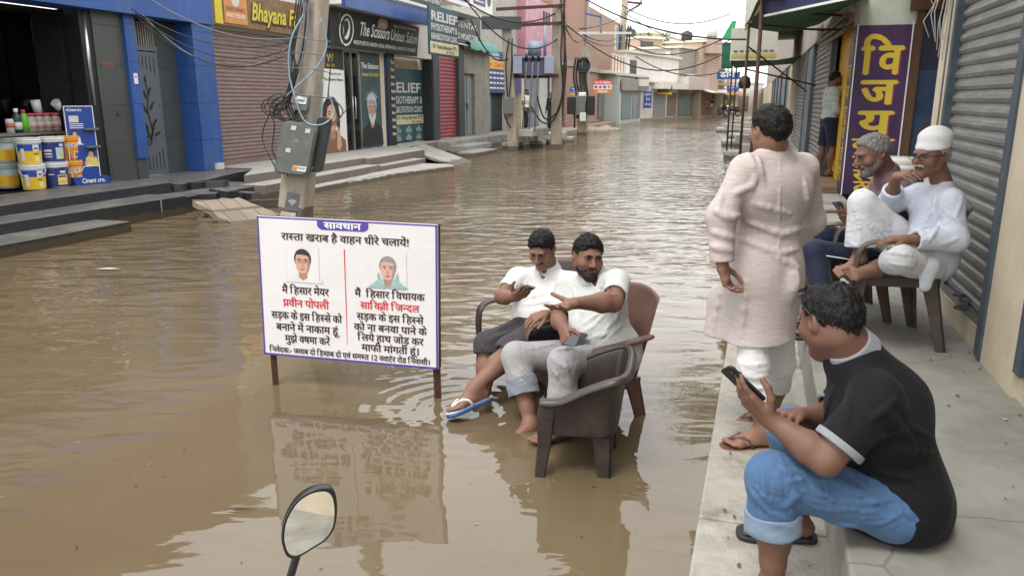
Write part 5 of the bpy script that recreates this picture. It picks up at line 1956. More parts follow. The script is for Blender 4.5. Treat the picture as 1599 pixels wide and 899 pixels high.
bolt(5.45,.43,.08)
bolt(6.05,.48,.06)
m=MB()
for k in range(16):
 a=Vector((1.33,6.72,2.62+random.uniform(-.1,.3)))
 dx,ds=random.uniform(-.14,.03),random.uniform(-.1,.12)
 m.tube([a,a+Vector((dx*.5,ds*.4,-.12)),a+Vector((dx,ds,-.22-random.uniform(0,.2))),a+Vector((dx*.6,ds*1.2,-.33-random.uniform(0,.25)))],.004,4,M_offwhite)
m.tube([(1.34,6.62,2.5),(1.335,6.6,2.0),(1.34,6.62,1.6),(1.335,6.61,1.1)],.007,5,M_cable_grey)
m.build('frayed_wire',None,b)
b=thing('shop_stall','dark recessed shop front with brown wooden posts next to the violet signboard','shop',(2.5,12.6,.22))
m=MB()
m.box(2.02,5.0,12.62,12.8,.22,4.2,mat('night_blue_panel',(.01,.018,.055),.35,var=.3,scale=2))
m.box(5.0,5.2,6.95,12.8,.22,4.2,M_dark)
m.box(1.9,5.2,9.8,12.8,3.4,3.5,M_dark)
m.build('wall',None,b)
m=MB()
m.box(2.2,3.0,12.60,12.62,.75,2.1,mat('landscape_print',(.02,.05,.12),.4,var=.6,scale=2))
m.poly([(2.2,12.597,1.1),(3.0,12.597,1.15),(3.0,12.597,1.3),(2.75,12.597,1.5),(2.6,12.597,1.28),(2.4,12.597,1.45)],mat('print_hills',(.045,.06,.08),.5))
m.poly([(2.2,12.594,.75),(3.0,12.594,.75),(3.0,12.594,1.0),(2.2,12.594,.95)],mat('print_green',(.02,.06,.02),.5))
m.build('mural',None,b)
M_wood=mat('brown_wood',(.1,.05,.026),.6,var=.25,scale=5,stretch=(6,6,.6))
for t0,t1,zt in((2.08,2.2,4.0),(2.52,2.62,4.0),(3.0,3.1,4.0)):
 m=MB()
 m.box(t0,t1,12.5,12.6,.22,zt,M_wood)
 m.build('post',None,b)
m=MB()
m.box(2.0,4,12.45,12.6,2.9,3.05,M_wood)
m.build('lintel',None,b)
m=MB()
m.box(3.2,5.2,4.5,12.6,-.3,.213,M_floor)
m.box(.36,5.2,12.6,16,-.3,.213,M_floor)
m.box(.9,2.5,16,66,-.3,.213,M_floor)
o=m.build('floor_back',None,None,(2,12,.2))
o.name='pavement_back'
o.location=SW(2,12,.2)
o.rotation_euler=(0,0,-TH)
tag(o,kind='structure')
b=thing('sign_pier','tall violet pier sign with big yellow Hindi letters','sign',(1.7,12.5,.25))
M_violet=bpy.data.materials.new('violet_vinyl')
M_violet=mat('violet_vinyl',(.05,.018,.075),.4,var=.45,scale=1.6)
M_yel_ink=mat('yellow_letters',(.6,.44,.035),.5,var=.08)
M_drop=mat('magenta_shadow_print',(.22,.03,.1),.5)
m=MB()
m.box(1.36,2.06,12.5,12.62,.32,2.72,M_violet)
m.box(1.335,1.36,12.5,13.1,.32,2.72,M_violet)
m.build('panel',None,b)
m=MB()
m.box(1.36,2.1,12.5,13.1,2.72,3.6,mat('pale_header',(.42,.45,.38),.8,var=.12,dirt=(.25,.22,.15),dirt_amt=.6))
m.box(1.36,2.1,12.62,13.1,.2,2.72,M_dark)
m.build('pier',None,b)
m=MB()
m.box(2.06,2.075,12.47,12.5,.3,2.74,M_white)
m.box(1.345,1.36,12.485,12.5,.3,2.74,M_white)
m.build('edge_strip',None,b)
m=MB()
XS,YV=(1,0,0),(0,0,1)
for tx,z,h,wd in(('वि',2.05,.6,.54),('ज',1.63,.52,.46),('य',1.2,.52,.44),('दूध',.97,.26,.56),('डेयरी',.72,.26,.5),('स्वी',.53,.24,.44),('ट्स',.36,.24,.4)):
 m.text(tx,(1.72,12.494,z-.012),XS,YV,h,M_drop,.05,0,'C',wd)
 m.text(tx,(1.705,12.49,z),XS,YV,h,M_yel_ink,.045,0,'C',wd*.97)
for k,tx in enumerate(('वि','ज','य','दू','ध','डे','री')):
 m.text(tx,(1.331,12.82,2.3-k*.3),(0,-1,0),(0,0,1),.3,M_yel_ink,.03,0,'C',.36)
m.build('lettering',None,b)
b=thing('shop_building','small yellow-walled shop with its tan shutter rolled up','shop',(1.4,15,.3))
m=MB()
m.box(1.38,3.5,13.1,17.6,.2,.3,M_floor)
m.box(1.42,1.5,13.3,17.4,.3,2.9,M_yellow)
m.box(1.36,1.9,17.4,17.7,.2,3.2,mat('grey_plaster',(.3,.29,.27),.85,var=.12))
m.box(1.3,3.5,13.1,17.7,3.0,6.0,M_upper)
m.build('wall',None,b)
m=MB()
for k in range(5):
 m.tube([(1.25+.05*(k%2),13.3+k*.05,2.72+k*.055),(1.2+.05*(k%2),17.3,2.72+k*.055)],.035,8,M_shut_tan)
m.build('rolled_shutter',None,b)
m=MB()
for k in range(4):
 m.box(1.415,1.419,15.6+.3*(k%2),15.85+.3*(k%2),1.25+.3*(k//2),1.5+.3*(k//2),M_offwhite)
m.build('notice',None,b)
sx=[on_t(x,160,1.25)[0]for x in(1289,1262,1253,1238,1229,1203,1191)]
b=thing('shop_building','long low shop row with tan shutters beyond the yellow shop','shop',(1.3,24,.2))
m=MB()
m.box(1.3,1.5,sx[1],sx[2],.2,3.0,M_greymetal)
m.box(1.27,1.5,sx[3],sx[4],.2,3.0,M_cream)
m.box(1.25,3.5,17.7,sx[4],2.95,6.2,M_upper)
m.build('wall',None,b)
for a,c in((sx[0],sx[1]),(sx[2],sx[3])):
 m=MB()
 shutter_mb(m,1.36,a,c,.25,3.0,M_shut_tan,.1,.025,-1)
 m.build('shutter',None,b)
for a in(sx[0],sx[1],sx[2],sx[3]):
 m=MB()
 m.box(1.26,1.36,a-.1,a+.1,.2,3.0,M_offwhite if a==sx[3]else M_chan)
 m.build('shutter_channel',None,b)
b=thing('shop_building','far right shops with blue grey doors and cream walls before the bend','shop',(1.3,40,.2))
m=MB()
m.box(1.3,3.5,sx[4],sx[5],.2,3.0,mat('blue_grey_boards',(.13,.17,.2),.6,var=.15))
m.box(1.2,3.5,sx[5],sx[6],.2,3.0,M_cream)
m.box(1.25,3.5,sx[6],95,.2,3.2,mat('far_blue_wall',(.22,.28,.32),.7,var=.15))
m.box(1.25,3.5,sx[4],95,3.0,6.0,M_upper)
for k in range(5):
 s=sx[4]+(sx[5]-sx[4])*(k+.5)/5
 m.box(1.24,1.3,s-.12,s+.12,.2,3.0,M_blackplastic)
m.build('wall',None,b)
M_green=mat('green_shade_cloth',(.012,.1,.052),.8,var=.3,scale=5)
M_green_b=mat('bright_green_sheet',(.03,.3,.12),.6,var=.2,scale=5)
M_fascia=mat('cream_flex',(.62,.62,.52),.6,var=.06,dirt=(.4,.38,.3),dirt_amt=.4,dirt_scale=2)
b=thing('awning','green cloth awning with a pale front band on thin rusty posts','awning',(.5,15,3))
m=MB()
vs,fs=[],[]
for i in range(9):
 s=11.4+i*1.0
 for j in range(5):
  t=-.02-(s-12)*.042+j*(1.5/4)
  vs.append((t,s,3.08+.03*(s-12)+.07*math.sin(j*1.1+i)*.4-.1*math.sin(math.pi*j/4)))
for i in range(8):
 for j in range(4):
  a=i*5+j
  fs.append((a,a+1,a+6,a+5))
m.add(vs,fs,M_green,True)
m.build('canopy',None,b)
m=MB()
A,B_=Vector((.05,12.0,3.06)),Vector((-.34,20,3.28))
m.obox(A,B_-A,(0,0,1.2),(.04,0,0),M_fascia)
m.build('front_band',None,b)
for(t,s,z)in((.02,12.05,3.1),(-.2,17.2,3.2)):
 m=MB()
 m.tube([(t,s,-.1),(t,s,z)],.028,8,M_rust)
 m.build('post',None,b)
for(p,q)in(((-.2,17.2,2.3),(1.3,19,2.0)),((-.2,17.2,2.75),(1.3,22,1.9)),((.0,17,3.15),(1.3,17,3.0)),((.0,14,3.1),(1.3,14,3.0)),((.3,13.2,2.76),(1.3,13.6,2.75))):
 m=MB()
 m.tube([p,q],.018,6,M_rust)
 m.build('strut',None,b)
m=MB()
A,B_=Vector((.09,12.1,2.83)),Vector((1.42,9.0,2.78))
u=(B_-A).normalized()
w_=Vector((-u.y,u.x,0))
if w_.y>0:
 w_=-w_
m.obox(A,B_-A,(0,0,.9),w_*.05,M_navy)
m.obox(A+w_*.051,B_-A,(0,0,.03),w_*.006,M_white)
m.text('चावला जनरल',A+(B_-A)*.36+w_*.058+Vector((0,0,.22)),u,(0,0,1),.5,M_white,.03,0,'C',2.0)
one(m,'shop_sign','navy signboard with white Hindi lettering hung across the green awning','sign',(.8,10.5,2.8))
b=thing('awning','second pale awning with a yellow-edged band further along','awning',(.3,25,3))
m=MB()
m.box(-.75,.55,24.9,25,2.82,3.75,M_fascia)
m.box(-.74,.54,24.88,24.9,2.9,3.0,mat('yellow_band',(.55,.45,.1),.6))
for k in range(7):
 m.box(-.68+k*.17,-.68+k*.17+.12,24.875,24.88,3.06,3.11,M_greymetal)
m.build('front_band',None,b)
m=MB()
m.add([(-.75,25,2.82),(.55,25,2.82),(1.3,25.2,2.95),(1.3,31,2.95),(-.75,31,2.82)],[(0,1,2,3,4)],M_green)
m.add([(-.75,25,3.75),(1.3,25,3.8),(1.3,31,3.8),(-.75,31,3.75)],[(0,1,2,3)],M_fascia)
m.box(-.78,-.74,25,31,2.82,3.75,M_fascia)
m.build('canopy',None,b)
for(t,s)in((-.7,25.1),(-.7,30.8)):
 m=MB()
 m.tube([(t,s,-.1),(t,s,2.85)],.03,6,M_rust)
 m.build('post',None,b)
m=MB()
c=at_y(1137,62,30)
t0,s0=st(c)
m.add([(t0-.25,s0,c.z),(t0+.15,s0,c.z),(t0+.25,s0,c.z+.65),(t0+.1,s0,c.z+.65)],[(0,1,2,3)],M_green_b)
m.add([(t0-.25,s0+.3,c.z),(t0+.15,s0+.3,c.z),(t0+.25,s0+.3,c.z+.65),(t0+.1,s0+.3,c.z+.65)],[(0,3,2,1)],M_green_b)
m.box(t0-.2,t0+.15,s0+.1,s0+1.2,c.z-1.0,c.z-.1,M_green)
one(m,'shade_sheet','bright green shade sheet flapping beyond the second awning','sheet',(t0,s0,c.z))
m=MB()
c=at_y(1120,124,40)
e_=at_y(1156,112,40)
m.box(c.x,e_.x,40,40.1,c.z,e_.z,mat('sign_mid_blue',(.02,.1,.33),.5))
m.text('ढाबा',((c.x+e_.x)/2,39.99,c.z+.1),(1,0,0),(0,0,1),.38,M_white,.04,width=.85)
o=m.build('shop_sign',None,None,(c.x,40,c.z))
o.location=(c.x,40,c.z)
tag(o,'small blue sign with white Hindi letters hanging over the far right bank','sign')
m=MB()
c=at_y(1163,123,24)
m.lathe([(.03,.1),(.16,.12),(.19,.2),(.16,.42),(.06,.48)],(c.x,c.y,c.z-.4),14,M_blackplastic)
m.tube([(c.x,c.y,c.z+.2),(c.x,c.y,c.z+1.0)],.015,5,M_cable)
o=m.build('water_drum',None,None,tuple(c))
o.location=c
o.name='hanging_tub'
tag(o,'black plastic tub hanging under the second awning','tub')
KR=(CAM_H-PAV)/(CAM_H-.22)
CC=Vector((0,0,CAM_H))
bpy.context.view_layer.update()
for o in set(bpy.data.objects)-BEFORE:
 if o.parent is None:
  o.location=CC+(o.location-CC)*KR
  o.scale=(KR,KR,KR)
def step_block(x,y,lb,w_=.8,src=[None]):
 p=at_z(x,y,0)
 if src[0]is None:
  q=MB()
  q.box(0,1.3,0,1.2,-.2,.22,M_block)
  q.box(.45,1.4,.05,1.15,.22,.42,M_block)
  src[0]=q.build('step_block',bevel=.02)
  o=src[0]
 else:
  o=src[0].copy()
  COL.objects.link(o)
 o.location=p
 o.rotation_euler=(0,0,-TH+random.uniform(-.08,.08))
 tag(o,lb,'steps','cement step blocks along the right bank')
for x,y,lb in((1131,249,'nearest cement step block on the right bank'),(1128,229,'second cement step block out from the seated men on the right bank'),(1137,217,'third cement step block on the right bank, half hidden behind the second'),(1119,207,'cement step block jutting furthest into the water on the right bank'),(1143,203,'cement step block at the foot of the far arrow sign post'),(1140,194,'farthest cement step block, past the arrow sign post')):
 step_block(x,y,lb)
M_bike=mat('bike_black',(.03,.03,.035),.4,var=.2)
M_chrome=mat('bike_chrome',(.5,.5,.5),.25,metal=.9,var=.05)
bike=wthing('motorbike','small white-faired scooter parked at the far end of the right bank','motorbike',(0,0,0))
for x in(-.62,.62):
 q=MB()
 q.tube([(x+.28*math.cos(a),0,.3+.28*math.sin(a))for a in[i*.4488 for i in range(15)]],.055,8,M_blackplastic)
 q.tube([(x,-.05,.3),(x,.05,.3)],.1,10,M_chrome)
 q.build('wheel',None,bike)
q=MB()
q.tube([(-.6,0,.4),(-.3,0,.62),(.15,0,.6),(.35,0,.75)],[.1,.17,.16,.08],10,M_bike)
q.tube([(.62,0,.32),(.42,0,.95)],.035,8,M_chrome)
q.tube([(-.1,0,.3),(.1,0,.32)],.15,8,M_chrome)
q.build('body',None,bike)
q=MB()
q.tube([(-.65,0,.78),(-.3,0,.76),(.0,0,.74)],[.08,.11,.09],10,M_blackplastic)
q.build('saddle',None,bike)
q=MB()
q.tube([(.38,-.32,1.0),(.42,-.15,1.02),(.42,.15,1.02),(.38,.32,1.0)],.018,6,M_chrome)
q.build('handlebar',None,bike)
q=MB()
q.sphere((.52,0,.88),.1,.09,.1,M_white,20,14)
q.build('headlight',None,bike)
p=at_z(1143,182,.2)
bike.location=(p.x,p.y,.2)
bike.rotation_euler=(0,0,R(200))
for x,y,a,lb in((1122,178,150,'dark motorbike standing before the far awning shops'),(1131,180,120,'dark motorbike between the scooter and the far awning shops')):
 c=copy_tree(bike)
 p=at_z(x,y,.2)
 c.location=(p.x,p.y,.2)
 c.rotation_euler=(0,0,R(a))
 tag(c,lb,'motorbike')
 # ---- BLACK SLABS AND BROKEN PAVING (left)
random.seed(8)
m=MB()
steppoly(m,[(-8.9,10.2),(-8.85,11.1),(-9.2,12.4),(-9.2,12.95)],-10.4,.37,M_granite,M_granite_top)
steppoly(m,[(-8.3,9.7),(-8.15,11.3),(-8.4,12.0)],-9.3,.24,M_granite,M_granite_top)
one(m,'step_platform','dark stone landing in front of the grey steel gate','steps',(-9,11,0),bevel=.01)
slabs=[((262,285),.38,.55,.3,.1,'loose black slab lying nearest the steel gate'),((292,283),.36,.5,.3,-.3,'thin black slab flat before the blue pillar'),((325,283),.34,.6,.28,.15,'black slab resting against the brown step corner'),((318,301),.26,.5,.25,.05,'thick black slab at the top of the broken pile'),((340,315),.19,.32,.25,-.1,'square black block just above the tilted paving'),((362,300),.24,.3,.25,.2,'black block at the right of the broken pile'),((385,300),.2,.3,.3,0,'black block touching the lowest brown step'),((415,312),.12,.5,.22,.1,'black stone half sunk beside the near pole'),((430,318),.06,.45,.25,.0,'black stone lowest in the water by the near pole'),((350,296),.3,.4,.25,-.4,'tilted black tile in the middle of the broken pile')]
for(px,z,L,W,a,lb)in slabs:
 p=at_z(px[0],px[1],z)
 q=MB()
 q.box(-L/2,L/2,-W/2,W/2,-.16,0,M_granite)
 q.add([(-L/2,-W/2,.002),(L/2,-W/2,.002),(L/2,W/2,.002),(-L/2,W/2,.002)],[(0,1,2,3)],M_granite_top)
 o=q.build('stone_slab',bevel=.006)
 o.location=p
 o.rotation_euler=(random.uniform(-.08,.08),random.uniform(-.08,.08),-TH*.3+a)
 tag(o,lb,'slab','broken black slabs by the gate')
m=MB()
m.poly([(0,0,0)]*3)if False else None
g_=[at_z(300,312,.28),at_z(372,308,.26),at_z(440,335,.04),at_z(365,352,-.02)]
M_pav=brick_mat('broken_paving',(.29,.235,.175),(.22,.18,.14),(.13,.105,.08),.33,.13,.014,.6)
dn=Vector((0,0,-.09))
c=sum(g_,Vector())/4
ring=[]
for i in range(4):
 p0,p1=g_[i],g_[(i+1)%4]
 for k in range(6):
  f=k/6
  q_=p0 .lerp(p1,f)
  if k:
   q_=q_+(q_-c).normalized()*random.uniform(-.05,.03)
  ring.append(q_)
n_r=len(ring)
vs=ring+[p+dn*random.uniform(.8,1.3)for p in ring]
m.add(vs,[tuple(range(n_r))[::-1],tuple(range(n_r,2*n_r))]+[(i,(i+1)%n_r,n_r+(i+1)%n_r,n_r+i)for i in range(n_r)],M_pav)
m.add([at_z(312,335,.05)+Vector((0,.1,0)),at_z(340,345,.02),at_z(345,349,-.02),at_z(305,345,-.02)],[(0,1,2,3)],M_concrete)
o=m.build('paving_slab',None,None,tuple(c))
o.location=c
tag(o,'broken tilted paving slab sliding into the water by the near pole','slab')
# ---- PAINT BUCKETS, BOTTLES, DISPLAY STAND
def bucket(label,px,z,r,h,lid,body,band=None,art=None,loc=None,handle=True):
 p=at_z(px[0],px[1],z)if loc is None else loc
 e=wthing('paint_bucket',label,'bucket',p,math.atan2(p.x,p.y)*-1,'paint buckets outside the paint shop')
 q=MB()
 q.lathe([(r*.88,0),(r*.9,.005),(r*.985,h*.86)],(0,0,0),28,body)
 if band:
  q.lathe([(r*.955,h*.6),(r*.99,h*.82)],(0,0,0),28,band)
 q.build('body',None,e)
 q=MB()
 q.lathe([(r*1.0,h*.8),(r*1.06,h*.81),(r*1.06,h*.84),(r*1.0,h*.845),(r*1.0,h*.88),(r*1.07,h*.89),(r*1.07,h*.93),(r*1.02,h*.94),(r*1.02,h*.97),(r*1.05,h*.975),(r*1.05,h*1.0),(r*.98,h*1.0),(r*.95,h*.98),(0,h*.98)],(0,0,0),28,lid)
 q.build('lid',None,e)
 q=MB()
 def patch(a0,a1,z0,z1,mm,k=1.004):
  n=8
  vs,fs=[],[]
  for i in range(n+1):
   a=R(a0+(a1-a0)*i/n)-math.pi/2
   for zz in(z0,z1):
    rr=r*(.9+.085*zz/.86)*k+.0016
    vs.append((rr*math.cos(a),rr*math.sin(a),zz*h))
  for i in range(n):
   fs.append((2*i,2*i+2,2*i+3,2*i+1))
  q.add(vs,fs,mm,True)
 for args in art or():
  patch(*args)
 if art:
  q.build('label_print',None,e)
 if handle:
  q=MB()
  q.tube([(r*1.05*math.cos(a),-.03-.5*r*1.02*math.sin(a)*0-r*.75*math.sin(a),h*.8-.33*h*math.sin(a))for a in[math.pi*i/10 for i in range(11)]],.005,5,M_white)
  q.build('handle',None,e)
 return e
B_w=mat('bucket_white',(.72,.72,.7),.4,var=.04)
B_y=mat('bucket_yellow',(.78,.5,.02),.4,var=.05)
B_n=mat('bucket_navy',(.03,.04,.2),.4,var=.05)
B_b=mat('bucket_blue',(.03,.07,.36),.4,var=.05)
B_o=mat('bucket_orange',(.8,.26,.02),.4,var=.05)
B_ol=mat('bucket_orange_lid',(.85,.38,.03),.4,var=.05)
B_g=mat('bucket_grey_green',(.36,.42,.38),.45,var=.08)
B_py=mat('bucket_pale_yellow',(.75,.68,.35),.45,var=.05)
art_y=[(-60,75,.02,.5,B_y),(-60,75,.5,.76,B_b),(-40,-22,.12,.6,B_w,1.01),(18,50,.5,.74,B_w,1.01),(24,44,.56,.62,M_black,1.015),(20,46,.36,.4,B_b,1.01),(25,50,.08,.3,B_py,1.01)]
art_n=[(-80,80,.02,.78,B_n),(5,58,.1,.5,B_py,1.01),(10,50,.14,.28,B_y,1.012),(18,46,.56,.66,B_w,1.01),(8,52,.4,.46,M_black,1.012),(-40,-10,.5,.54,B_w,1.01)]
art_n2=[(-80,80,.02,.78,B_n),(15,60,.12,.58,mat('print_ice',(.45,.6,.66),.5),1.01),(38,60,.16,.34,B_y,1.012),(-45,-5,.2,.24,B_w,1.01),(-45,-5,.3,.36,B_w,1.01),(-45,-5,.42,.5,B_w,1.01),(35,58,.62,.72,B_w,1.01)]
art_o=[(-80,80,.02,.52,B_o),(-80,80,.52,.7,mat('print_peach',(.7,.5,.38),.5)),(18,50,.12,.36,B_w,1.01),(24,44,.16,.32,M_greymetal,1.013),(10,36,.56,.66,B_w,1.01),(16,26,.58,.64,M_black,1.013)]
art_g=[(-70,70,.1,.52,B_y),(5,40,.1,.52,mat('print_amber',(.7,.33,.03),.5),1.006)]
R_,H_=.168,.375
row=[((55,301),B_w,B_w,art_y,'bottom white and yellow paint bucket with a blue band'),((91,297),B_w,B_w,art_n,'bottom white-lidded navy paint bucket with a cream panel'),((118,293),B_ol,B_o,art_o,'bottom orange paint bucket beside the blue display stand'),((14,299),B_g,B_g,art_g,'bottom grey-green paint bucket at the left edge')]
tops=[(B_w,B_w,art_y,'top white and yellow paint bucket with a blue band'),(B_w,B_w,art_n2,'top white-lidded navy paint bucket with a pale blue panel'),(B_ol,B_o,art_o,'top orange paint bucket of the orange pair'),(B_g,B_g,art_g,'top grey-green paint bucket at the left edge')]
for(px,lid,bod,art,lb),(lid2,bod2,art2,lb2)in zip(row,tops):
 p=at_z(px[0],px[1]-4,.40)
 d_=Vector((p.x,p.y,0)).normalized()*R_
 p=p+d_
 p.z=.402
 r=R_*(.88 if px[0]>100 else 1)
 bucket(lb,None,0,r,H_,lid,bod,None,art,p,handle=px[0]in(55,118))
 p2=p+Vector((-.02,.02,H_))
 bucket(lb2,None,0,r,H_,lid2,bod2,None,art2,p2,handle=False)
cp=at_z(60,290,.4)
_,zc=on_t(70,206,-10.55)
m=MB()
m.box(-10.85,-10.5,6.0,9.9,zc-.04,zc,mat('counter_top',(.2,.18,.15),.6,var=.2))
m.box(-10.85,-10.8,6.0,9.9,.40,zc-.04,M_black)
one(m,'counter','low dark counter ledge behind the paint buckets','counter',(-10.6,8.5,.4))
bot=[(17,'white','small white can at the left end of the counter'),(29,'dark','dark bottle with a white cap on the counter'),(40,'green','bright green bottle with a red cap on the counter'),(50,'jar','clear red-lidded jar right of the green bottle'),(62,'jar','clear red-lidded jar under the white pipe end'),(74,'jar','clear red-lidded jar in the middle of the counter'),(87,'jar','last clear red-lidded jar before the pipe elbow')]
M_jar=mat('jar_plastic',(.32,.3,.28),.2,var=.2,scale=30,dirt=(.3,.08,.1),dirt_amt=.7,dirt_scale=20)
for x,kind,lb in bot:
 s,z=on_t(x,205,-10.58)
 q=MB()
 e=thing('bottle' if kind!='jar' else 'jar',lb,'bottle' if kind!='jar' else 'jar',(-10.58,s,zc),'bottles on the paint shop counter')
 C_=(-10.58,s,zc)
 if kind=='white':
  q.lathe([(.055,0),(.055,.2),(.05,.21),(0,.21)],C_,16,M_offwhite)
  q.lathe([(.056,.08),(.056,.15)],C_,16,mat('label_rust',(.45,.15,.08),.5))
 elif kind=='dark':
  q.lathe([(.06,0),(.062,.2),(.05,.26),(.025,.29),(.025,.31)],C_,16,mat('bottle_teal',(.03,.05,.07),.3))
  q.lathe([(.0625,.05),(.0635,.16)],C_,16,M_offwhite)
 elif kind=='green':
  q.lathe([(.06,0),(.065,.15),(.05,.26),(.03,.29),(.03,.3)],C_,16,mat('bottle_green',(.1,.42,.03),.35))
 else:
  q.lathe([(.085,0),(.09,.03),(.09,.2),(.07,.24),(.07,.25)],C_,18,M_jar)
  q.lathe([(.0915,.06),(.0915,.16)],C_,18,mat('jar_label',(.5,.35,.33),.5,var=.4,scale=40))
 q.build('body',None,e)
 q=MB()
 c_={'white':None,'dark':(.03,.3,.06,M_white),'green':(.033,.29,.05,M_red),'jar':(.082,.245,.04,mat('lid_red',(.5,.05,.05),.4))}[kind]
 if c_:
  q.lathe([(c_[0],c_[1]),(c_[0],c_[1]+c_[2]),(0,c_[1]+c_[2])],C_,16,c_[3])
  q.build('lid',None,e)
for(x,lb,up)in((62,'short white pipe offcut standing on the jar',0),(98,'white pipe elbow leaning over the jars',1)):
 s,z=on_t(x,190,-10.66)
 q=MB()
 M_pvc=mat('pvc_grey',(.6,.61,.59),.45,var=.06)
 C_=Vector((-10.66,s,zc+.2))
 if up:
  q.tube([C_+Vector((0,.03,-.15)),C_+Vector((0,.03,.08)),C_+Vector((0,0,.16)),C_+Vector((0,-.1,.25))],[.07,.072,.075,.075],16,M_pvc)
  q.lathe([(.08,-.2),(.08,.0)],C_+Vector((0,.03,0)),16,M_jar)
 else:
  q.tube([C_+Vector((0,0,.08)),C_+Vector((0,-.03,.28))],[.06,.07],16,M_pvc)
 one(q,'pipe_fitting',lb,'pipe',tuple(C_))
m=MB()
D0,D1=at_z(114,289,.4),at_z(166,285,.4)
dvec=(D1-D0)
dvec.z=0
dl=dvec.length
du=dvec.normalized()
dn_=Vector((du.y,-du.x,0))
if dn_.y>0:
 dn_=-dn_
e=wthing('display_stand','blue cardboard product display stand leaning by the slate pillar','stand',D0)
M_dblue=mat('display_blue',(.018,.06,.3),.4,var=.06)
vz=(Vector((-.03,.06,1)))
q=MB()
q.obox(dn_*.0,du*dl*.86,vz*1.2,-dn_*.03,M_dblue)
for(x0,z0,x1,z1)in((0,0,.012,1.2),(dl*.86-.012,0,dl*.86,1.2),(0,1.188,dl*.86,1.2)):
 q.obox(du*x0+vz*z0+dn_*.002,du*(x1-x0),vz*(z1-z0),dn_*.003,M_white)
q.build('panel',None,e)
q=MB()
q.obox(dn_*0-du*.02,du*(dl+.02),(0,0,.12),dn_*.16,M_dblue)
q.text('Cment cro.',dn_*.163+du*dl*.5+Vector((0,0,.035)),du,(0,0,1),.1,M_white,.03,.2,'C',dl*.7)
q.build('base',None,e)
q=MB()
q.text('eCment cro.',dn_*.006+du*dl*.3+vz*1.12,du,vz,.06,M_white,.03,0,'C',dl*.45)
q.obox(dn_*.004+du*.06+vz*.95,du*.14,vz*.1,dn_*.002,M_offwhite)
for k in range(3):
 q.obox(dn_*.004+du*.06+vz*(.92-k*.03),du*.2,vz*.012,dn_*.001,M_white)
skin_p=mat('print_skin_553a2a',(.6,.38,.28),.6)
ct=dn_*.006
for(x,z,sc,top)in((.12,.62,.16,M_white),(.32,.28,.19,mat('print_yellow',(.72,.6,.15),.5))):
 o=du*x+vz*z+ct
 q.poly([o+du*a*sc+vz*b_*sc for a,b_ in((-.5,0),(-.45,.6),(-.2,.85),(.2,.85),(.45,.6),(.5,0))],top)
 q.poly([o+dn_*.001+du*a*sc+vz*b_*sc for a,b_ in((-.18,.75),(-.2,1.1),(0,1.3),(.2,1.1),(.18,.75),(0,.7))],skin_p)
 q.poly([o+dn_*.002+du*a*sc+vz*b_*sc for a,b_ in((-.22,.95),(-.2,1.25),(0,1.4),(.22,1.25),(.3,.6),(.2,.7),(.15,1.1),(-.1,1.2))],MATS['print_dark']if 'print_dark' in MATS else M_black)
 q.poly([o+dn_*.0015+du*a*sc+vz*b_*sc for a,b_ in((-.5,0),(-.6,.3),(-.2,.6),(-.15,.45))],skin_p)
 q.obox(o-vz*.012-du*.15+dn_*.001,du*.26,vz*.012,dn_*.001,M_white)
q.build('print',None,e)
for z in(.83,.56):
 q=MB()
 q.obox(dn_*.004+du*dl*.5+vz*z,du*dl*.42,vz*.03,dn_*.07,M_greymetal)
 q.build('shelf',None,e)
 # ---- THE WARNING BOARD
BL,BR=at_y(414,552,4.44),at_y(685,576,4.21)
TL,TR=at_y(403,337,4.47),at_y(683,351,4.24)
ux_=((BR-BL)+(TR-TL))/2
vz_=((TL-BL)+(TR-BR))/2
O_=(BL+BR)/2-ux_/2
W_,Hh=ux_.length,vz_.length
U,V=ux_.normalized(),vz_.normalized()
N_=U.cross(V).normalized()
if N_.y>0:
 N_=-N_
e=wthing('warning_board','white Hindi warning board on two iron legs standing in the flood','sign',(O_+ux_/2).xy.to_3d())
bo=e.location.copy()
M_flex=mat('white_flex',(.72,.70,.71),.4,var=.04,scale=2,bump=.3,bscale=3.2,dirt=(.6,.56,.5),dirt_amt=.25,dirt_scale=5)
Oo=O_-bo
def bp(x,y,k=0):
 return Oo+U*(x*W_)+V*((1-y)*Hh)+N_*(.013+k*.0008)
q=MB()
q.obox(Oo-N_*.012,U*W_,V*Hh,N_*.024,M_flex)
bt=.011
for(x0,y0,x1,y1)in((0,0,1,bt),(0,.985,1,1),(0,0,.009,1),(.991,0,1,1)):
 q.poly([bp(x0,y1),bp(x1,y1),bp(x1,y0),bp(x0,y0)],M_purple)
tab=[(.345,0),(.345,.045),(.352,.06),(.37,.072),(.605,.072),(.623,.06),(.63,.045),(.63,0)]
q.poly([bp(x,y,1)for x,y in tab],M_purple)
M_flexink=M_white
def line(tx,cx,yb,size,wd,mm,bold=.028,k=2):
 q.text(tx,bp(cx,yb,k),U,V,size*Hh,mm,bold,0,'C',wd*W_)
line('सावधान',.487,.06,.066,.205,M_flexink,.045,3)
line('रास्ता खराब है वाहन धीरे चलायें!',.495,.155,.075,.715,M_ink)
for tx,y,wd,mm in(('मैं हिसार मेयर',.535,.27,M_ink),('प्रवीन पोपली',.628,.265,M_red),('सड़क के इस हिस्से को',.722,.41,M_ink),('बनाने में नाकाम हूं',.808,.36,M_ink),('मुझे क्षमा करें',.89,.262,M_ink)):
 line(tx,.262,y,.078,wd,mm)
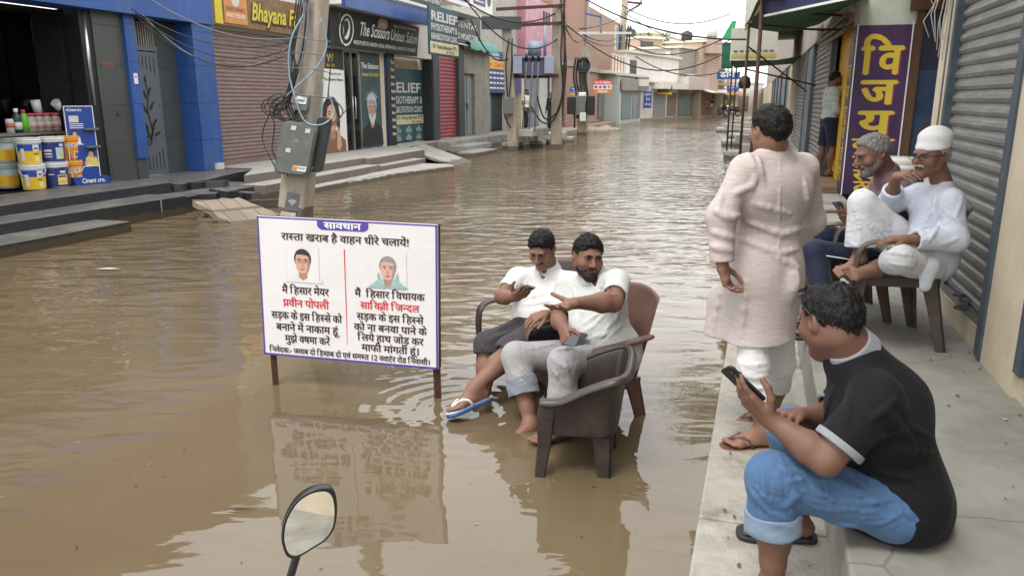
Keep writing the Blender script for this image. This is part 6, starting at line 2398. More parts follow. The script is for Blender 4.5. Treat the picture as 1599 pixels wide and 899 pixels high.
for tx,y,wd,mm in(('मैं  हिसार विधायक',.522,.385,M_ink),('सावित्री जिन्दल',.605,.325,M_red),('सड़क के इस हिस्से',.685,.37,M_ink),('को ना बनवा पाने के',.762,.405,M_ink),('लिये हाथ जोड़ कर',.835,.368,M_ink),('माफी मांगती हूं।',.908,.325,M_ink)):
 line(tx,.738,y,.074,wd,mm)
line('निवेदक:- जवाब दो हिसाब दो एवं समस्त 12 क्वार्टर रोड निवासी।',.497,.972,.058,.925,M_ink,.03)
q.poly([bp(.4905,.2,1),bp(.4925,.87,1),bp(.4945,.87,1),bp(.4965,.2,1)][::-1],M_red)
q.poly([bp(.49,.2,1.2),bp(.492,.53,1.2),bp(.4945,.87,1.2),bp(.497,.53,1.2)][::-1],M_red)
pale=mat('print_pale_frame',(.66,.65,.66),.5,var=.02)
for(x0,x1)in((.16,.348),(.632,.836)):
 q.poly([bp(x0,.452,1),bp(x1,.452,1),bp(x1,.2,1),bp(x0,.2,1)],pale)
 q.poly([bp(x0+.004,.449,1.5),bp(x1-.004,.449,1.5),bp(x1-.004,.203,1.5),bp(x0+.004,.203,1.5)],M_flex)
face_art(q,bp(.255,.385,3),U,V,.155*Hh,(.62,.36,.26),(.035,.022,.018),N_,top=mat('print_white_shirt',(.68,.68,.7),.5),bottom=-.42)
face_art(q,bp(.733,.395,3),U,V,.15*Hh,(.62,.38,.3),(.27,.26,.26),N_,top=mat('print_sea_green',(.3,.46,.42),.5,var=.2,scale=30),bottom=-.37)
for sx_ in(-1,1):
 c=bp(.255,.385,3)+U*sx_*.15*.155*Hh+V*.55*.155*Hh+N_*.004
 q.tube([c+U*(.015*math.cos(a))+V*(.010*math.sin(a))for a in[i*.6283 for i in range(11)]],.0006,4,M_ink)
sg_=mat('print_sea_green',(.3,.46,.42))
hw=.15*Hh
cw=bp(.733,.395,3)
for sx_ in(-1,1):
 q.poly([cw+U*sx_*x*hw+V*y*hw+N_*.0026 for x,y in((.12,-.3),(.2,-.02),(.36,.1),(.42,.34),(.5,.3),(.5,.0),(.75,-.2),(.8,-.36),(.2,-.36))],sg_)
q.build('panel',None,e)
q=MB()
q.obox(Oo-N_*.05+V*.02,U*.03,V*(Hh-.04),N_*.035,M_rust)
q.obox(Oo-N_*.05+V*.02+U*(W_-.03),U*.03,V*(Hh-.04),N_*.035,M_rust)
q.obox(Oo-N_*.05,U*W_,V*.03,N_*.035,M_rust)
q.obox(Oo-N_*.05+V*(Hh-.03),U*W_,V*.03,N_*.035,M_rust)
q.build('frame',None,e)
for x in(.03,.978):
 q=MB()
 a=Oo+U*(x*W_)+V*.02-N_*.03
 q.bar(Vector((a.x,a.y,-.22))+Vector((.01,-.02,0)),a+V*.1,.036,.036,M_rust)
 q.build('leg',None,e)
 # ---- PLASTIC CHAIRS
def smooth_all(o):
 for p in o.data.polygons:
  p.use_smooth=True
def grid_part(name,parent,rows,m_,thick=.012,closed=False,sub=1):
 nr,nc=len(rows),len(rows[0])
 q=MB()
 vs=[p for r_ in rows for p in r_]
 fs=[(i*nc+j,i*nc+j+1,(i+1)*nc+j+1,(i+1)*nc+j)for i in range(nr-1)for j in range(nc-1)]
 q.add(vs,fs,m_,True)
 o=q.build(name,None,parent)
 s=o.modifiers.new('solid','SOLIDIFY')
 s.thickness=thick
 s.offset=0
 if sub:
  b_=o.modifiers.new('sub','SUBSURF')
  b_.levels=sub
  b_.render_levels=sub
 return o
def leg_mesh(parent,top,bot,sx,sy,m_,w0=.085,w1=.05,th=.02,hollow=True):
 q=MB()
 N=6
 for axis in(0,1):
  vs=[]
  for i in range(N+1):
   f=i/N
   x=top[0]+(bot[0]-top[0])*f
   y=top[1]+(bot[1]-top[1])*f
   z=top[2]+(bot[2]-top[2])*f
   w_=w0+(w1-w0)*f**.8
   if axis==0:
    xs=(x,x-sx*w_)
    ys=(y,y-sy*th)
   else:
    xs=(x,x-sx*th)
    ys=(y,y-sy*w_)
   vs+=[(xs[0],ys[0],z),(xs[1],ys[0],z),(xs[1],ys[1],z),(xs[0],ys[1],z)]
  fs=[]
  for i in range(N):
   for k in range(4):
    fs.append((i*4+k,i*4+(k+1)%4,i*4+4+(k+1)%4,i*4+4+k))
  fs+=[(3,2,1,0),(N*4,N*4+1,N*4+2,N*4+3)]
  q.add(vs,fs,m_,False)
 o=q.build('leg',None,parent,bevel=.006)
 return o
def open_chair(label,c,f,zfloor,m_,back_h=.88,group='moulded plastic chairs'):
 ang=math.atan2(f[1],f[0])
 e=wthing('plastic_chair',label,'chair',(c[0],c[1],zfloor),ang,group)
 rows=[]
 for i in range(9):
  x=-.22+.46*i/8
  z=.41+.015*(i/8)-(.0 if i<7 else.03*(i-6))
  rows.append([(x,-.225+.45*j/8,z-.018*math.sin(math.pi*j/8))for j in range(9)])
 grid_part('seat',e,rows,m_,.014)
 q=MB()
 for(a,b_)in(((-.2,-.225),(.23,-.235)),((-.2,.225),(.23,.235))):
  q.bar((a[0],a[1],.39),(b_[0],b_[1],.395),.014,.055,m_)
 q.bar((.235,-.235,.385),(.235,.235,.385),.014,.06,m_)
 q.bar((-.21,-.22,.39),(-.21,.22,.39),.014,.05,m_)
 q.build('seat_frame',None,e,bevel=.004)
 rows=[]
 for i in range(11):
  u_=i/10
  z=.40+(back_h-.40)*u_
  hw=.225-.02*u_+.015*math.sin(math.pi*u_)
  xb=-.21-.13*u_-.03*u_*u_
  rows.append([(xb+.035*(1-((j-5)/5)**2)*-1+.035,hw*(j-5)/5,z-(.035*((j-5)/5)**2 if i==10 else 0))for j in range(11)])
 grid_part('backrest',e,rows,m_,.014)
 for sy in(-1,1):
  rows=[]
  path=[(-.27,.245,.66),(-.16,.27,.655),(0,.285,.645),(.14,.285,.64),(.22,.28,.625),(.255,.272,.58),(.262,.265,.5),(.262,.26,.41)]
  for i,(x,y,z)in enumerate(path):
   w_=.06 if i<5 else.055
   if i<4:
    rows.append([(x,sy*(y-w_/2),z-.012),(x,sy*(y-w_/4),z),(x,sy*(y+w_/4),z),(x,sy*(y+w_/2),z-.014)])
   else:
    nx=(.012,0)
    rows.append([(x-.012,sy*(y-w_/2),z),(x,sy*(y-w_/4),z),(x,sy*(y+w_/4),z),(x-.014,sy*(y+w_/2),z)])
  grid_part('armrest',e,rows,m_,.018)
 for sx,sy in((1,1),(1,-1),(-1,1),(-1,-1)):
  if sx>0:
   leg_mesh(e,(.262,sy*.27,.43),(.285,sy*.285,0),1,sy,m_,.08,.05)
  else:
   leg_mesh(e,(-.2,sy*.235,.42),(-.275,sy*.27,0),-1,sy,m_,.1,.05)
 return e
def tub_chair(label,c,f,zfloor,m_,group='moulded plastic chairs'):
 ang=math.atan2(f[1],f[0])
 e=wthing('plastic_chair',label,'chair',(c[0],c[1],zfloor),ang,group)
 path=[]
 n=34
 for i in range(n+1):
  u_=i/n
  g_=math.pi*(.5+u_)
  ca,sa=math.cos(g_),math.sin(g_)
  x=-.06+(.23 if ca>0 else.10)*(abs(ca)**.55)*(1 if ca>0 else-1)
  y=.255*(abs(sa)**.6)*(1 if sa>0 else-1)
  path.append((x,y))
 front=[(.27-.05*i,.262)for i in range(6)]
 path=front+[(x,y)for x,y in path if x<.02]+[(x,-y)for x,y in front[::-1]]
 def rim(x,y):
  k=max(0,min(1,(.2-x)/.34))
  k=k*k*(3-2*k)
  return.58+.12*k
 rows=[]
 for q_ in range(7):
  v_=q_/6
  row=[]
  for x,y in path:
   zt=rim(x,y)
   z0=.405
   z=z0+(zt-z0)*v_
   fl=1+.10*v_**1.5
   bx=-.03*v_ if x<0 else 0
   row.append((x*(1 if x>0 else fl)+bx-(.02*(1-v_)if x>.2 else 0),y*(1+.09*v_**2),z))
  rows.append(row)
 grid_part('backrest',e,rows,m_,.012)
 rim_in,rows2=rows[-1],[]
 for k,(do,dz)in enumerate(((-.006,-.004),(.0,.012),(.022,.012),(.04,.002),(.046,-.016))):
  r_=[]
  for i,(x,y,z)in enumerate(rim_in):
   a=rim_in[max(0,i-1)]
   b_=rim_in[min(len(rim_in)-1,i+1)]
   d=Vector((b_[0]-a[0],b_[1]-a[1],0)).normalized()
   nn_=Vector((d.y,-d.x,0))
   if nn_.dot(Vector((x+.02,y,0)))<0:
    nn_=-nn_
   r_.append((x+nn_.x*do,y+nn_.y*do,z+dz))
  rows2 .append(r_)
 grid_part('armrest',e,rows2,m_,.010)
 rows=[]
 for i in range(9):
  x=-.15+.41*i/8
  z=.44-(.0 if i<7 else.015*(i-6))
  hw=.25 if i>1 else.2
  rows.append([(x,-hw+2*hw*j/8,z-.02*math.sin(math.pi*j/8))for j in range(9)])
 grid_part('seat',e,rows,m_,.014)
 q=MB()
 q.bar((.255,-.25,.415),(.255,.25,.415),.014,.05,m_)
 q.build('seat_frame',None,e,bevel=.004)
 for sy in(1,-1):
  q=MB()
  vs=[]
  sec=[(.575,.27,.278,.085),(.5,.285,.285,.1),(.42,.283,.282,.088),(.34,.284,.279,.078),(.2,.296,.288,.062),(0,.318,.302,.046)]
  for z,x,y,w_ in sec:
   vs+=[(x,sy*y,z),(x-w_,sy*y,z),(x-w_,sy*(y-.018),z),(x-.018,sy*(y-.018),z),(x-.018,sy*(y-w_),z),(x,sy*(y-w_),z)]
  fs=[]
  for i in range(len(sec)-1):
   for k in range(6):
    fs.append((i*6+k,i*6+(k+1)%6,i*6+6+(k+1)%6,i*6+6+k))
  b0=(len(sec)-1)*6
  fs+=[tuple(range(6))[::-1],tuple(b0+k for k in range(6))]
  q.add(vs,fs,m_,False)
  q.build('leg',None,e,bevel=.008)
  leg_mesh(e,(-.14,sy*.23,.47),(-.14,sy*.225,0),-1,sy,m_,.13,.05)
 e.scale=(.8,.86,1)
 return e
M_ch_dark=mat('dark_brown_plastic',(.034,.024,.022),.38,var=.1,scale=10,bump=.03,bscale=200,dirt=(.1,.08,.07),dirt_amt=.3,dirt_scale=6)
M_ch_brown=mat('brown_plastic',(.105,.054,.04),.38,var=.1,scale=10,bump=.03,bscale=200,dirt=(.17,.1,.08),dirt_amt=.3,dirt_scale=6)
M_ch_old=mat('weathered_brown_plastic',(.075,.056,.05),.5,var=.14,scale=10,dirt=(.15,.125,.11),dirt_amt=.5,dirt_scale=6)
tub_chair('empty dark brown tub-shaped plastic chair standing in the water',(.385,3.45),(-.97,.2),-.2,M_ch_dark)
CH_F,F_F=(.42,4.10),(-.9,-.43)
CH_G,F_G=(.15,4.68),(-.78,-.63)
open_chair('red-brown plastic armchair under the bearded man in the water',CH_F,F_F,-.2,M_ch_brown)
open_chair('dark brown plastic armchair under the man in the white polo shirt',CH_G,F_G,-.2,M_ch_dark)
CH_C,F_C=(2.24,4.465),(-.98,.17)
CH_D,F_D=(2.23,5.07),(-.98,.2)
open_chair('weathered brown plastic armchair under the old man in white on the pavement',CH_C,F_C,PAV,M_ch_old,.84)
open_chair('brown plastic armchair under the grey-haired man in mauve',CH_D,F_D,PAV,M_ch_brown,.84)
# ---- WHITE TUB IN THE RECESS, WOODEN STEP
p=at_z(1410,272,.22)
t0,s0=st(p)
q=MB()
B_tub=mat('tub_white',(.55,.55,.5),.45,var=.06)
sc=9.6
pt=SW(1.85,11.0,PAV)
q.lathe([(.2,0),(.21,.02),(.23,.52),(.25,.53),(.25,.58),(.23,.585),(.24,.6),(.24,.66),(.22,.68),(0,.68)],(0,0,0),24,B_tub)
o=q.build('plastic_drum')
o.location=pt
tag(o,'tall off-white lidded drum beside the violet sign','drum')
q=MB()
w0,w1=at_z(1256,290,.45),at_z(1312,290,.45)
t0,s0=st(w0)
t1=st(w1)[0]
q.box(t0,t1,s0,s0+2.6,.41,.45,mat('plank_wood',(.26,.17,.1),.7,var=.25,scale=4,stretch=(8,1,8)))
q.box(t0,t1,s0,s0+.04,.36,.405,MATS['plank_wood'])
for tt in(t0,t1-.08,(t0+t1)/2):
 q.box(tt,tt+.08,s0+.02,s0+2.5,.2,.408,MATS['plank_wood'])
one(q,'wooden_step','low wooden plank step under the boy at the yellow shop','step',(t0,s0,.3),bevel=.004)
q=MB()
q.box(t0-.1,t1,s0-1.0,s0-.05,.2,.36,M_concrete_pale)
one(q,'step_block','pale cement step before the wooden plank','steps',(t0,s0-.5,.2),bevel=.01)
# ---- MOTORCYCLE MIRROR
mc=at_y(485,816,.98)
e=wthing('motorcycle_mirror','black teardrop rear-view mirror of a motorcycle in the near water','mirror',mc)
cu=(at_y(526,790,.98)-mc)
out=[(441,850),(440,835),(443,815),(452,795),(466,777),(485,765),(504,760.5),(516,763),(523,772),(526,790),(525,812),(520,828),(508,843),(488,856),(470,867),(457,871),(447,866)]
tilt=Vector((.28,-1,.125)).normalized()
pts=[]
for x,y in out:
 r_=ray(x,y)
 k=(mc-Vector((0,0,CAM_H))).dot(tilt)/r_.dot(tilt)
 pts.append(Vector((0,0,CAM_H))+r_*k-mc)
cen=sum(pts,Vector())/len(pts)
def smooth_loop(P,n=4):
 res=[]
 k=len(P)
 for i in range(k):
  p0,p1,p2,p3=P[i-1],P[i],P[(i+1)%k],P[(i+2)%k]
  for j in range(n):
   t_=j/n
   res.append(0.5*((2*p1)+(p2-p0)*t_+(2*p0-5*p1+4*p2-p3)*t_*t_+(3*p1-p0-3*p2+p3)*t_**3))
 return res
loop=smooth_loop(pts)
n=len(loop)
q=MB()
rings=[(0.90,.0),(.955,.004),(1.0,.001),(1.02,-.006),(1.0,-.016),(.9,-.028),(.65,-.04),(.3,-.046)]
vs,fs=[],[]
for sc,dz in rings:
 for p in loop:
  vs.append(cen+(p-cen)*sc+tilt*dz)
for i in range(len(rings)-1):
 for k in range(n):
  fs.append((i*n+k,i*n+(k+1)%n,(i+1)*n+(k+1)%n,(i+1)*n+k))
fs.append(tuple((len(rings)-1)*n+k for k in range(n)))
q.add(vs,fs,mat('mirror_housing',(.015,.015,.017),.35,var=.1),True)
q.build('housing',None,e)
q=MB()
vs,fs=[],[]
steps=[1.0,.8,.6,.4,.2]
for sc in steps:
 for p in loop:
  d=(p-cen)*.905*sc
  vs.append(cen+d+tilt*(.0015+.9*(.0022-d.length_squared*.5)*1.0))
vs.append(cen+tilt*(.0015+.9*.0022))
for i in range(len(steps)-1):
 for k in range(n):
  fs.append((i*n+k,(i+1)*n+k,(i+1)*n+(k+1)%n,i*n+(k+1)%n))
c0=len(steps)*n
for k in range(n):
 fs.append(((len(steps)-1)*n+k,c0,(len(steps)-1)*n+(k+1)%n))
q.add(vs,fs,mat('mirror_glass',(.88,.88,.87),.02,metal=1.0,var=0,dirt=(.5,.45,.38),dirt_amt=.12,dirt_scale=30),True)
q.build('glass',None,e)
q=MB()
a=cen+(pts[14]-cen)*.7-tilt*.03
b_=at_y(452,905,1.0)-mc
c_=at_y(446,960,1.02)-mc
q.tube([a,(a+b_)/2+Vector((-.001,0,0)),b_,c_,c_+Vector((-.005,.02,-.1))],.0062,10,M_blackplastic)
q.build('stem',None,e)
q=MB()
h0=c_+Vector((-.005,.02,-.1))
q.tube([h0+Vector((-.2,-.07,-.02)),h0,h0+Vector((.2,.04,0)),h0+Vector((.33,.0,.02))],.013,12,M_blackplastic)
q.tube([h0+Vector((-.2,-.07,-.02)),h0+Vector((-.07,-.025,-.007))],.018,12,M_blackplastic)
q.build('handlebar',None,e)
# ---- FIGURES: one implicit surface per body or garment
def V3(*a):
 return np.array(a,dtype=np.float64)
def npv(p):
 return np.array([p[0],p[1],p[2]],dtype=np.float64)
class Sdf:
 def __init__(self,h=0.006):
  self.h=h
  self.ops=[]
  self.folds=[]
  self.ridges=[]
  self.grain=[]
 def cap(self,a,b,ra,rb=None,k=0.02,flat=None,op='+'):
  self.ops.append((op,'cap',npv(a),npv(b),float(ra),float(ra if rb is None else rb),k,flat))
  return self
 def chain(self,pts,rs,k=0.02,flat=None,op='+'):
  for i in range(len(pts)-1):
   self.cap(pts[i],pts[i+1],rs[i],rs[i+1],k,flat,op)
  return self
 def ell(self,c,r,M=None,k=0.02,op='+'):
  self.ops.append((op,'ell',npv(c),np.array(r,float),np.eye(3)if M is None else np.array(M,float),0,k,None))
  return self
 def cut(self,p,n,k=0.004,near=None,rad=None):
  self.ops.append(('-','pl',npv(p),npv(n)/np.linalg.norm(npv(n)),near if near is None else npv(near),rad,k,None))
  return self
 def fold(self,direction,wavelength,amp,centre=None,radius=None,seed=0):
  self.folds.append((npv(direction)/np.linalg.norm(npv(direction)),wavelength,amp,None if centre is None else npv(centre),radius,seed))
  return self
 def ridge(self,pix,r=.012,k=.02,out=.45):
  self.ridges.append((pix,r,k,out))
  return self
 def lines(self,rows,r=.012,k=.02,out=.45):
  for q in rows:
   self.ridge(q,r,k,out)
  return self
 def mesh(self,smooth=1):
  h=self.h
  lo,hi=np.full(3,1e9),np.full(3,-1e9)
  for o in self.ops:
   if o[0]!='+':
    continue
   if o[1]=='cap':
    r=max(o[4],o[5])*1.25
    lo=np.minimum(lo,np.minimum(o[2],o[3])-r)
    hi=np.maximum(hi,np.maximum(o[2],o[3])+r)
   else:
    r=o[3].max()
    lo=np.minimum(lo,o[2]-r)
    hi=np.maximum(hi,o[2]+r)
  lo-=3*h+.006
  hi+=3*h+.006
  n=np.ceil((hi-lo)/h).astype(int)+1
  xs=[lo[i]+h*np.arange(n[i])for i in range(3)]
  D=np.full(n,0.5,dtype=np.float32)
  for o in self.ops:
   k=max(o[6],1e-4)
   if o[1]=='pl':
    if o[4]is not None:
     a_=o[4]-o[5]
     b_=o[4]+o[5]
    else:
     a_,b_=lo,hi
   elif o[1]=='cap':
    r=max(o[4],o[5])*1.3+k+3*h
    a_=np.minimum(o[2],o[3])-r
    b_=np.maximum(o[2],o[3])+r
   else:
    r=o[3].max()+k+3*h
    a_,b_=o[2]-r,o[2]+r
   i0=np.clip(np.floor((a_-lo)/h).astype(int),0,n)
   i1=np.clip(np.ceil((b_-lo)/h).astype(int)+1,0,n)
   if np.any(i1<=i0):
    continue
   X=xs[0][i0[0]:i1[0]][:,None,None]
   Y=xs[1][i0[1]:i1[1]][None,:,None]
   Z=xs[2][i0[2]:i1[2]][None,None,:]
   sl=(slice(i0[0],i1[0]),slice(i0[1],i1[1]),slice(i0[2],i1[2]))
   if o[1]=='cap':
    a,b=o[2],o[3]
    ba=b-a
    px,py,pz=X-a[0],Y-a[1],Z-a[2]
    q=1.0
    if o[7]is not None:
     w,f=npv(o[7][0]),o[7][1]
     w=w/np.linalg.norm(w)
     dt=px*w[0]+py*w[1]+pz*w[2]
     e=dt*(1/f-1)
     px,py,pz=px+w[0]*e,py+w[1]*e,pz+w[2]*e
     ba=ba+w*(ba@w)*(1/f-1)
     q=min(1.0,(1+f)/2)if f<1 else 1.0
    L2=max(ba@ba,1e-12)
    t=np.clip((px*ba[0]+py*ba[1]+pz*ba[2])/L2,0,1)
    d=np.sqrt((px-t*ba[0])**2+(py-t*ba[1])**2+(pz-t*ba[2])**2)-(o[4]+(o[5]-o[4])*t)
    d=d*q
   elif o[1]=='ell':
    M,r=o[4],o[3]
    px,py,pz=X-o[2][0],Y-o[2][1],Z-o[2][2]
    u=(px*M[0,0]+py*M[0,1]+pz*M[0,2])/r[0]
    v=(px*M[1,0]+py*M[1,1]+pz*M[1,2])/r[1]
    w=(px*M[2,0]+py*M[2,1]+pz*M[2,2])/r[2]
    k0=np.sqrt(u*u+v*v+w*w)+1e-9
    k1=np.sqrt((u/r[0])**2+(v/r[1])**2+(w/r[2])**2)+1e-9
    d=k0*(k0-1)/k1
   else:
    d=-((X-o[2][0])*o[3][0]+(Y-o[2][1])*o[3][1]+(Z-o[2][2])*o[3][2])
    if o[4]is not None:
     rr=np.sqrt((X-o[4][0])**2+(Y-o[4][1])**2+(Z-o[4][2])**2)-o[5]
     d=np.maximum(d,rr)
   cur=D[sl]
   if o[0]=='+':
    hh=np.maximum(k-np.abs(cur-d),0)/k
    D[sl]=np.minimum(cur,d)-hh*hh*k*.25
   else:
    d=-d
    hh=np.maximum(k-np.abs(cur-d),0)/k
    D[sl]=np.maximum(cur,d)+hh*hh*k*.25
  if self.grain:
   m=np.argwhere(np.abs(D)<.02)
   P=lo+m*h
   for(wl,amp,sd)in self.grain:
    q=P/wl
    i_=np.floor(q).astype(int)
    f_=q-i_
    f_=f_*f_*(3-2*f_)
    tab=np.random.RandomState(sd).rand(32,32,32)-.5
    v=0
    for a in(0,1):
     for b in(0,1):
      for c in(0,1):
       w_=(f_[:,0]if a else 1-f_[:,0])*(f_[:,1]if b else 1-f_[:,1])*(f_[:,2]if c else 1-f_[:,2])
       v=v+w_*tab[(i_[:,0]+a)%32,(i_[:,1]+b)%32,(i_[:,2]+c)%32]
    D[m[:,0],m[:,1],m[:,2]]+=(2*amp*v).astype(np.float32)
  if self.folds:
   m=np.argwhere(np.abs(D)<.035)
   P=lo+m*h
   add=np.zeros(len(P))
   for(w,wl,amp,c,rad,sd)in self.folds:
    rs=np.random.RandomState(sd)
    k1,k2=rs.randn(3)*9,rs.randn(3)*17
    ph=P@w*(2*np.pi/wl)+1.5*np.sin(P@k1+sd)+.8*np.sin(P@k2+2*sd)
    s=np.sin(ph)
    s=np.sign(s)*np.abs(s)**.8
    g=1.0*amp*s*(.55+.45*np.sin(P@k1*.7+3))
    if c is not None:
     g=g*np.exp(-((P-c)**2).sum(1)/(rad*rad))
    add+=g
   D[m[:,0],m[:,1],m[:,2]]+=add.astype(np.float32)
  for(pix,r,k,out)in self.ridges:
   pts=[]
   for i in range(len(pix)-1):
    for f in np.linspace(0,1,6,endpoint=(i==len(pix)-2)):
     x=pix[i][0]+(pix[i+1][0]-pix[i][0])*f
     y=pix[i][1]+(pix[i+1][1]-pix[i][1])*f
     dv=unit(ray(x,y))
     o_=V3(0,0,CAM_H)
     tc_=((lo+hi)/2-o_)@dv
     R_=np.linalg.norm(hi-lo)/2
     ts=np.arange(tc_-R_,tc_+R_,h*.6)
     Pp=o_+ts[:,None]*dv
     ii=np.round((Pp-lo)/h).astype(int)
     ok=np.all((ii>=0)&(ii<n),axis=1)
     ii=np.clip(ii,0,n-1)
     hit=ok&(D[ii[:,0],ii[:,1],ii[:,2]]<0)
     if hit.any():
      pts.append(Pp[np.argmax(hit)]+dv*r*(1-2*out))
   if len(pts)<3:
    continue
   m_=len(pts)
   for j in range(m_-1):
    if np.linalg.norm(pts[j+1]-pts[j])>.08:
     continue
    r0=r*(.35+.65*math.sin(math.pi*min(1,(j+.3)/(m_-1))))
    r1=r*(.35+.65*math.sin(math.pi*min(1,(j+1.0)/(m_-.7))))
    a,b=pts[j],pts[j+1]
    rr=max(r0,r1)+k+2*h
    i0=np.clip(np.floor((np.minimum(a,b)-rr-lo)/h).astype(int),0,n)
    i1=np.clip(np.ceil((np.maximum(a,b)+rr-lo)/h).astype(int)+1,0,n)
    X=xs[0][i0[0]:i1[0]][:,None,None]
    Y=xs[1][i0[1]:i1[1]][None,:,None]
    Z=xs[2][i0[2]:i1[2]][None,None,:]
    ba=b-a
    px,py,pz=X-a[0],Y-a[1],Z-a[2]
    t=np.clip((px*ba[0]+py*ba[1]+pz*ba[2])/max(ba@ba,1e-12),0,1)
    d=np.sqrt((px-t*ba[0])**2+(py-t*ba[1])**2+(pz-t*ba[2])**2)-(r0+(r1-r0)*t)
    sl=(slice(i0[0],i1[0]),slice(i0[1],i1[1]),slice(i0[2],i1[2]))
    cur=D[sl]
    hh=np.maximum(k-np.abs(cur-d),0)/k
    D[sl]=np.minimum(cur,d)-hh*hh*k*.25
  return surface_nets(D,lo,h,smooth)
def surface_nets(D,lo,h,smooth=1):
 ins=D<0
 nx,ny,nz=D.shape
 cnt=np.zeros((nx-1,ny-1,nz-1),dtype=np.int8)
 for i in(0,1):
  for j in(0,1):
   for k in(0,1):
    cnt+=ins[i:nx-1+i,j:ny-1+j,k:nz-1+k]
 act=(cnt>0)&(cnt<8)
 idx=np.argwhere(act)
 ids=-np.ones(act.shape,dtype=np.int32)
 ids[act]=np.arange(len(idx))
 cs=[(i,j,k)for i in(0,1)for j in(0,1)for k in(0,1)]
 val={c:D[idx[:,0]+c[0],idx[:,1]+c[1],idx[:,2]+c[2]]for c in cs}
 acc=np.zeros((len(idx),3))
 num=np.zeros(len(idx))
 for a in cs:
  for ax in range(3):
   if a[ax]==1:
    continue
   b=list(a)
   b[ax]=1
   va,vb=val[a],val[tuple(b)]
   x=(va<0)!=(vb<0)
   t=np.where(x,va/np.where(x,va-vb,1),0)
   p=np.array(a,float)[None,:]+np.zeros((len(idx),3))
   p[:,ax]=t
   acc+=np.where(x[:,None],p,0)
   num+=x
 V=lo+h*(idx+acc/num[:,None])
 F=[]
 for ax in range(3):
  sl0=[slice(1,-1)]*3
  a=[slice(None)]*3
  b=[slice(None)]*3
  a[ax]=slice(0,-1)
  b[ax]=slice(1,None)
  A,B=ins[tuple(a)],ins[tuple(b)]
  x=np.argwhere(A!=B)
  o1,o2=[(1,2),(2,0),(0,1)][ax]
  ok=(x[:,o1]>0)&(x[:,o2]>0)&(x[:,o1]<D.shape[o1]-1)&(x[:,o2]<D.shape[o2]-1)
  x=x[ok]
  sgn=A[x[:,0],x[:,1],x[:,2]]
  def cell(d1,d2):
   c=x.copy()
   c[:,o1]+=d1
   c[:,o2]+=d2
   return ids[c[:,0],c[:,1],c[:,2]]
  q=np.stack([cell(-1,-1),cell(0,-1),cell(0,0),cell(-1,0)],1)
  q[~sgn]=q[~sgn][:,::-1]
  F.append(q)
 F=np.concatenate(F)
 for _ in range(smooth):
  S=np.zeros_like(V)
  C=np.zeros(len(V))
  for i in range(4):
   a,b=F[:,i],F[:,(i+1)%4]
   np.add.at(S,a,V[b])
   np.add.at(C,a,1)
   np.add.at(S,b,V[a])
   np.add.at(C,b,1)
  V=V*.5+(S/np.maximum(C,1)[:,None])*.5
 return V,F
def sdf_object(name,shells,mats,parent,smooth=1,classify=None):
 Vs,Fs,off=[],[],0
 for s in shells:
  if isinstance(s,Sdf):
   v,f=s.mesh(smooth)
  else:
   v,f=s
  Vs.append(v)
  Fs.append(f+off)
  off+=len(v)
 Vv,Ff=np.concatenate(Vs),np.concatenate(Fs)
 org=npv(parent.location)
 me=bpy.data.meshes.new(name)
 me.vertices.add(len(Vv))
 me.vertices.foreach_set('co',(Vv-org).astype(np.float32).ravel())
 me.loops.add(len(Ff)*4)
 me.loops.foreach_set('vertex_index',Ff.astype(np.int32).ravel())
 me.polygons.add(len(Ff))
 me.polygons.foreach_set('loop_start',np.arange(len(Ff),dtype=np.int32)*4)
 me.polygons.foreach_set('loop_total',np.full(len(Ff),4,dtype=np.int32))
 me.polygons.foreach_set('use_smooth',np.ones(len(Ff),dtype=bool))
 for m in(mats if isinstance(mats,(list,tuple))else[mats]):
  me.materials.append(m)
 if classify is not None:
  c=Vv[Ff].mean(1)
  me.polygons.foreach_set('material_index',classify(c).astype(np.int32))
 me.update(calc_edges=True)
 me.validate()
 o=bpy.data.objects.new(name,me)
 COL.objects.link(o)
 o.parent=parent
 return o
def unit(v):
 v=npv(v)
 return v/np.linalg.norm(v)
def rot_about(v,axis,ang):
 axis=unit(axis)
 return v*math.cos(ang)+np.cross(axis,v)*math.sin(ang)+axis*(axis@v)*(1-math.cos(ang))
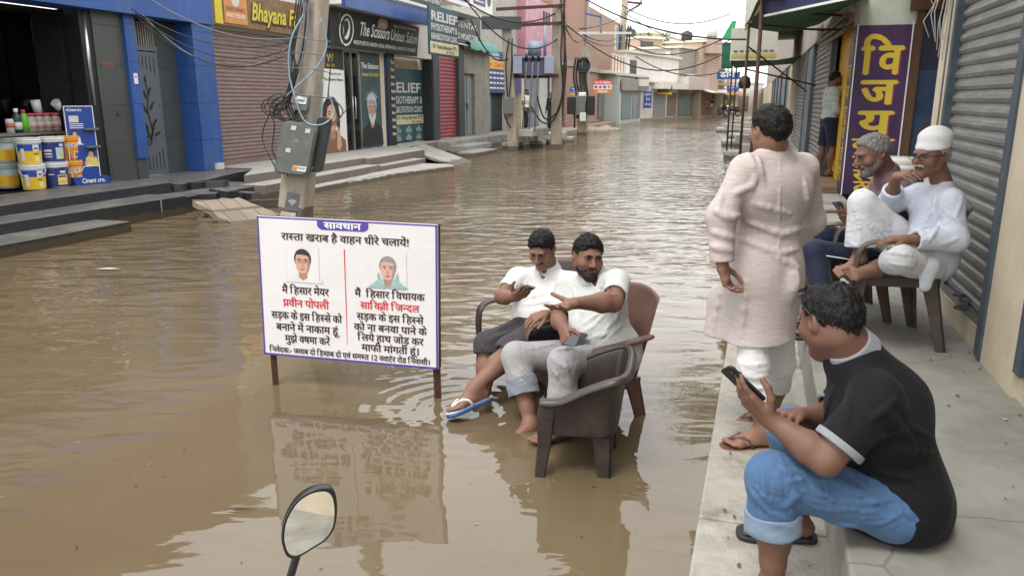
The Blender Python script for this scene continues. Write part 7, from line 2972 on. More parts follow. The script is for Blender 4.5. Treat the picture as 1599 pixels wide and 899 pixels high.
def add_tufts(o,head,n,length,width,mats,share=.0,lean=.55,seed=1,keep=None):
 me=o.data
 rs=np.random.RandomState(seed)
 org=npv(o.parent.location)
 V=np.empty(len(me.vertices)*3,np.float32)
 me.vertices.foreach_get('co',V)
 V=V.reshape(-1,3).astype(float)
 F=np.array([p.vertices[:]for p in me.polygons])
 A=V[F[:,0]]
 e1,e2=V[F[:,1]]-A,V[F[:,3]]-A
 N=np.cross(V[F[:,2]]-A,V[F[:,3]]-V[F[:,1]])
 area=np.linalg.norm(N,axis=1)
 N=N/np.maximum(area,1e-12)[:,None]
 out=((A+e1*.5+e2*.5+org-head.c)*N).sum(1)>0.01
 pr=area*out
 pick=rs.choice(len(F),n,p=pr/pr.sum())
 P=A[pick]+e1[pick]*rs.rand(n,1)+e2[pick]*rs.rand(n,1)
 Nn=N[pick]
 crown=head.p(0,-.05,.13)-org
 flow=P-crown
 flow=flow-Nn*(flow*Nn).sum(1)[:,None]
 flow/=np.maximum(np.linalg.norm(flow,axis=1),1e-6)[:,None]
 d=flow*(1-lean*.4)+Nn*lean*(.3+.5*rs.rand(n,1))+rs.randn(n,3)*.16
 d/=np.linalg.norm(d,axis=1)[:,None]
 sd=np.cross(d,Nn)
 sd/=np.maximum(np.linalg.norm(sd,axis=1),1e-6)[:,None]
 L=length*(.6+.7*rs.rand(n,1))
 W=width*(.7+.6*rs.rand(n,1))
 v=np.empty((n,3,3))
 b0=P-Nn*.0015
 v[:,0]=b0-sd*W
 v[:,1]=b0+sd*W
 v[:,2]=b0+d*L-Nn*L*.15
 m=bpy.data.meshes.new(o.name+'_strands')
 allv=np.concatenate([V,v.reshape(-1,3)])
 k0=len(V)
 faces=[tuple(f)for f in F]+[(k0+3*i,k0+3*i+1,k0+3*i+2)for i in range(n)]
 m.from_pydata(allv.tolist(),[],faces)
 for mm in(mats if isinstance(mats,(list,tuple))else[mats]):
  m.materials.append(mm)
 mi=np.zeros(len(faces),dtype=np.int32)
 if share>0:
  mi[len(F):]=(rs.rand(n)<share).astype(np.int32)
 m.polygons.foreach_set('material_index',mi)
 m.polygons.foreach_set('use_smooth',np.concatenate([np.ones(len(F),bool),np.zeros(n,bool)]))
 m.update()
 o.data=m
 bpy.data.meshes.remove(me)
 return o
class Head:
 def __init__(self,c,face,up=(0,0,1),s=0.93,tilt=0.0):
  self.c=npv(c)
  self.F=unit(face)
  u=npv(up)
  u=unit(u-self.F*(u@self.F))
  self.U=u
  self.L=np.cross(self.U,self.F)
  if tilt:
   self.U=rot_about(self.U,self.F,tilt)
   self.L=np.cross(self.U,self.F)
  self.s=s
  self.v=.87
  self.M=np.array([self.L,self.F,self.U])
 def p(self,x,y,z):
  return self.c+self.s*(self.L*x+self.F*y+self.U*z*self.v)
 def r(self,*a):
  return[self.s*v*(self.v if i==2 else 1)for i,v in enumerate(a)]
 def sdf(self,neck_base,h=.0036,nr=.054,heavy=0.0):
  s,p=self.s,self.p
  d=Sdf(h)
  d.ell(p(0,-.014,.036),self.r(.075,.096,.086),self.M,.02)
  d.ell(p(0,.03,-.03),self.r(.060+heavy*.008,.066,.085),self.M,.035)
  d.cap(p(.046,.0,-.062),p(.0,.066,-.108),.026*s,.024*s,.03)
  d.cap(p(-.046,.0,-.062),p(.0,.066,-.108),.026*s,.024*s,.03)
  for x in(-1,1):
   d.ell(p(x*.043,.058,-.028),self.r(.026,.028,.026),self.M,.025)
  d.cap(p(-.036,.083,.034),p(.036,.083,.034),.011*s,None,.018)
  for x in(-1,1):
   d.ell(p(x*.032,.103,.012),self.r(.019,.016,.014),self.M,.014,'-')
  d.cap(p(0,.092,.022),p(0,.116,-.022),.0075*s,.0135*s,.012)
  for x in(-1,1):
   d.ell(p(x*.0135,.105,-.028),self.r(.0095,.012,.009),self.M,.008)
  d.cap(p(-.02,.091,-.058),p(.02,.091,-.058),.0075*s,None,.007)
  d.cap(p(-.017,.089,-.070),p(.017,.089,-.070),.0085*s,None,.007)
  d.cap(p(-.026,.100,-.0635),p(.026,.100,-.0635),.0018*s,None,.004,None,'-')
  d.ell(p(0,.078,-.106),self.r(.024,.02,.02),self.M,.02)
  for x in(-1,1):
   d.ell(p(x*.077,-.016,-.004),self.r(.011,.021,.033),self.M,.008)
   d.ell(p(x*.084,-.012,.0),self.r(.007,.011,.018),self.M,.006,'-')
  d.cap(p(0,-.035,-.05),neck_base,nr,nr*1.18,.04)
  return d
 def eyes(self,parent,closed=0.0,look=(0,0)):
  q=MB()
  org=npv(parent.location)
  e_w=mat('eye_white',(.4,.36,.32),.3,var=.05)
  e_i=mat('eye_iris',(.018,.009,.006),.15,var=.1)
  e_l=mat('eyelid_line',(.02,.012,.01),.6)
  for x in(-1,1):
   c=self.p(x*.0315,.0805,.0125)
   s=self.s
   q2=MB()
   q2 .sphere((0,0,0),.0125*s,.0118*s,.0105*s*(1-.6*closed),None,14,10)
   for v,f in((q2 .v,q2 .f),):
    pts=[c+self.L*a[0]+self.F*a[1]+self.U*a[2]for a in v]
    q.add([p-org for p in pts],f,e_w,True)
   q2=MB()
   q2 .sphere((0,0,0),.0062*s,.003*s,.0062*s*(1-.5*closed),None,12,8)
   c2=c+self.F*.0105*s+self.L*(look[0]*.004)+self.U*(look[1]*.004)
   q.add([c2+self.L*a[0]+self.F*a[1]+self.U*a[2]-org for a in q2 .v],q2 .f,e_i,True)
   arc=[]
   for i in range(7):
    a=math.pi*(i/6)
    arc.append(c+self.L*(.015*s*math.cos(a))+self.U*(.0082*s*math.sin(a)*(1-.8*closed))+self.F*(.0105*s*(.5+.5*math.sin(a)))-org)
   q.tube([Vector(v)for v in arc],.0024*s,5,e_l)
  return q.build('eyes',None,parent,org=(0,0,0))
 def brows(self,parent,m,drop=0.0,thick=.0042):
  d=Sdf(.0022)
  for x in(-1,1):
   d.chain([self.p(x*.012,.0985,.0315-drop),self.p(x*.03,.0965,.037),self.p(x*.047,.082,.031)],[thick,thick*1.05,thick*.55],.004)
  return sdf_object('eyebrows',[d],m,parent)
 def hair(self,parent,m,front=.062,low=-.052,grow=.007,recede=0.0,name='hair',bald=None,ruff=.0032,top=.0,tuft=9000,tlen=.015,share=.0):
  s,p=self.s,self.p
  d=Sdf(.0030)
  d.ell(p(0,-.017,.037),self.r(.0745+grow*.8,.0955+grow,.086+grow),self.M,.01)
  d.ell(p(0,.004,.07+top),self.r(.062,.074,.056+grow),self.M,.03)
  d.cap(p(0,-.064,.0),p(0,-.060,-.03),.052*s,.043*s,.03)
  d.ell(p(0,.13,-.045),self.r(.1,.104,.13),self.M,.016,'-')
  d.cut(p(0,front-recede,.082),self.F*.85-self.U*.53,.016)
  for x in(-1,1):
   d.ell(p(x*.075,.062,.02),self.r(.034,.034,.036),self.M,.014,'-')
   d.ell(p(x*.083,.0,-.018),self.r(.03,.037,.042),self.M,.012,'-')
  d.cut(p(0,-.07,low),-self.U*.9+self.F*.45,.014)
  if bald is not None:
   d.ell(p(*bald[0]),self.r(*bald[1]),self.M,.016,'-')
  d.grain=[(.007,ruff,3),(.017,ruff*1.3,5)]
  o=sdf_object(name,[d],m if not isinstance(m,(list,tuple))else m[0],parent)
  if tuft:
   add_tufts(o,self,tuft,tlen,.0010,m,share,.42)
  return o
 def beard(self,parent,m,full=True,grow=.005,share=.0):
  s,p=self.s,self.p
  d=Sdf(.0032)
  d.ell(p(0,.03,-.03),self.r(.060+grow,.066+grow,.085+grow),self.M,.03)
  d.cap(p(.046,.0,-.062),p(.0,.066,-.108),(.026+grow)*s,(.024+grow)*s,.03)
  d.cap(p(-.046,.0,-.062),p(.0,.066,-.108),(.026+grow)*s,(.024+grow)*s,.03)
  d.ell(p(0,.078,-.106),self.r(.024+grow,.02+grow,.02+grow),self.M,.02)
  d.cap(p(-.022,.0935,-.047),p(.022,.0935,-.047),.0085*s,None,.006)
  d.cut(p(0,0,-.02),self.U-self.F*.35,.008)
  d.ell(p(0,.125,-.02),self.r(.05,.055,.021),self.M,.01,'-')
  for x in(-1,1):
   d.ell(p(x*.044,.09,-.008),self.r(.03,.036,.036),self.M,.012,'-')
   d.ell(p(x*.036,.1,-.04),self.r(.012,.03,.016),self.M,.006,'-')
  d.cap(p(-.022,.106,-.0645),p(.022,.106,-.0645),.0085*s,None,.004,None,'-')
  d.cut(p(0,.004,0),-self.F,.02)
  d.grain=[(.006,.0022,9),(.014,.0018,10)]
  o=sdf_object('beard',[d],m if not isinstance(m,(list,tuple))else m[0],parent)
  add_tufts(o,self,3600,.007,.0008,m,share,.5,2)
  return o
 def moustache(self,parent,m,thick=.0065):
  d=Sdf(.0024)
  for x in(-1,1):
   d.chain([self.p(0,.103,-.044),self.p(x*.016,.1005,-.047),self.p(x*.031,.089,-.056)],[thick,thick,thick*.5],.004)
  return sdf_object('moustache',[d],m,parent)
 def lips_index(self,c):
  l=(c-self.c)@self.M.T/self.s
  l[:,2]/=self.v
  return(np.abs(l[:,0])<.027)&(l[:,1]>.086)&(l[:,2]<-.053)&(l[:,2]>-.078)
def hand_prims(d,wrist,dirn,palm,thumb_side,curls,spread=0.1,thumb=(0.55,0.75,0.35,0.3),s=1.0,elbow=None,r_el=.043,fl=None):
 W=npv(wrist)
 D=unit(dirn)
 Pn=npv(palm)
 Pn=unit(Pn-D*(Pn@D))
 T=np.cross(Pn,D)*thumb_side
 bases=[(.088,.031),(.092,.0105),(.088,-.0105),(.079,-.030)]
 lens=[.070,.078,.072,.056]
 rad=[.0092,.0095,.009,.0078]
 for(b,o),rr in zip(bases,rad):
  d.cap(W+(D*.012+T*o*.55)*s,W+(D*b+T*o-Pn*.002)*s,.0165*s,.0118*s,.014)
 d.cap(W+(D*.03+T*.022+Pn*.006)*s,W+(D*.06-T*.02+Pn*.006)*s,.017*s,.016*s,.015)
 tips=[]
 for i,((b,o),L,rr)in enumerate(zip(bases,lens,rad)):
  p=W+(D*b+T*o)*s
  v=unit(D+T*spread*(1.5-i)*.5)
  ax=np.cross(v,Pn)
  cu=curls[i]if not isinstance(curls[i],(tuple,list))else None
  bend=(cu*.75,cu*1.0,cu*.65)if cu is not None else curls[i]
  r0=rr
  for fr,bd in zip((.45,.31,.24),bend):
   v=rot_about(v,ax,bd)
   q=p+v*L*fr*s
   d.cap(p,q,r0*s,r0*.92*s,.0035)
   r0*=.92
   p=q
  tips.append(p)
 p=W+(D*.022+T*.024+Pn*.006)*s
 v=unit(D*thumb[0]+T*thumb[1]+Pn*thumb[2])
 for L,rr,nb in((.042,.0145,0),(.034,.0115,thumb[3]),(.027,.0102,thumb[3])):
  v=rot_about(v,np.cross(v,unit(D+Pn*.4)),nb)
  q=p+v*L*s
  d.cap(p,q,rr*s,rr*.88*s,.008 if L>.04 else.0035)
  p=q
 tips.append(p)
 if elbow is not None:
  E=npv(elbow)
  mid=E+(W-E)*.3
  d.cap(E,mid,r_el*.95,r_el,.02)
  d.cap(mid,W,r_el,.026*s,.02)
  d.cap(W+(E-W)*.08,W+D*.02*s,.0265*s,.024*s,.015,(Pn,.8))
 return tips
def foot_prims(d,ankle,toe_dir,up=(0,0,1),s=1.0,side=1,knee=None,r_calf=.055,hmul=1.0):
 A=npv(ankle)
 D=unit(toe_dir)
 U=npv(up)
 U=unit(U-D*(U@D))
 L=np.cross(U,D)*side
 hgt=.075*hmul
 heel=A-D*.035*s-U*(hgt-.03)*s
 d.cap(A,heel,.036*s,.031*s,.03)
 ball=A+D*.125*s-U*(hgt-.02)*s
 d.cap(A+D*.01*s,ball+L*.012*s,.036*s,.021*s,.04)
 d.cap(heel,ball-L*.03*s,.028*s,.017*s,.03)
 d.cap(ball+L*.028*s,ball-L*.036*s,.0185*s,.0145*s,.02)
 for i,(o,ln,r)in enumerate(((.033,.055,.0135),(.013,.052,.0095),(-.004,.046,.009),(-.02,.038,.0085),(-.035,.03,.0085))):
  p=ball+L*o*s
  q=p+D*ln*s-U*.004*s
  d.cap(p,q,r*1.05*s,r*s,.005)
 if knee is not None:
  K=npv(knee)
  c1=A+(K-A)*.62
  d.cap(A,A+(K-A)*.25,.034*s,.037,.03)
  d.cap(A+(K-A)*.25,c1,.037,r_calf,.03)
  d.cap(c1,K,r_calf,.052,.03)
  back=unit(np.cross(np.cross(K-A,D),K-A))
  d.cap(c1-back*.014,A+(K-A)*.42-back*.012,r_calf*.85,r_calf*.7,.03)
 return heel,ball,D,U,L
def flipflop(parent,heel,ball,D,U,L,s,m_sole,m_strap,m_edge=None,thick=.02,drop=.022,wide=1.14):
 org=npv(parent.location)
 q=MB()
 base=ball-U*drop*s
 pr=[(-.185,.0),(-.18,.022),(-.15,.034),(-.08,.034),(-.01,.046),(.035,.045),(.07,.03),(.078,.0),(.07,-.028),(.04,-.044),(0,-.046),(-.07,-.036),(-.15,-.032),(-.18,-.02)]
 out=[base+D*a*s*1.12+L*b*s*wide for a,b in pr]
 top=[Vector(p-org)for p in out]
 n=len(top)
 sm=smooth_loop(top,3)
 n=len(sm)
 Uv=Vector(U)
 vs=[p+Uv*.003 for p in sm]+[p-Uv*(thick*.5)for p in sm]+[p-Uv*thick for p in sm]
 fs=[tuple(range(n)),tuple(range(2*n,3*n))[::-1]]
 q.add(vs,fs[:1],m_sole)
 b0=len(q.v)-len(vs)
 for i in range(n):
  j=(i+1)%n
  for r in(0,1):
   q.f.append((b0+r*n+j,b0+r*n+i,b0+(r+1)*n+i,b0+(r+1)*n+j))
   q.m.append(q.mi(m_edge or m_sole))
   q.s.append(True)
 q.f.append(tuple(b0+k for k in fs[1]))
 q.m.append(q.mi(m_edge or m_sole))
 q.s.append(False)
 o=q.build('sandal',None,parent,org=(0,0,0))
 q=MB()
 toe=base+D*.035*s+L*.02*s
 for sd in(1,-1):
  a=base-D*.065*s+L*.04*s*sd
  mid=ball+U*(.024*s)-D*.02*s+L*(.008+.028*sd)*s
  q.tube([Vector(p-org)for p in(a,a*.5+mid*.5+U*.012*s,mid,toe+U*.03*s,toe)],[.008,.012,.012,.008,.005],7,m_strap)
 q.build('strap',None,o,org=(0,0,0))
 return o
def phone(label,c,dirn,nrm,m_body,m_screen=None,L=.152,W=.073,group=None):
 c=npv(c)
 d=unit(dirn)
 n=npv(nrm)
 n=unit(n-d*(n@d))
 w=np.cross(n,d)
 e=wthing('mobile_phone',label,'phone',Vector(c))
 q=MB()
 q.prism(rounded(W,L,.011,4),Vector(-n*.0045),Vector(w),Vector(d),Vector(n*.009),m_body)
 q.build('case',None,e,bevel=.002)
 q=MB()
 q.prism(rounded(W*.92,L*.95,.009,4),Vector(n*.0046),Vector(w),Vector(d),Vector(n*.0006),m_screen or mat('phone_screen',(.012,.012,.014),.08,var=0))
 q.build('screen',None,e)
 q=MB()
 q.prism(rounded(.026,.034,.006,3),Vector(-n*.0065+d*(L*.5-.03)+w*.016),Vector(w),Vector(d),Vector(n*.002),M_blackplastic)
 for k in(-.008,.008):
  q.prism(rounded(.011,.011,.005,4),Vector(-n*.0072+d*(L*.5-.03+k)+w*.016),Vector(w),Vector(d),Vector(n*.001),mat('phone_lens',(.1,.1,.11),.1,var=0))
 q.build('camera_bump',None,e)
 return e
def held_phone(label,wrist,hd,palm,m_body,m_screen=None,s=1.0,along=.115,off=.02,side=0.0,tilt=0.0):
 W=npv(wrist)
 D=unit(hd)
 Pn=npv(palm)
 Pn=unit(Pn-D*(Pn@D))
 T=np.cross(Pn,D)
 return phone(label,W+D*along*s+Pn*off*s+T*side,D,Pn,m_body,m_screen)
SKIN={}
def skin(name,c,var=.1):
 m=mat('skin_'+name,c,.58,var=var,scale=14,bump=.1,bscale=160,dirt=tuple(x*.8 for x in c),dirt_amt=.35,dirt_scale=9,spec=.4,sub=.12)
 lip=mat('lip_'+name,(c[0]*.72,c[1]*.52,c[2]*.55),.45,var=.08)
 return m,lip
def hair_mat(name,c,c2=None,scale=220):
 return fabric_mat('hair_'+name,c,c2 or tuple(x*.5 for x in c),weave=scale,crease=.15,cscale=60,rough=.55,streak=(160,160,40),sheen=0)
def J(x,y,Y):
 return npv(at_y(x,y,Y))
 # ---- PEOPLE
SK_A=skin('tan',(.25,.13,.085))
SK_B=skin('deep',(.175,.09,.062))
SK_C=skin('brown',(.21,.108,.073))
SK_D=skin('umber',(.2,.102,.07))
SK_F=skin('warm',(.19,.095,.064))
SK_G=skin('ochre',(.215,.112,.075))
H_BLACK=hair_mat('black',(.016,.014,.014),(.007,.006,.006))
H_GREYBLACK=hair_mat('greying',(.05,.048,.047),(.012,.011,.011))
H_GREY=hair_mat('grey',(.3,.29,.28),(.1,.095,.09))
H_WHITE=hair_mat('white',(.6,.58,.55),(.35,.33,.31))
H_BEARD=hair_mat('beard',(.035,.03,.028),(.014,.012,.011))
NAILS=mat('nail',(.4,.25,.2),.35)
def body_class(head,extra=None):
 def f(c):
  i=np.zeros(len(c),dtype=np.int32)
  if head is not None:
   i[head.lips_index(c)]=1
  return i
 return f
def shirt_prims(d,pelvis,chest,neck,sl,sr,depth,belly=None,inf=.012,wr=.135,cr=.13,lat=None,waist=None):
 lat=unit(npv(sl)-npv(sr))if lat is None else unit(lat)
 up=unit(npv(neck)-npv(pelvis))
 fwd=np.cross(lat,up)*-1
 fwd=unit(fwd)
 w=np.linalg.norm(npv(sl)-npv(sr))
 hw=w/2
 fl=(fwd,depth)
 P,C,N=npv(pelvis),npv(chest),npv(neck)
 d.cap(P-lat*wr*.35,P+lat*wr*.35,wr+inf,None,.05,fl)
 d.cap(P,C,wr*1.04+inf,cr+inf,.06,fl)
 d.cap(C-lat*hw*.38,C+lat*hw*.38,cr+inf,None,.06,fl)
 for s_ in(sl,sr):
  S=npv(s_)
  Si=S+(N-S)*.12-up*.012
  d.cap(N-up*.03,Si,.05+inf,.046+inf,.05)
  d.cap(Si,C+(S-C)*.35-up*.06,.05+inf,.085+inf,.05,fl)
 if belly is not None:
  d.ell(belly[0],belly[1],np.array([lat,fwd,up]),.07)
 return lat,fwd,up
def sleeve(d,s,e,w,f_end,r0,r1,r2,hollow=True,arm_r=.04,k=.04):
 S,E,W=npv(s),npv(e),npv(w)
 if f_end<=1:
  Q=S+(E-S)*f_end
  d.cap(S,Q,r0*.86,r1,k)
  ax=unit(E-S)
  d.cut(Q-ax*.004,ax,.006,Q+ax*.06,.105)
  d.cap(Q-ax*.035,Q+ax*.06,arm_r,arm_r,.003,None,'-')
 else:
  Q=E+(W-E)*(f_end-1)
  d.cap(S,E,r0*.88,r1*.95,k)
  d.cap(E,Q,r1*.95,r2,k)
  ax=unit(W-E)
  d.cut(Q-ax*.004,ax,.006,Q+ax*.05,.085)
  d.cap(Q-ax*.03,Q+ax*.06,arm_r,arm_r,.003,None,'-')
 return Q
def trousers(d,hl,hr,kl,kr,al,ar,fl_,fr_,rh,rk,ra,waist=None,cuff=True,depth=1.0):
 P=(npv(hl)+npv(hr))/2
 d.cap(hl,hr,rh*1.1,None,.06)
 if waist is not None:
  d.cap(P,waist,rh*1.15,rh*1.1,.06)
 for h_,k_,a_,f in((hl,kl,al,fl_),(hr,kr,ar,fr_)):
  Hh_,K,A=npv(h_),npv(k_),npv(a_)
  d.cap(Hh_,K,rh,rk,.04)
  Q=K+(A-K)*f
  d.cap(K,Q,rk,ra,.035)
  ax=unit(A-K)
  if cuff:
   d.cap(Q-ax*.045,Q,ra+.006,ra+.007,.006)
  d.cut(Q-ax*.002,ax,.005,Q+ax*.08,.13)
  d.cap(Q-ax*.04,Q+ax*.08,ra-.013,None,.003,None,'-')
def person(label,loc):
 return wthing('person',label,'person',Vector(loc))
def arm_sdf(sh,el,wr,hd,palm,side,curls,thumb=(.55,.75,.35,.3),s=1.0,r_up=.047,r_el=.042,h=.0038,spread=.1,rw=None):
 d=Sdf(h)
 d.cap(sh,npv(sh)+(npv(el)-npv(sh))*.5,r_up*1.05,r_up,.02)
 d.cap(npv(sh)+(npv(el)-npv(sh))*.5,el,r_up,r_el*.95,.03)
 tips=hand_prims(d,wr,hd,palm,side,curls,spread,thumb,s,el,r_el)
 return d,tips
 # ---- A: standing man in the linen kurta
def man_kurta():
 e=person('standing man seen from behind in a pale pink linen kurta and rolled white pyjamas',at_z(1190,690,.08))
 hd=Head(J(1202,204,3.60),(-.24,.97,-.05),s=.97)
 neck=J(1207,236,3.60)
 sl,sr=J(1161,266,3.49),J(1257,263,3.71)
 el,wl=J(1126,338,3.44),J(1128,416,3.40)
 er,wr_=J(1268,345,3.82),J(1225,392,3.98)
 pel,chest=J(1194,432,3.58),J(1206,300,3.58)
 hl,hr=J(1176,450,3.52),J(1216,450,3.66)
 kl,kr=J(1176,572,3.47),J(1218,566,3.68)
 al=at_z(1193,676,.17)
 al=npv(at_y(1193,672,3.46))
 ar=J(1205,640,3.78)
 sh=[]
 sh.append(hd.sdf(neck,nr=.06))
 d,tips=arm_sdf(sl,el,wl,J(1138,450,3.40)-wl,(.6,-.3,-.2),1,[.55,.6,.65,.75],(.75,.5,.5,.35),.98,h=.0038)
 sh.append(d)
 b=Sdf(.0042)
 toeL=unit(np.array([-.93,-.05,0]))
 hL,bL,DL,UL,LL=foot_prims(b,al,toeL,s=1.0,side=-1,knee=kl,r_calf=.058)
 toeR=unit(np.array([-.95,.12,0]))
 hR,bR,DR,UR,LR=foot_prims(b,ar,toeR,s=.97,side=1,knee=kr,r_calf=.056)
 sh.append(b)
 t=Sdf(.01)
 t.cap(chest,pel,.12,.13,.05)
 t.cap(sl,sr,.04,None,.04)
 t.cap(sr,er,.045,.04,.02)
 t.cap(er,wr_,.04,.03,.02)
 t.cap(chest,neck,.1,.06,.05)
 t.cap(hl,kl,.075,.055,.03)
 t.cap(hr,kr,.075,.055,.03)
 sh.append(t)
 sdf_object('body',sh,SK_A,e,1,body_class(hd))
 hd.hair(e,H_BLACK,front=.06,low=-.062,grow=.012)
 d=Sdf(.0065)
 trousers(d,hl,hr,kl,kr,al,ar,.58,.5,.084,.07,.066,cuff=True)
 d.fold((.3,.1,1),.04,.0045,npv(kl)+np.array([0,0,-.05]),.16,2)
 d.fold((-.3,.1,1),.045,.004,npv(kr)+np.array([0,0,-.05]),.16,5)
 d.fold((.3,.2,1),.028,.003,npv(kl)-np.array([0,0,.16]),.1,6)
 d.lines([[(1138,562),(1170,570),(1204,566)],[(1146,582),(1178,590),(1206,584)],[(1156,600),(1182,606),(1206,602)],[(1134,545),(1160,556)],[(1214,570),(1234,566)],[(1214,588),(1234,584)],[(1150,550),(1160,580)]],.006,.010,.4)
 sdf_object('pyjamas',[d],fabric_mat('white_cotton',(.72,.71,.7),(.66,.65,.65),crease=.3,cscale=11),e)
 d=Sdf(.0054)
 lat,fwd,up=shirt_prims(d,pel,chest,npv(neck)+np.array([0,0,.005]),sl,sr,.86,(npv(pel)*.6+npv(chest)*.4+unit((-.6,.75,0))*.085,(.15,.13,.17)),.012,.145,.132)
 hem=npv(J(1186,528,3.55))
 d.chain([npv(pel)+np.array([0,0,.06]),npv(pel)-np.array([0,0,.12]),hem-np.array([0.0,0,.1])],[.165,.17,.188],.06,(fwd,.84))
 d.chain([npv(pel)+fwd*.1,J(1125,470,3.62),J(1113,545,3.62)],[.1,.07,.075],.04,(lat,.4))
 d.cut(hem+np.array([0,0,-.0]),(.06,0,-1),.004)
 d.chain([npv(pel)-np.array([0,0,.16]),hem-np.array([0,0,.15])],[.1,.176],.005,(fwd,.88),'-')
 d.cap(J(1146,470,3.36),J(1141,600,3.30),.012,.02,.008,None,'-')
 sleeve(d,sl,el,wl,1.93,.068,.066,.054,True,.036)
 sleeve(d,sr,er,wr_,1.93,.07,.064,.05,True,.036)
 d.cap(npv(neck)+np.array([0,0,.03]),npv(neck)+np.array([0.0,0,.12]),.056,.06,.004,None,'-')
 d.fold(lat*.4+up,.085,.006,el,.2,11)
 d.fold(lat+up*.25,.11,.006,npv(pel)-np.array([0,0,.1]),.3,12)
 d.fold(up+lat*.7,.075,.0055,npv(sl)*.7+npv(chest)*.3-up*.1,.16,13)
 d.fold(up-lat*.5,.09,.0045,npv(chest)-up*.12-fwd*.1,.22,14)
 d.fold(up*.9+lat*.5,.06,.005,wl,.14,15)
 d.folds=[]
 d.lines([[(1168,240),(1181,270),(1172,302)],[(1183,246),(1192,288)],[(1148,302),(1174,290)],[(1116,330),(1138,340),(1158,336)],[(1110,384),(1142,392)],[(1112,362),(1146,372)],[(1166,345),(1220,366),(1268,352)],[(1160,374),(1216,396),(1264,384)],[(1178,318),(1232,334)],[(1166,440),(1156,545)],[(1236,430),(1246,540)],[(1128,440),(1112,530)],[(1255,280),(1262,330)],[(1205,400),(1255,420)],[(1128,300),(1120,330)]],.0095,.02,.38)
 d.ridge([(1218,234),(1217,330),(1215,445)],.005,.006,.4)
 linen=fabric_mat('pink_linen',(.56,.495,.47),(.46,.395,.375),weave=900,crease=.1,cscale=7,streak=(14,14,210),sheen=0)
 nt2=linen.node_tree
 pbn=nt2 .nodes['Principled BSDF']
 tcn2=nt2 .nodes.new('ShaderNodeTexCoord')
 mp_=nt2 .nodes.new('ShaderNodeMapping')
 mp_.inputs['Scale'].default_value=(190,190,9)
 nz_=_n(nt2,'ShaderNodeTexNoise',Scale=1.0,Detail=2.0)
 nt2 .links.new(tcn2 .outputs['Object'],mp_.inputs['Vector'])
 nt2 .links.new(mp_.outputs[0],nz_.inputs['Vector'])
 rr=nt2 .nodes.new('ShaderNodeValToRGB')
 rr.color_ramp.elements[0].position=.52
 rr.color_ramp.elements[0].color=(0,0,0,1)
 rr.color_ramp.elements[1].position=.66
 rr.color_ramp.elements[1].color=(.4,.4,.4,1)
 nt2 .links.new(nz_.outputs['Fac'],rr.inputs[0])
 mm=nt2 .nodes.new('ShaderNodeMixRGB')
 nt2 .links.new(rr.outputs[0],mm.inputs[0])
 src_=pbn.inputs['Base Color'].links[0].from_socket
 nt2 .links.new(src_,mm.inputs[1])
 mm.inputs[2].default_value=(.42,.34,.32,1)
 nt2 .links.new(mm.outputs[0],pbn.inputs['Base Color'])
 ko_=sdf_object('kurta',[d],linen,e)
 d=Sdf(.0035)
 cN=npv(neck)+np.array([0,0,.028])
 d.cap(cN-np.array([0,0,.02]),cN+np.array([0,0,.022]),.072,.068,.01)
 d.cap(cN-np.array([0,0,.08]),cN+np.array([0,0,.1]),.061,.061,.004,None,'-')
 d.cut(cN+np.array([0,0,.02]),(0,0,1),.004)
 sdf_object('collar',[d],linen,e)
 M_brown_s=mat('brown_rubber',(.1,.045,.03),.6,var=.15)
 M_strap=mat('brown_strap',(.09,.05,.035),.6,var=.15)
 M_edge=mat('tan_rubber',(.24,.1,.065),.6,var=.15)
 flipflop(e,hL,bL,DL,UL,LL,1.0,M_brown_s,M_strap,M_edge)
 flipflop(e,hR,bR,DR,UR,LR,.97,M_brown_s,M_strap,M_edge)
man_kurta()
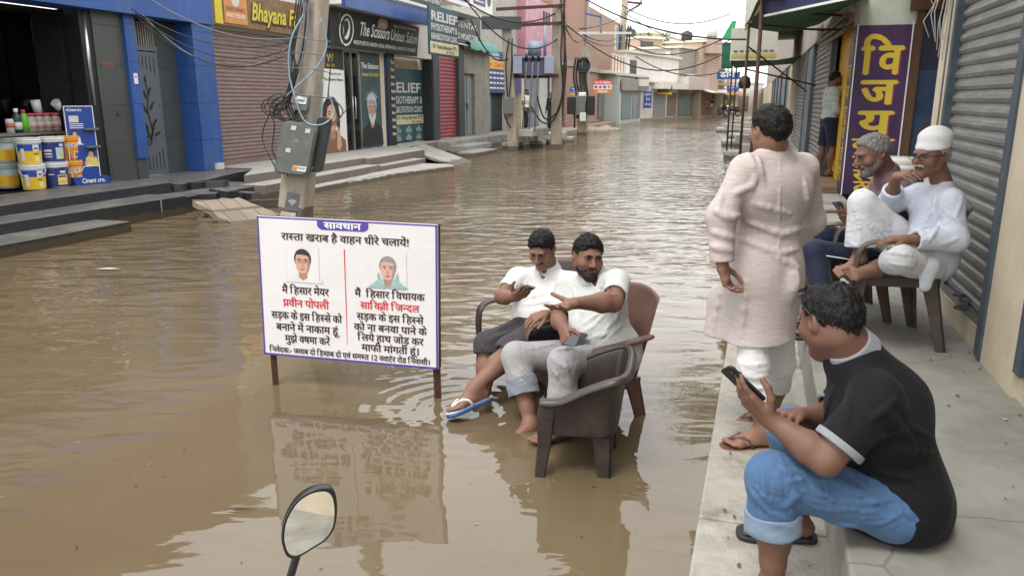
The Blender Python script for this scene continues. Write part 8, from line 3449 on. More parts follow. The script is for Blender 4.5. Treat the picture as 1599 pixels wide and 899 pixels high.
# ---- B: man in black polo sitting on the pavement edge
def man_polo():
 e=person('heavy man in black polo shirt and rolled jeans sitting on pavement edge with phone',at_z(1390,838,PAV))
 hd=Head(J(1297,500,2.40),(-.27,.9,-.34),s=1.06)
 neck=J(1330,551,2.37)
 sl,sr=J(1372,622,2.17),J(1352,585,2.58)
 el,wl=J(1290,718,2.14),J(1203,655,2.26)
 er,wr_=J(1290,655,2.50),J(1246,650,2.36)
 pel,chest=J(1382,768,2.36),J(1364,645,2.36)
 hl,hr=J(1400,792,2.24),J(1396,772,2.48)
 kl,kr=J(1207,746,2.22),J(1237,672,2.50)
 al=npv(at_z(1207,915,.15))
 ar=npv(at_z(1243,805,.16))
 sh=[hd.sdf(neck,nr=.066,heavy=1.0)]
 hdir=J(1158,612,2.29)-wl
 hpalm=(.45,.55,.7)
 d,tipsL=arm_sdf(sl,el,wl,hdir,hpalm,1,[(.05,.3,.3),(.1,.5,.5),(.15,.7,.6),(.2,.8,.6)],(.75,.75,.5,.45),1.08,r_up=.056,r_el=.049)
 sh.append(d)
 d,tipsR=arm_sdf(sr,er,wr_,J(1206,646,2.17)-wr_,(-.25,-.2,-1),1,[.4,.45,.5,.55],(.8,.4,.35,.3),1.05,r_up=.055,r_el=.05)
 sh.append(d)
 b=Sdf(.0042)
 tl_=unit((-.9,-.15,0))
 hL,bL,DL,UL,LL=foot_prims(b,al,tl_,s=1.05,side=-1,knee=kl,r_calf=.062)
 trd=unit((-.95,.12,0))
 hR,bR,DR,UR,LR=foot_prims(b,ar,trd,s=1.02,side=1,knee=kr,r_calf=.06)
 sh.append(b)
 t=Sdf(.01)
 t.cap(chest,pel,.1,.11,.05)
 t.cap(chest,neck,.08,.055,.04)
 t.cap(sl,sr,.06,None,.05)
 for a_,c_ in((hl,kl),(hr,kr)):
  t.cap(a_,c_,.065,.05,.03)
 sh.append(t)
 sdf_object('body',sh,SK_B,e,1,body_class(hd))
 hd.hair(e,[H_BLACK,hair_mat('salt',(.07,.066,.062),(.035,.035,.035))],front=.05,low=-.058,grow=.008,share=.2,tuft=7500,bald=((.0,-.01,.14),(.03,.035,.022)))
 hd.brows(e,H_BLACK)
 hd.eyes(e,.75)
 d=Sdf(.0046)
 trousers(d,hl,hr,kl,kr,al,ar,.37,.45,.1,.08,.075,npv(pel)+np.array([0,0,.05]),cuff=True)
 d.ell(npv(pel)+np.array([.02,.02,-.05]),(.12,.15,.1),None,.04)
 d.cut((0,0,PAV+.002),(0,0,-1),.01,pel,.28)
 d.fold((.8,.1,1),.06,.006,kl,.17,21)
 d.fold((1,0,.55),.055,.005,npv(hl)*.35+npv(kl)*.65,.13,22)
 d.fold((1,.1,-.3),.038,.003,npv(hl)*.6+npv(kl)*.4,.12,23)
 d.folds=d.folds[:0]
 d.lines([[(1216,712),(1240,762),(1236,800)],[(1238,735),(1264,772)],[(1290,745),(1340,770),(1382,762)],[(1318,736),(1372,752)],[(1300,792),(1380,800)],[(1250,772),(1292,790)],[(1190,730),(1200,790)],[(1270,760),(1320,790)],[(1215,780),(1240,805)],[(1400,790),(1440,815)],[(1180,760),(1215,795)]],.0065,.010,.38)
 d.lines([[(1222,760),(1290,775),(1380,790)],[(1176,728),(1184,770),(1176,800)]],.0035,.004,.4)
 d.lines([[(1200,715),(1225,735),(1262,738)],[(1225,790),(1248,770)],[(1270,720),(1300,745)],[(1340,785),(1400,776)],[(1290,812),(1345,822)],[(1170,760),(1190,785),(1215,812)]],.008,.012,.38)
 d.lines([[(1228,752),(1262,745),(1300,752)],[(1232,766),(1270,790),(1310,800)],[(1330,770),(1392,792)],[(1168,745),(1176,775)],[(1205,800),(1232,812)],[(1280,735),(1330,758),(1360,775)],[(1410,800),(1380,815),(1350,818)]],.005,.008,.36)
 d.lines([[(1332,822),(1352,806),(1395,808),(1432,826)]],.004,.004,.4)
 denim=fabric_mat('blue_denim',(.088,.165,.30),(.05,.105,.215),weave=900,crease=.4,cscale=10,streak=(700,700,60),thread=.3)
 denim_c=fabric_mat('denim_inside',(.21,.28,.37),(.16,.22,.3),weave=900,crease=.3,streak=(700,700,60))
 sdf_object('jeans',[d],denim,e)
 for k_,a_,f,wd in((kl,al,.31,.05),(kr,ar,.39,.04)):
  d=Sdf(.0042)
  ax=unit(npv(a_)-npv(k_))
  Q=npv(k_)+(npv(a_)-npv(k_))*f
  d.cap(Q,Q+ax*wd,.088,.09,.01)
  d.cap(Q-ax*.06,Q+ax*.12,.077,.077,.004,None,'-')
  d.cut(Q+ax*(wd+.01),ax,.004,Q+ax*.1,.13)
  d.cut(Q-ax*.012,-ax,.004,Q-ax*.08,.13)
  d.fold((.4,.3,1),.05,.004,seed=25)
  sdf_object('turned_up_cuff',[d],denim_c,e)
 d=Sdf(.0052)
 lat,fwd,up=shirt_prims(d,npv(pel)+np.array([.03,0,.0]),chest,neck,sl,sr,.92,(npv(pel)*.55+npv(chest)*.45+np.array([-.06,.02,-.03]),(.165,.135,.16)),.010,.155,.135)
 d.cap(npv(pel)+np.array([.0,0,.02]),npv(hl)*.5+npv(hr)*.5+np.array([.03,0,-.02]),.16,.15,.05)
 d.cap(npv(chest)+np.array([.02,0,.02]),npv(pel)+np.array([.01,0,-.0]),.13,.148,.07)
 d.cap(npv(neck)+np.array([.015,0,-.03]),npv(chest)+np.array([.025,0,.03]),.09,.135,.06)
 d.chain([npv(pel)+np.array([.02,-.02,.03]),J(1416,786,2.25),J(1428,800,2.28)],[.125,.112,.085],.05)
 sleeve(d,sl,el,wl,.74,.08,.073,.06,True,.06)
 sleeve(d,sr,er,wr_,.78,.08,.07,.06,True,.058)
 d.cut((0,0,PAV+.012),(0,0,-1),.01)
 d.cap(npv(neck)+unit(npv(hd.c)-npv(neck))*.02,hd.p(0,-.03,-.06),.064,.06,.006,None,'-')
 d.fold(up+lat*.4,.09,.004,npv(pel)+np.array([.05,-.1,.2]),.12,31)
 d.fold(up-fwd*.6,.08,.005,npv(sl)*.5+npv(chest)*.5,.2,32)
 d.fold(unit(npv(el)-sl),.05,.0035,npv(sl)*.5+npv(el)*.5,.12,33)
 d.folds=[]
 d.lines([[(1352,692),(1415,662),(1455,684)],[(1342,722),(1400,742),(1468,732)],[(1378,762),(1440,784)],[(1305,604),(1288,655)],[(1330,610),(1322,665)],[(1362,655),(1400,622)],[(1400,700),(1462,706)],[(1385,640),(1425,690)],[(1410,740),(1450,770)]],.009,.014,.4)
 knit=fabric_mat('black_knit',(.0105,.011,.014),(.008,.008,.010),crease=.22,cscale=6,rough=.85,sheen=.03)
 knit_g=fabric_mat('grey_knit',(.3,.31,.33),(.22,.23,.25),crease=.1,streak=(300,300,300))
 sdf_object('polo_shirt',[d],knit,e)
 d=Sdf(.0036)
 for(S,E_,r,ar_)in((sl,el,.0795,.066),(sr,er,.074,.062)):
  Q=npv(S)+(npv(E_)-npv(S))*.74
  ax=unit(npv(E_)-npv(S))
  d.cap(Q-ax*.006,Q+ax*.012,r,r-.001,.004)
  d.cap(Q-ax*.1,Q+ax*.1,ar_,ar_,.003,None,'-')
  d.cut(Q+ax*.012,ax,.002,Q+ax*.08,.13)
  d.cut(Q-ax*.012,-ax,.002,Q-ax*.09,.13)
 sdf_object('sleeve_rib',[d],knit_g,e)
 d=Sdf(.0036)
 axn=unit(hd.p(0,-.035,-.05)-npv(neck))
 cN=npv(neck)+axn*.02
 d.cap(cN-axn*.02,cN+axn*.035,.094,.078,.01)
 d.cap(cN-axn*.09,cN+axn*.1,.074,.068,.004,None,'-')
 d.cut(cN+axn*.032,axn,.004)
 d.cut(cN-axn*.022,-axn,.004)
 d.cut(cN+np.array([-.07,.0,-.02]),(-1,.2,-.4),.01)
 sdf_object('collar',[d],knit_g,e)
 org=npv(e.location)
 q=MB()
 fr=[hd.p(x,.066-abs(x)*.3,.109-abs(x)*.18)-org for x in(-.07,-.04,0,.04,.07)]
 q.tube([Vector(p)for p in fr],.003,6,M_blackplastic)
 for x in(-1,1):
  q.tube([Vector(hd.p(*p)-org)for p in((x*.07,.045,.096),(x*.085,.01,.06),(x*.088,-.03,.02))],.0025,6,M_blackplastic)
  q.disc(Vector(hd.p(x*.035,.052,.118)-org),Vector(hd.L),Vector(hd.U*.35-hd.F*.94),.03,.02,M_blackplastic,16)
 q.build('sunglasses',None,e,org=(0,0,0))
 M_bl=mat('black_rubber',(.02,.02,.022),.6,var=.2)
 flipflop(e,hL,bL,DL,UL,LL,1.05,M_bl,M_bl,None,.016)
 flipflop(e,hR,bR,DR,UR,LR,1.02,M_bl,M_bl,None,.016)
 held_phone('black phone held by the man in the black polo shirt',wl,hdir,hpalm,M_blackplastic,None,1.08,.125,.022)
man_polo()
# ---- C: old man in white with cap
def man_cap():
 e=person('old man in white kurta, white cap and glasses sitting cross-legged on the weathered chair',(CH_C[0],CH_C[1],PAV))
 hd=Head(J(1454,244,4.37),(-.93,-.36,-.1),s=.97)
 neck=J(1472,292,4.39)
 sl,sr=J(1487,314,4.20),J(1434,304,4.55)
 el,wl=J(1492,374,4.14),J(1415,374,4.12)
 er,wr_=J(1389,318,4.55),J(1400,276,4.38)
 pel,chest=J(1453,408,4.37),J(1464,335,4.38)
 hl,hr=J(1443,412,4.27),J(1436,405,4.48)
 kl,kr=J(1402,404,4.10),J(1347,318,4.44)
 al,ar=J(1372,418,4.22),J(1342,405,4.40)
 sh=[hd.sdf(neck,nr=.05)]
 d,tl1=arm_sdf(sl,el,wl,J(1384,374,4.13)-wl,(0,.1,-1),-1,[.3,.32,.36,.42],(.8,.5,.3,.3),.97)
 sh.append(d)
 d,tr1=arm_sdf(sr,er,wr_,J(1430,270,4.24)-wr_,(.1,.6,-.6),-1,[.45,.5,.55,.6],(.7,.5,.3,.2),.97)
 sh.append(d)
 b=Sdf(.004)
 hL,bL,DL,UL,LL=foot_prims(b,al,J(1325,421,4.17)-al,up=(-.1,-.75,.6),s=.98,side=-1,knee=kl,r_calf=.052)
 hR,bR,DR,UR,LR=foot_prims(b,ar,J(1308,414,4.32)-ar,up=(-.1,-.35,.9),s=.98,side=1,knee=kr,r_calf=.052)
 sh.append(b)
 t=Sdf(.01)
 t.cap(chest,pel,.085,.09,.05)
 t.cap(chest,neck,.06,.045,.04)
 t.cap(sl,sr,.04,None,.04)
 t.cap(hl,kl,.07,.055,.03)
 t.cap(hr,kr,.07,.055,.03)
 sh.append(t)
 sdf_object('body',sh,SK_C,e,1,body_class(hd))
 hd.hair(e,H_WHITE,front=.03,low=-.05,grow=.005)
 hd.brows(e,H_GREY)
 hd.eyes(e,.35)
 hd.moustache(e,H_WHITE,.0075)
 d=Sdf(.004)
 p=hd.p
 d.cap(p(0,-.012,.05),p(0,-.026,.098),.093*hd.s,.088*hd.s,.02)
 d.ell(p(0,-.03,.13),hd.r(.084,.09,.042),hd.M,.03)
 d.cut(p(0,0,.052),-hd.U-hd.F*.1,.005)
 d.ell(p(0,-.016,.03),hd.r(.08,.098,.085),hd.M,.004,'-')
 d.fold(hd.F,.06,.0025,seed=5)
 sdf_object('cap',[d],fabric_mat('white_cap',(.74,.74,.74),(.7,.7,.7),crease=.15),e)
 org=npv(e.location)
 q=MB()
 for x in(-1,1):
  c=p(x*.033,.108,.008)
  loop_=[c+hd.L*(.024*math.cos(a))+hd.U*(.017*math.sin(a)*(1 if math.sin(a)<0 else.85))for a in[i*math.pi/8 for i in range(17)]]
  q.tube([Vector(v-org)for v in loop_],.0022,5,M_blackplastic)
  q.tube([Vector(v-org)for v in(p(x*.058,.104,.016),p(x*.076,.06,.014),p(x*.082,-.01,.012))],.0024,5,M_blackplastic)
 q.tube([Vector(v-org)for v in(p(-.01,.112,.012),p(0,.117,.015),p(.01,.112,.012))],.002,5,M_blackplastic)
 q.build('spectacles',None,e,org=(0,0,0))
 d=Sdf(.005)
 d.cap(hl,hr,.115,None,.06)
 d.chain([hr,(npv(hr)+kr)/2,kr],[.1,.092,.075],.04)
 Q=npv(kr)+(npv(ar)-kr)*.78
 d.cap(kr,Q,.078,.086,.03)
 d.cap(npv(kr)+np.array([.07,0,-.06]),npv(Q)+np.array([.07,0,.02]),.06,.07,.05)
 ax=unit(npv(ar)-kr)
 d.cut(Q,ax,.005,Q+ax*.06,.12)
 d.cap(Q-ax*.03,Q+ax*.08,.06,.07,.003,None,'-')
 d.chain([hl,kl],[.105,.078],.04)
 d.cap(kl,npv(kl)+(npv(al)-kl)*.3,.082,.07,.03)
 d.cut((0,0,PAV+.425),(0,0,-1),.008)
 d.fold((.8,.1,-.6),.07,.005,npv(hr)*.5+npv(kr)*.5,.22,41)
 d.fold((.8,.1,-.9),.05,.005,Q,.2,42)
 d.fold((1,.3,.2),.06,.006,npv(hl)*.5+npv(kl)*.5,.18,43)
 d.folds=[]
 d.lines([[(1334,322),(1344,362),(1340,408)],[(1360,316),(1386,350),(1396,392)],[(1350,342),(1376,376)],[(1325,350),(1323,396)],[(1386,393),(1430,400)],[(1390,411),(1426,416)],[(1330,300),(1350,296),(1372,310)],[(1365,350),(1390,378)],[(1330,380),(1365,398)]],.007,.012,.4)
 cot=fabric_mat('old_white_cotton',(.6,.61,.63),(.54,.55,.58),crease=.3,cscale=10)
 sdf_object('pyjamas',[d],cot,e)
 d=Sdf(.0052)
 lat,fwd,up=shirt_prims(d,npv(pel)+np.array([0,0,.03]),chest,neck,sl,sr,.84,(npv(pel)*.6+npv(chest)*.4-np.array([.04,0,0]),(.13,.12,.14)),.010,.128,.115)
 sleeve(d,sl,el,wl,1.82,.066,.066,.056,True,.04)
 sleeve(d,sr,er,wr_,1.55,.07,.068,.058,True,.04)
 d.chain([J(1462,405,4.2),J(1450,418,4.13),J(1445,446,4.12)],[.07,.05,.035],.03,((0,1,0),.45))
 d.cap(npv(neck)+np.array([0,0,.02]),npv(hd.p(0,-.03,-.05)),.052,.056,.006,None,'-')
 d.fold(up+lat*.5,.07,.0065,npv(pel)+np.array([-.05,-.08,.1]),.2,51)
 d.fold(unit(npv(el)-sl),.06,.0055,npv(el),.17,52)
 d.fold(lat+up*.6,.06,.005,npv(chest)-np.array([.08,0,0]),.16,53)
 d.fold((1,0,.5),.05,.005,er,.14,54)
 d.folds=[]
 d.lines([[(1442,310),(1422,340),(1400,352)],[(1456,330),(1436,366)],[(1478,330),(1502,350)],[(1450,362),(1482,346)],[(1424,364),(1446,354)],[(1468,382),(1496,372)],[(1502,308),(1492,340)],[(1440,330),(1420,362)],[(1462,300),(1454,340)],[(1440,376),(1462,364)],[(1425,320),(1410,348)],[(1472,318),(1466,352),(1448,380)]],.009,.013,.42)
 kw=fabric_mat('blue_white_cotton',(.6,.63,.71),(.55,.58,.67),crease=.28,cscale=9)
 sdf_object('kurta',[d],kw,e)
 d=Sdf(.0035)
 cN=npv(neck)+np.array([-.005,0,.025])
 d.cap(cN-np.array([0,0,.015]),cN+np.array([-.005,0,.014]),.064,.061,.008)
 d.cap(cN-np.array([0,0,.06]),cN+np.array([0,0,.08]),.055,.055,.003,None,'-')
 d.cut(cN+np.array([0,0,.014]),(0,0,1),.003)
 sdf_object('collar',[d],kw,e)
man_cap()
# ---- D: grey-haired man in mauve
def man_mauve():
 e=person('grey-haired bearded man in a mauve shirt and navy track trousers looking down at a phone',(CH_D[0],CH_D[1],PAV))
 hd=Head(J(1362,240,4.85),(-.88,-.12,-.38),s=1.02)
 neck=J(1384,269,4.9)
 sl,sr=J(1408,300,4.70),J(1376,290,5.06)
 el,wl=J(1382,365,4.62),J(1330,352,4.66)
 er,wr_=J(1360,350,5.08),J(1326,342,4.9)
 pel,chest=J(1392,405,4.9),J(1390,328,4.9)
 hl,hr=J(1388,410,4.8),J(1384,400,5.0)
 kl,kr=J(1272,395,4.72),J(1284,368,5.0)
 al=npv(at_z(1290,505,PAV+.08))
 ar=npv(at_z(1290,488,PAV+.08))
 sh=[hd.sdf(neck,nr=.056)]
 dph=J(1306,322,4.64)-wl
 d,_t=arm_sdf(sl,el,wl,dph,(.4,.35,.8),1,[(.1,.45,.4)]*4,(.7,.8,.5,.4),1.0)
 sh.append(d)
 d,_t=arm_sdf(sr,er,wr_,J(1306,330,4.8)-wr_,(.3,-.3,.9),-1,[.5,.5,.55,.6],(.8,.4,.5,.2),1.0)
 sh.append(d)
 b=Sdf(.0045)
 hL,bL,DL,UL,LL=foot_prims(b,al,(-1,.1,0),s=1.0,side=-1,knee=kl)
 hR,bR,DR,UR,LR=foot_prims(b,ar,(-1,.2,0),s=1.0,side=1,knee=kr)
 sh.append(b)
 t=Sdf(.01)
 t.cap(chest,pel,.09,.09,.05)
 t.cap(chest,neck,.07,.05,.04)
 t.cap(sl,sr,.04,None,.04)
 sh.append(t)
 sdf_object('body',sh,SK_D,e,1,body_class(hd))
 hd.hair(e,[H_GREY,H_WHITE],share=.3,front=.055,low=-.055,grow=.008)
 hd.brows(e,H_GREYBLACK)
 hd.eyes(e,.7)
 hd.beard(e,[hair_mat('grey_stubble',(.27,.25,.23),(.13,.1,.085)),H_GREY],grow=.003,share=.4)
 d=Sdf(.0068)
 trousers(d,hl,hr,kl,kr,al,ar,.93,.93,.1,.08,.065,npv(pel)+np.array([0,0,.04]),cuff=False)
 d.cut((0,0,PAV+.425),(0,0,-1),.008,pel,.25)
 d.fold((.8,0,1),.06,.005,kl,.2,61)
 navy=fabric_mat('navy_track',(.016,.021,.045),(.012,.016,.036),crease=.3,cscale=8,rough=.7)
 tr_=sdf_object('trousers',[d],navy,e)
 org=npv(e.location)
 q=MB()
 pth=[npv(hl)+np.array([0,-.108,.0]),(npv(hl)+kl)/2+np.array([0,-.098,.0]),npv(kl)+np.array([.035,-.085,.0]),npv(kl)+np.array([-.0,-.083,-.05]),npv(kl)*.6+npv(al)*.4+np.array([.0,-.078,0]),npv(al)+np.array([0,-.07,.06])]
 sm=[]
 for i in range(len(pth)-1):
  for k in range(5):
   sm.append(pth[i]+(pth[i+1]-pth[i])*k/5)
 q.tube([Vector(p-org)for p in sm],.0045,5,M_white)
 q.build('piping',None,tr_,org=(0,0,0))if False else q.build('piping',None,e,org=(0,0,0))
 d=Sdf(.0068)
 lat,fwd,up=shirt_prims(d,npv(pel)+np.array([0,0,.02]),chest,neck,sl,sr,.86,(npv(pel)*.6+npv(chest)*.4-np.array([.03,0,0]),(.15,.14,.15)),.015,.14,.13)
 sleeve(d,sl,el,wl,.8,.07,.066,.06,True,.05)
 sleeve(d,sr,er,wr_,.8,.07,.066,.06,True,.05)
 d.cap(npv(neck)+unit(hd.p(0,-.03,-.06)-npv(neck))*.02,hd.p(0,-.03,-.05),.056,.058,.006,None,'-')
 d.fold(up+lat*.5,.08,.005,npv(chest),.25,62)
 mv=fabric_mat('mauve_cotton',(.2,.125,.145),(.165,.1,.12),crease=.28,cscale=8)
 sdf_object('shirt',[d],mv,e)
 d=Sdf(.0036)
 axn=unit(hd.p(0,-.035,-.05)-npv(neck))
 cN=npv(neck)+axn*.01
 d.cap(cN-axn*.025,cN+axn*.03,.085,.068,.01)
 d.cap(cN-axn*.09,cN+axn*.1,.066,.06,.004,None,'-')
 d.cut(cN+axn*.028,axn,.003)
 d.cut(cN-axn*.02,-axn,.003)
 sdf_object('collar',[d],mv,e)
 M_bl=mat('black_rubber',(.02,.02,.022),.6,var=.2)
 flipflop(e,hL,bL,DL,UL,LL,1.0,M_bl,M_bl)
 flipflop(e,hR,bR,DR,UR,LR,1.0,M_bl,M_bl)
 held_phone('phone tilted in the hand of the grey-haired man in mauve',wl,dph,(.4,.35,.8),M_greymetal)
man_mauve()
# ---- F: bearded man pointing, seated in the water
def man_beard():
 e=person('bearded man in pale grey-green polo shirt gesturing with one hand, seated in the flood',(CH_F[0],CH_F[1],-.2))
 hd=Head(J(918,400,4.10),(.22,-.96,-.12),s=.97,tilt=-.06)
 neck=J(926,432,4.13)
 sr,sl=J(885,445,4.26),J(965,440,3.97)
 el,wl=J(957,472,3.72),J(899,473,3.60)
 er,wr_=J(872,498,4.16),J(880,513,3.97)
 pel,chest=J(950,552,4.06),J(927,480,4.13)
 hl,hr=J(952,563,3.96),J(928,553,4.16)
 kl,kr=J(880,566,3.68),J(806,556,3.98)
 al=J(878,660,3.66)
 ar=J(829,664,3.80)
 sh=[hd.sdf(neck,nr=.062,heavy=.6)]
 d,_t=arm_sdf(sl,el,wl,J(853,487,3.50)-wl,(-.35,-.25,.9),-1,[(.15,.2,.15),(.18,.25,.2),(.22,.3,.2),(.3,.35,.25)],(.25,.95,.25,.0),1.02,r_up=.052,r_el=.05,spread=.14)
 sh.append(d)
 d,_t=arm_sdf(sr,er,wr_,J(886,540,3.86)-wr_,(.75,.5,-.2),-1,[.35,.4,.45,.5],(.6,.55,.4,.3),1.0,r_up=.05,r_el=.047)
 sh.append(d)
 b=Sdf(.0046)
 dd=unit((-.8,-.5,0))
 foot_prims(b,al,dd,s=1.0,side=-1,knee=kl)
 foot_prims(b,ar,dd,s=1.0,side=1,knee=kr)
 sh.append(b)
 t=Sdf(.01)
 t.cap(chest,pel,.09,.1,.05)
 t.cap(chest,neck,.07,.05,.04)
 t.cap(sl,sr,.04,None,.04)
 sh.append(t)
 sdf_object('body',sh,SK_F,e,1,body_class(hd))
 hd.hair(e,H_BLACK,front=.074,low=-.05,grow=.010,top=.006)
 hd.brows(e,H_BLACK,.002,.0048)
 hd.eyes(e,.45,(.3,-.1))
 hd.beard(e,[H_BEARD,H_GREY],grow=.0042,share=.05)
 hd.moustache(e,H_BEARD,.006)
 d=Sdf(.005)
 trousers(d,hl,hr,kl,kr,al,ar,.62,.52,.094,.076,.074,npv(pel)+np.array([0,0,.05]),cuff=True)
 d.cut((0,0,.225),(0,0,-1),.008,pel,.26)
 d.fold((.9,.2,.7),.06,.0055,npv(hl)*.6+npv(kl)*.4,.22,71)
 d.fold((.9,.2,.7),.055,.0055,npv(hr)*.5+npv(kr)*.5,.22,72)
 d.fold((.3,.2,1),.05,.004,kr,.17,73)
 d.folds=[]
 d.lines([[(902,542),(852,549)],[(926,538),(872,546)],[(858,556),(886,576)],[(806,565),(830,592)],[(822,546),(868,537)],[(800,580),(826,602)],[(792,560),(802,590)],[(880,560),(890,590)],[(862,575),(880,600)]],.007,.011,.4)
 gt=fabric_mat('grey_trouser',(.33,.32,.32),(.28,.275,.28),crease=.3,cscale=9,streak=(40,40,300))
 sdf_object('trousers',[d],gt,e)
 d=Sdf(.0042)
 ax=unit(npv(ar)-kr)
 Q=npv(kr)+(npv(ar)-kr)*.33
 d.cap(Q,Q+ax*.085,.086,.087,.01)
 d.cap(Q-ax*.06,Q+ax*.2,.076,.076,.004,None,'-')
 d.cut(Q+ax*.09,ax,.004,Q+ax*.17,.13)
 d.cut(Q-ax*.006,-ax,.004,Q-ax*.08,.13)
 d.fold((.4,.3,1),.05,.003,seed=75)
 sdf_object('turned_up_cuff',[d],fabric_mat('blue_grey_cuff',(.2,.215,.25),(.17,.18,.21),crease=.2),e)
 d=Sdf(.0052)
 lat,fwd,up=shirt_prims(d,npv(pel)+np.array([0,0,.02]),chest,neck,sl,sr,.88,(npv(pel)*.55+npv(chest)*.45+np.array([-.05,-.05,0]),(.155,.14,.165)),.010,.145,.13)
 sleeve(d,sl,el,wl,.72,.07,.067,.06,True,.056)
 sleeve(d,sr,er,wr_,.8,.07,.066,.06,True,.055)
 d.cap(npv(neck)+np.array([0,-.01,.02]),hd.p(0,-.03,-.06),.06,.06,.006,None,'-')
 d.cap(npv(neck)+np.array([.01,-.07,.01]),npv(neck)+np.array([.02,-.12,-.05]),.03,.012,.006,None,'-')
 d.fold(up-lat*.7,.075,.0065,npv(pel)+np.array([.02,-.06,.12]),.24,81)
 d.fold(lat+up*.5,.07,.004,npv(chest)+np.array([0,-.1,0]),.18,82)
 d.fold(unit(npv(el)-sl),.045,.004,npv(sl),.13,83)
 d.folds=[]
 d.lines([[(952,482),(926,510),(904,522)],[(966,490),(942,520),(920,530)],[(972,506),(946,530)],[(895,450),(902,474)],[(938,446),(956,454)],[(900,482),(892,520)],[(940,486),(912,505)],[(970,470),(962,500)],[(916,470),(906,500)],[(955,515),(925,535)]],.0065,.011,.4)
 d.lines([[(926,446),(932,470)],[(930,444),(937,469)],[(943,455),(945,472),(958,470),(956,454)]],.003,.004,.42)
 pg=fabric_mat('pale_sage_knit',(.52,.535,.51),(.465,.48,.455),crease=.28,cscale=8,streak=(200,200,200))
 sdf_object('polo_shirt',[d],pg,e)
 d=Sdf(.0034)
 axn=unit(hd.p(0,-.03,-.05)-npv(neck))
 cN=npv(neck)+axn*.012
 d.cap(cN-axn*.03,cN+axn*.03,.098,.075,.01)
 d.cap(cN-axn*.09,cN+axn*.1,.072,.064,.004,None,'-')
 d.cut(cN+axn*.03,axn,.003)
 d.cut(cN-axn*.024,-axn,.003)
 d.cap(cN+np.array([.01,-.16,-.05]),cN+np.array([.01,-.05,.0]),.04,.012,.004,None,'-')
 sdf_object('collar',[d],pg,e)
 org=npv(e.location)
 phone('dark blue phone under the hand on the lap of the bearded man',J(899,530,3.84),J(908,521,3.9)-J(892,537,3.8),(-.3,-.6,.8),mat('phone_blue',(.03,.05,.1),.3),None)
man_beard()
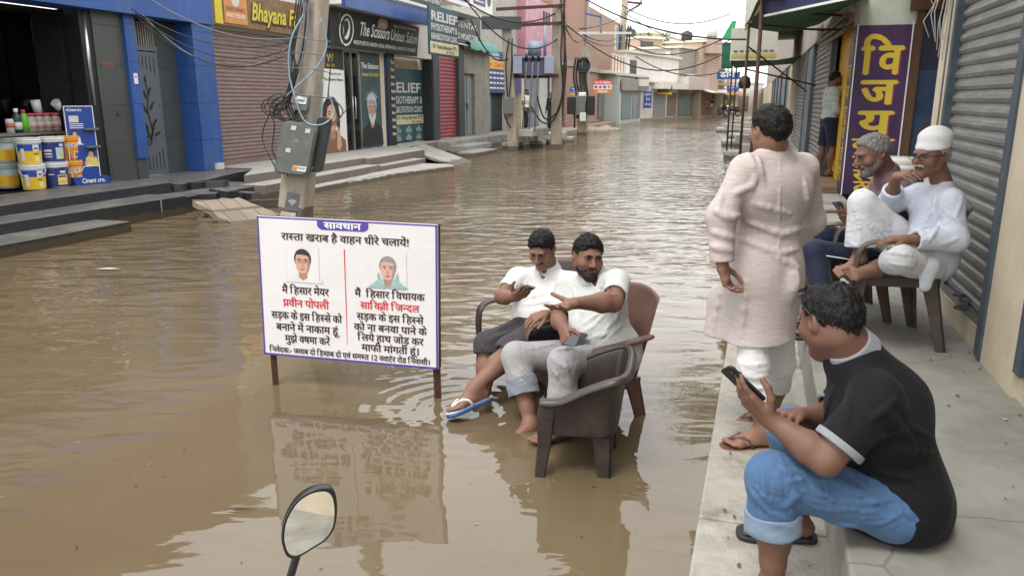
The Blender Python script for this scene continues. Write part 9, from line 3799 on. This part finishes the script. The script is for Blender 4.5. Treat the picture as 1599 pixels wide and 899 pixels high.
# ---- G: man in white polo with phone, seated in the water
def man_white():
 e=person('man in white polo shirt and rolled dark trousers reading his phone, seated in the flood',(CH_G[0],CH_G[1],-.2))
 hd=Head(J(846,388,4.62),(-.30,-.78,-.48),s=.95)
 neck=J(855,420,4.70)
 sr,sl=J(806,434,4.66),J(898,442,4.64)
 er,wr_=J(783,464,4.50),J(806,463,4.33)
 el,wl=J(884,492,4.44),J(851,491,4.22)
 pel,chest=J(843,512,4.62),J(850,462,4.68)
 hr,hl=J(826,514,4.58),J(850,517,4.53)
 kr,kl=J(762,538,4.34),J(797,546,4.20)
 ar=npv(at_z(754,628,-.02))
 al=J(742,606,4.02)
 sh=[hd.sdf(neck,nr=.055)]
 gph=J(824,453,4.20)-wr_
 gpal=(.05,.75,.65)
 d,_t=arm_sdf(sr,er,wr_,gph,gpal,-1,[(.1,.5,.5)]*4,(.7,.8,.5,.4),.97)
 sh.append(d)
 d,_t=arm_sdf(sl,el,wl,J(824,500,4.13)-wl,(-.1,.1,-1),-1,[.3,.35,.4,.45],(.8,.5,.2,.2),.98)
 sh.append(d)
 b=Sdf(.0042)
 hR,bR,DR,UR,LR=foot_prims(b,ar,(-.8,-.6,0),s=1.0,side=1,knee=kr)
 hL,bL,DL,UL,LL=foot_prims(b,al,J(703,622,3.92)-al,up=(-.55,-.05,.8),s=1.0,side=-1,knee=kl)
 sh.append(b)
 t=Sdf(.01)
 t.cap(chest,pel,.085,.09,.05)
 t.cap(chest,neck,.06,.045,.04)
 t.cap(sl,sr,.04,None,.04)
 sh.append(t)
 sdf_object('body',sh,SK_G,e,1,body_class(hd))
 hd.hair(e,H_BLACK,front=.07,low=-.05,grow=.010,top=.006)
 hd.brows(e,H_BLACK)
 hd.eyes(e,.8)
 hd.moustache(e,H_BEARD,.005)
 d=Sdf(.0064)
 trousers(d,hl,hr,kl,kr,al,ar,.14,.18,.096,.08,.076,npv(pel)+np.array([0,0,.04]),cuff=True)
 d.cut((0,0,.225),(0,0,-1),.008,pel,.24)
 d.fold((.8,.4,.7),.05,.0055,npv(hr)*.4+npv(kr)*.6,.2,91)
 d.fold((.8,.4,.7),.05,.0055,npv(hl)*.4+npv(kl)*.6,.2,92)
 d.folds=[]
 d.lines([[(774,516),(802,505)],[(764,531),(792,520)],[(780,545),(815,530)],[(752,540),(764,550)]],.008,.018,.42)
 dt=fabric_mat('charcoal_mauve_trouser',(.062,.053,.062),(.045,.04,.046),crease=.3,cscale=9)
 sdf_object('trousers',[d],dt,e)
 d=Sdf(.0064)
 lat,fwd,up=shirt_prims(d,npv(pel)+np.array([0,0,.03]),chest,neck,sl,sr,.84,(npv(pel)*.6+npv(chest)*.4+np.array([-.02,-.04,0]),(.13,.115,.145)),.010,.13,.12)
 sleeve(d,sr,er,wr_,.66,.066,.062,.06,True,.051)
 sleeve(d,sl,el,wl,.7,.066,.062,.06,True,.051)
 d.cap(npv(neck)+np.array([0,-.01,.015]),hd.p(0,-.03,-.06),.054,.056,.006,None,'-')
 d.cap(npv(neck)+np.array([-.02,-.06,.01]),npv(neck)+np.array([-.04,-.12,-.06]),.028,.01,.006,None,'-')
 d.fold(up+lat*.3,.05,.005,npv(pel)+np.array([0,-.08,.1]),.17,93)
 d.fold(lat*.6+up,.07,.004,chest,.2,94)
 d.folds=[]
 d.lines([[(804,440),(816,456)],[(818,476),(862,470)],[(824,487),(858,482)],[(830,440),(846,462)],[(822,466),(850,458)],[(795,440),(790,455)]],.0065,.011,.4)
 wp=fabric_mat('white_knit',(.74,.73,.73),(.7,.69,.69),crease=.25,cscale=9)
 sdf_object('polo_shirt',[d],wp,e)
 d=Sdf(.0034)
 axn=unit(hd.p(0,-.03,-.05)-npv(neck))
 cN=npv(neck)+axn*.01
 d.cap(cN-axn*.03,cN+axn*.03,.09,.07,.01)
 d.cap(cN-axn*.09,cN+axn*.1,.066,.06,.004,None,'-')
 d.cut(cN+axn*.03,axn,.003)
 d.cut(cN-axn*.024,-axn,.003)
 d.cap(cN+np.array([-.04,-.16,-.05]),cN+np.array([-.02,-.05,0]),.04,.012,.004,None,'-')
 sdf_object('collar',[d],wp,e)
 M_s=mat('pale_sole',(.62,.6,.58),.6)
 M_e=mat('blue_rubber',(.035,.11,.27),.5)
 flipflop(e,hL,bL,DL,UL,LL,1.0,M_s,M_s,M_e,.02)
 held_phone('pale phone held up by the man in the white polo shirt',wr_,gph,gpal,mat('phone_silver',(.45,.42,.42),.3,metal=.3))
man_white()
# ---- small figures further off
def small_person(label,foot_px,zg,face,hgt,top,bottom,sk,hairm,sleeves=True,shorts=False,arms=None,skirt=False,h=.013,foot_mat=None):
 p=at_z(foot_px[0],foot_px[1],zg)
 e=person(label,p)
 F=unit(face)
 L=np.cross((0,0,1),F)
 k=hgt/1.72
 o=npv(p)
 def q(x,y,z):
  return o+(L*x+F*y+np.array([0,0,z]))*k
 hd=Head(q(0,.05,1.59),face,s=.93*k)
 sh=[hd.sdf(q(0,.0,1.42),h=.006)]
 b=Sdf(h*.6)
 for s in(-1,1):
  foot_prims(b,q(s*.09,-.01-.06*s,.08),F,s=.95*k,side=s,knee=q(s*.09,.02-.05*s,.5))
 sh.append(b)
 arms=arms or[((.2,.0,1.38),(.25,-.02,1.1),(.24,.1,.87)),((-.2,0,1.38),(-.25,-.02,1.1),(-.24,.1,.87))]
 for s,(a,c,w)in zip((1,-1),arms):
  d=Sdf(.006)
  dv=q(*w)-q(*c)
  d.cap(q(*a),q(*c),.045*k,.04*k,.02)
  hand_prims(d,q(*w),dv,-L*s,s,[.4]*4,.1,(.7,.5,.3,.3),.95*k,q(*c),.04*k)
  sh.append(d)
 t=Sdf(h)
 t.cap(q(0,0,1.3),q(0,0,.95),.1*k,.11*k,.05)
 t.cap(q(0,0,1.3),q(0,0,1.45),.08*k,.05*k,.05)
 for s in(-1,1):
  t.cap(q(s*.09,0,.92),q(s*.09,.02-.05*s,.5),.075*k,.055*k,.03)
 sh.append(t)
 sdf_object('body',sh,sk,e,1,body_class(hd))
 hd.hair(e,hairm,grow=.012,tuft=0)
 d=Sdf(h*.7)
 shirt_prims(d,q(0,0,.95),q(0,0,1.25),q(0,0,1.44),q(.18,0,1.39),q(-.18,0,1.39),.75,None,.014,.13*k,.125*k)
 for s,(a,c,w)in zip((1,-1),arms):
  sleeve(d,q(*a),q(*c),q(*w),1.8 if sleeves else.6,.065*k,.058*k,.05*k,True,.04*k)
 if skirt:
  d.cap(q(0,0,.95),q(0,0,.5),.15*k,.2*k,.05)
 d.fold((0,0,1),.1,.006,seed=4)
 sdf_object('shirt',[d],top,e)
 d=Sdf(h*.7)
 trousers(d,q(.09,0,.92),q(-.09,0,.92),q(.09,-.03,.5),q(-.09,.07,.5),q(.09,-.07,.08),q(-.09,.05,.08),.0 if shorts else.9,.0 if shorts else.9,.098*k,.085*k,.075*k,q(0,0,1.0),cuff=False)
 sdf_object('shorts' if shorts else 'trousers',[d],bottom,e)
 M_bl=mat('black_rubber',(.02,.02,.022),.6,var=.2)
 for s in(-1,1):
  c=q(s*.09,.03-.06*s,.012)
  m=MB()
  m.prism([(-.05*k,-.13*k),(.05*k,-.13*k),(.055*k,.08*k),(.03*k,.15*k),(-.03*k,.15*k),(-.055*k,.08*k)],Vector(c-npv(e.location))-Vector((0,0,.01)),Vector(L),Vector(F),Vector((0,0,.02)),M_bl)
  m.build('sandal',None,e,org=(0,0,0))
 return e
small_person('boy in a pale blue-grey shirt and navy shorts standing at the yellow shop',(1286,275),.45,(1,-.05,0),1.70,fabric_mat('pale_blue_grey_shirt',(.42,.46,.46),(.36,.4,.4),crease=.3,cscale=6),fabric_mat('navy_shorts',(.018,.024,.05),crease=.2),SK_B,H_BLACK,True,True,[((.19,0,1.38),(.22,.02,1.1),(.15,.24,1.02)),((-.19,0,1.38),(-.22,.02,1.1),(-.12,.24,1.02))],h=.01)
small_person('man in white shirt and dark track trousers standing near the transformer',(821,204),.4,(.8,-.4,0),1.72,fabric_mat('far_white_shirt',(.7,.68,.6),crease=.2),fabric_mat('far_dark_trouser',(.02,.02,.026),crease=.2),SK_B,H_BLACK,False)
small_person('person in black clothes standing behind the taller transformer pole',(861,205),.4,(-.6,-.8,0),1.6,fabric_mat('far_black_cloth',(.018,.017,.02),crease=.2),MATS['far_dark_trouser'],SK_B,H_BLACK,True,skirt=True)
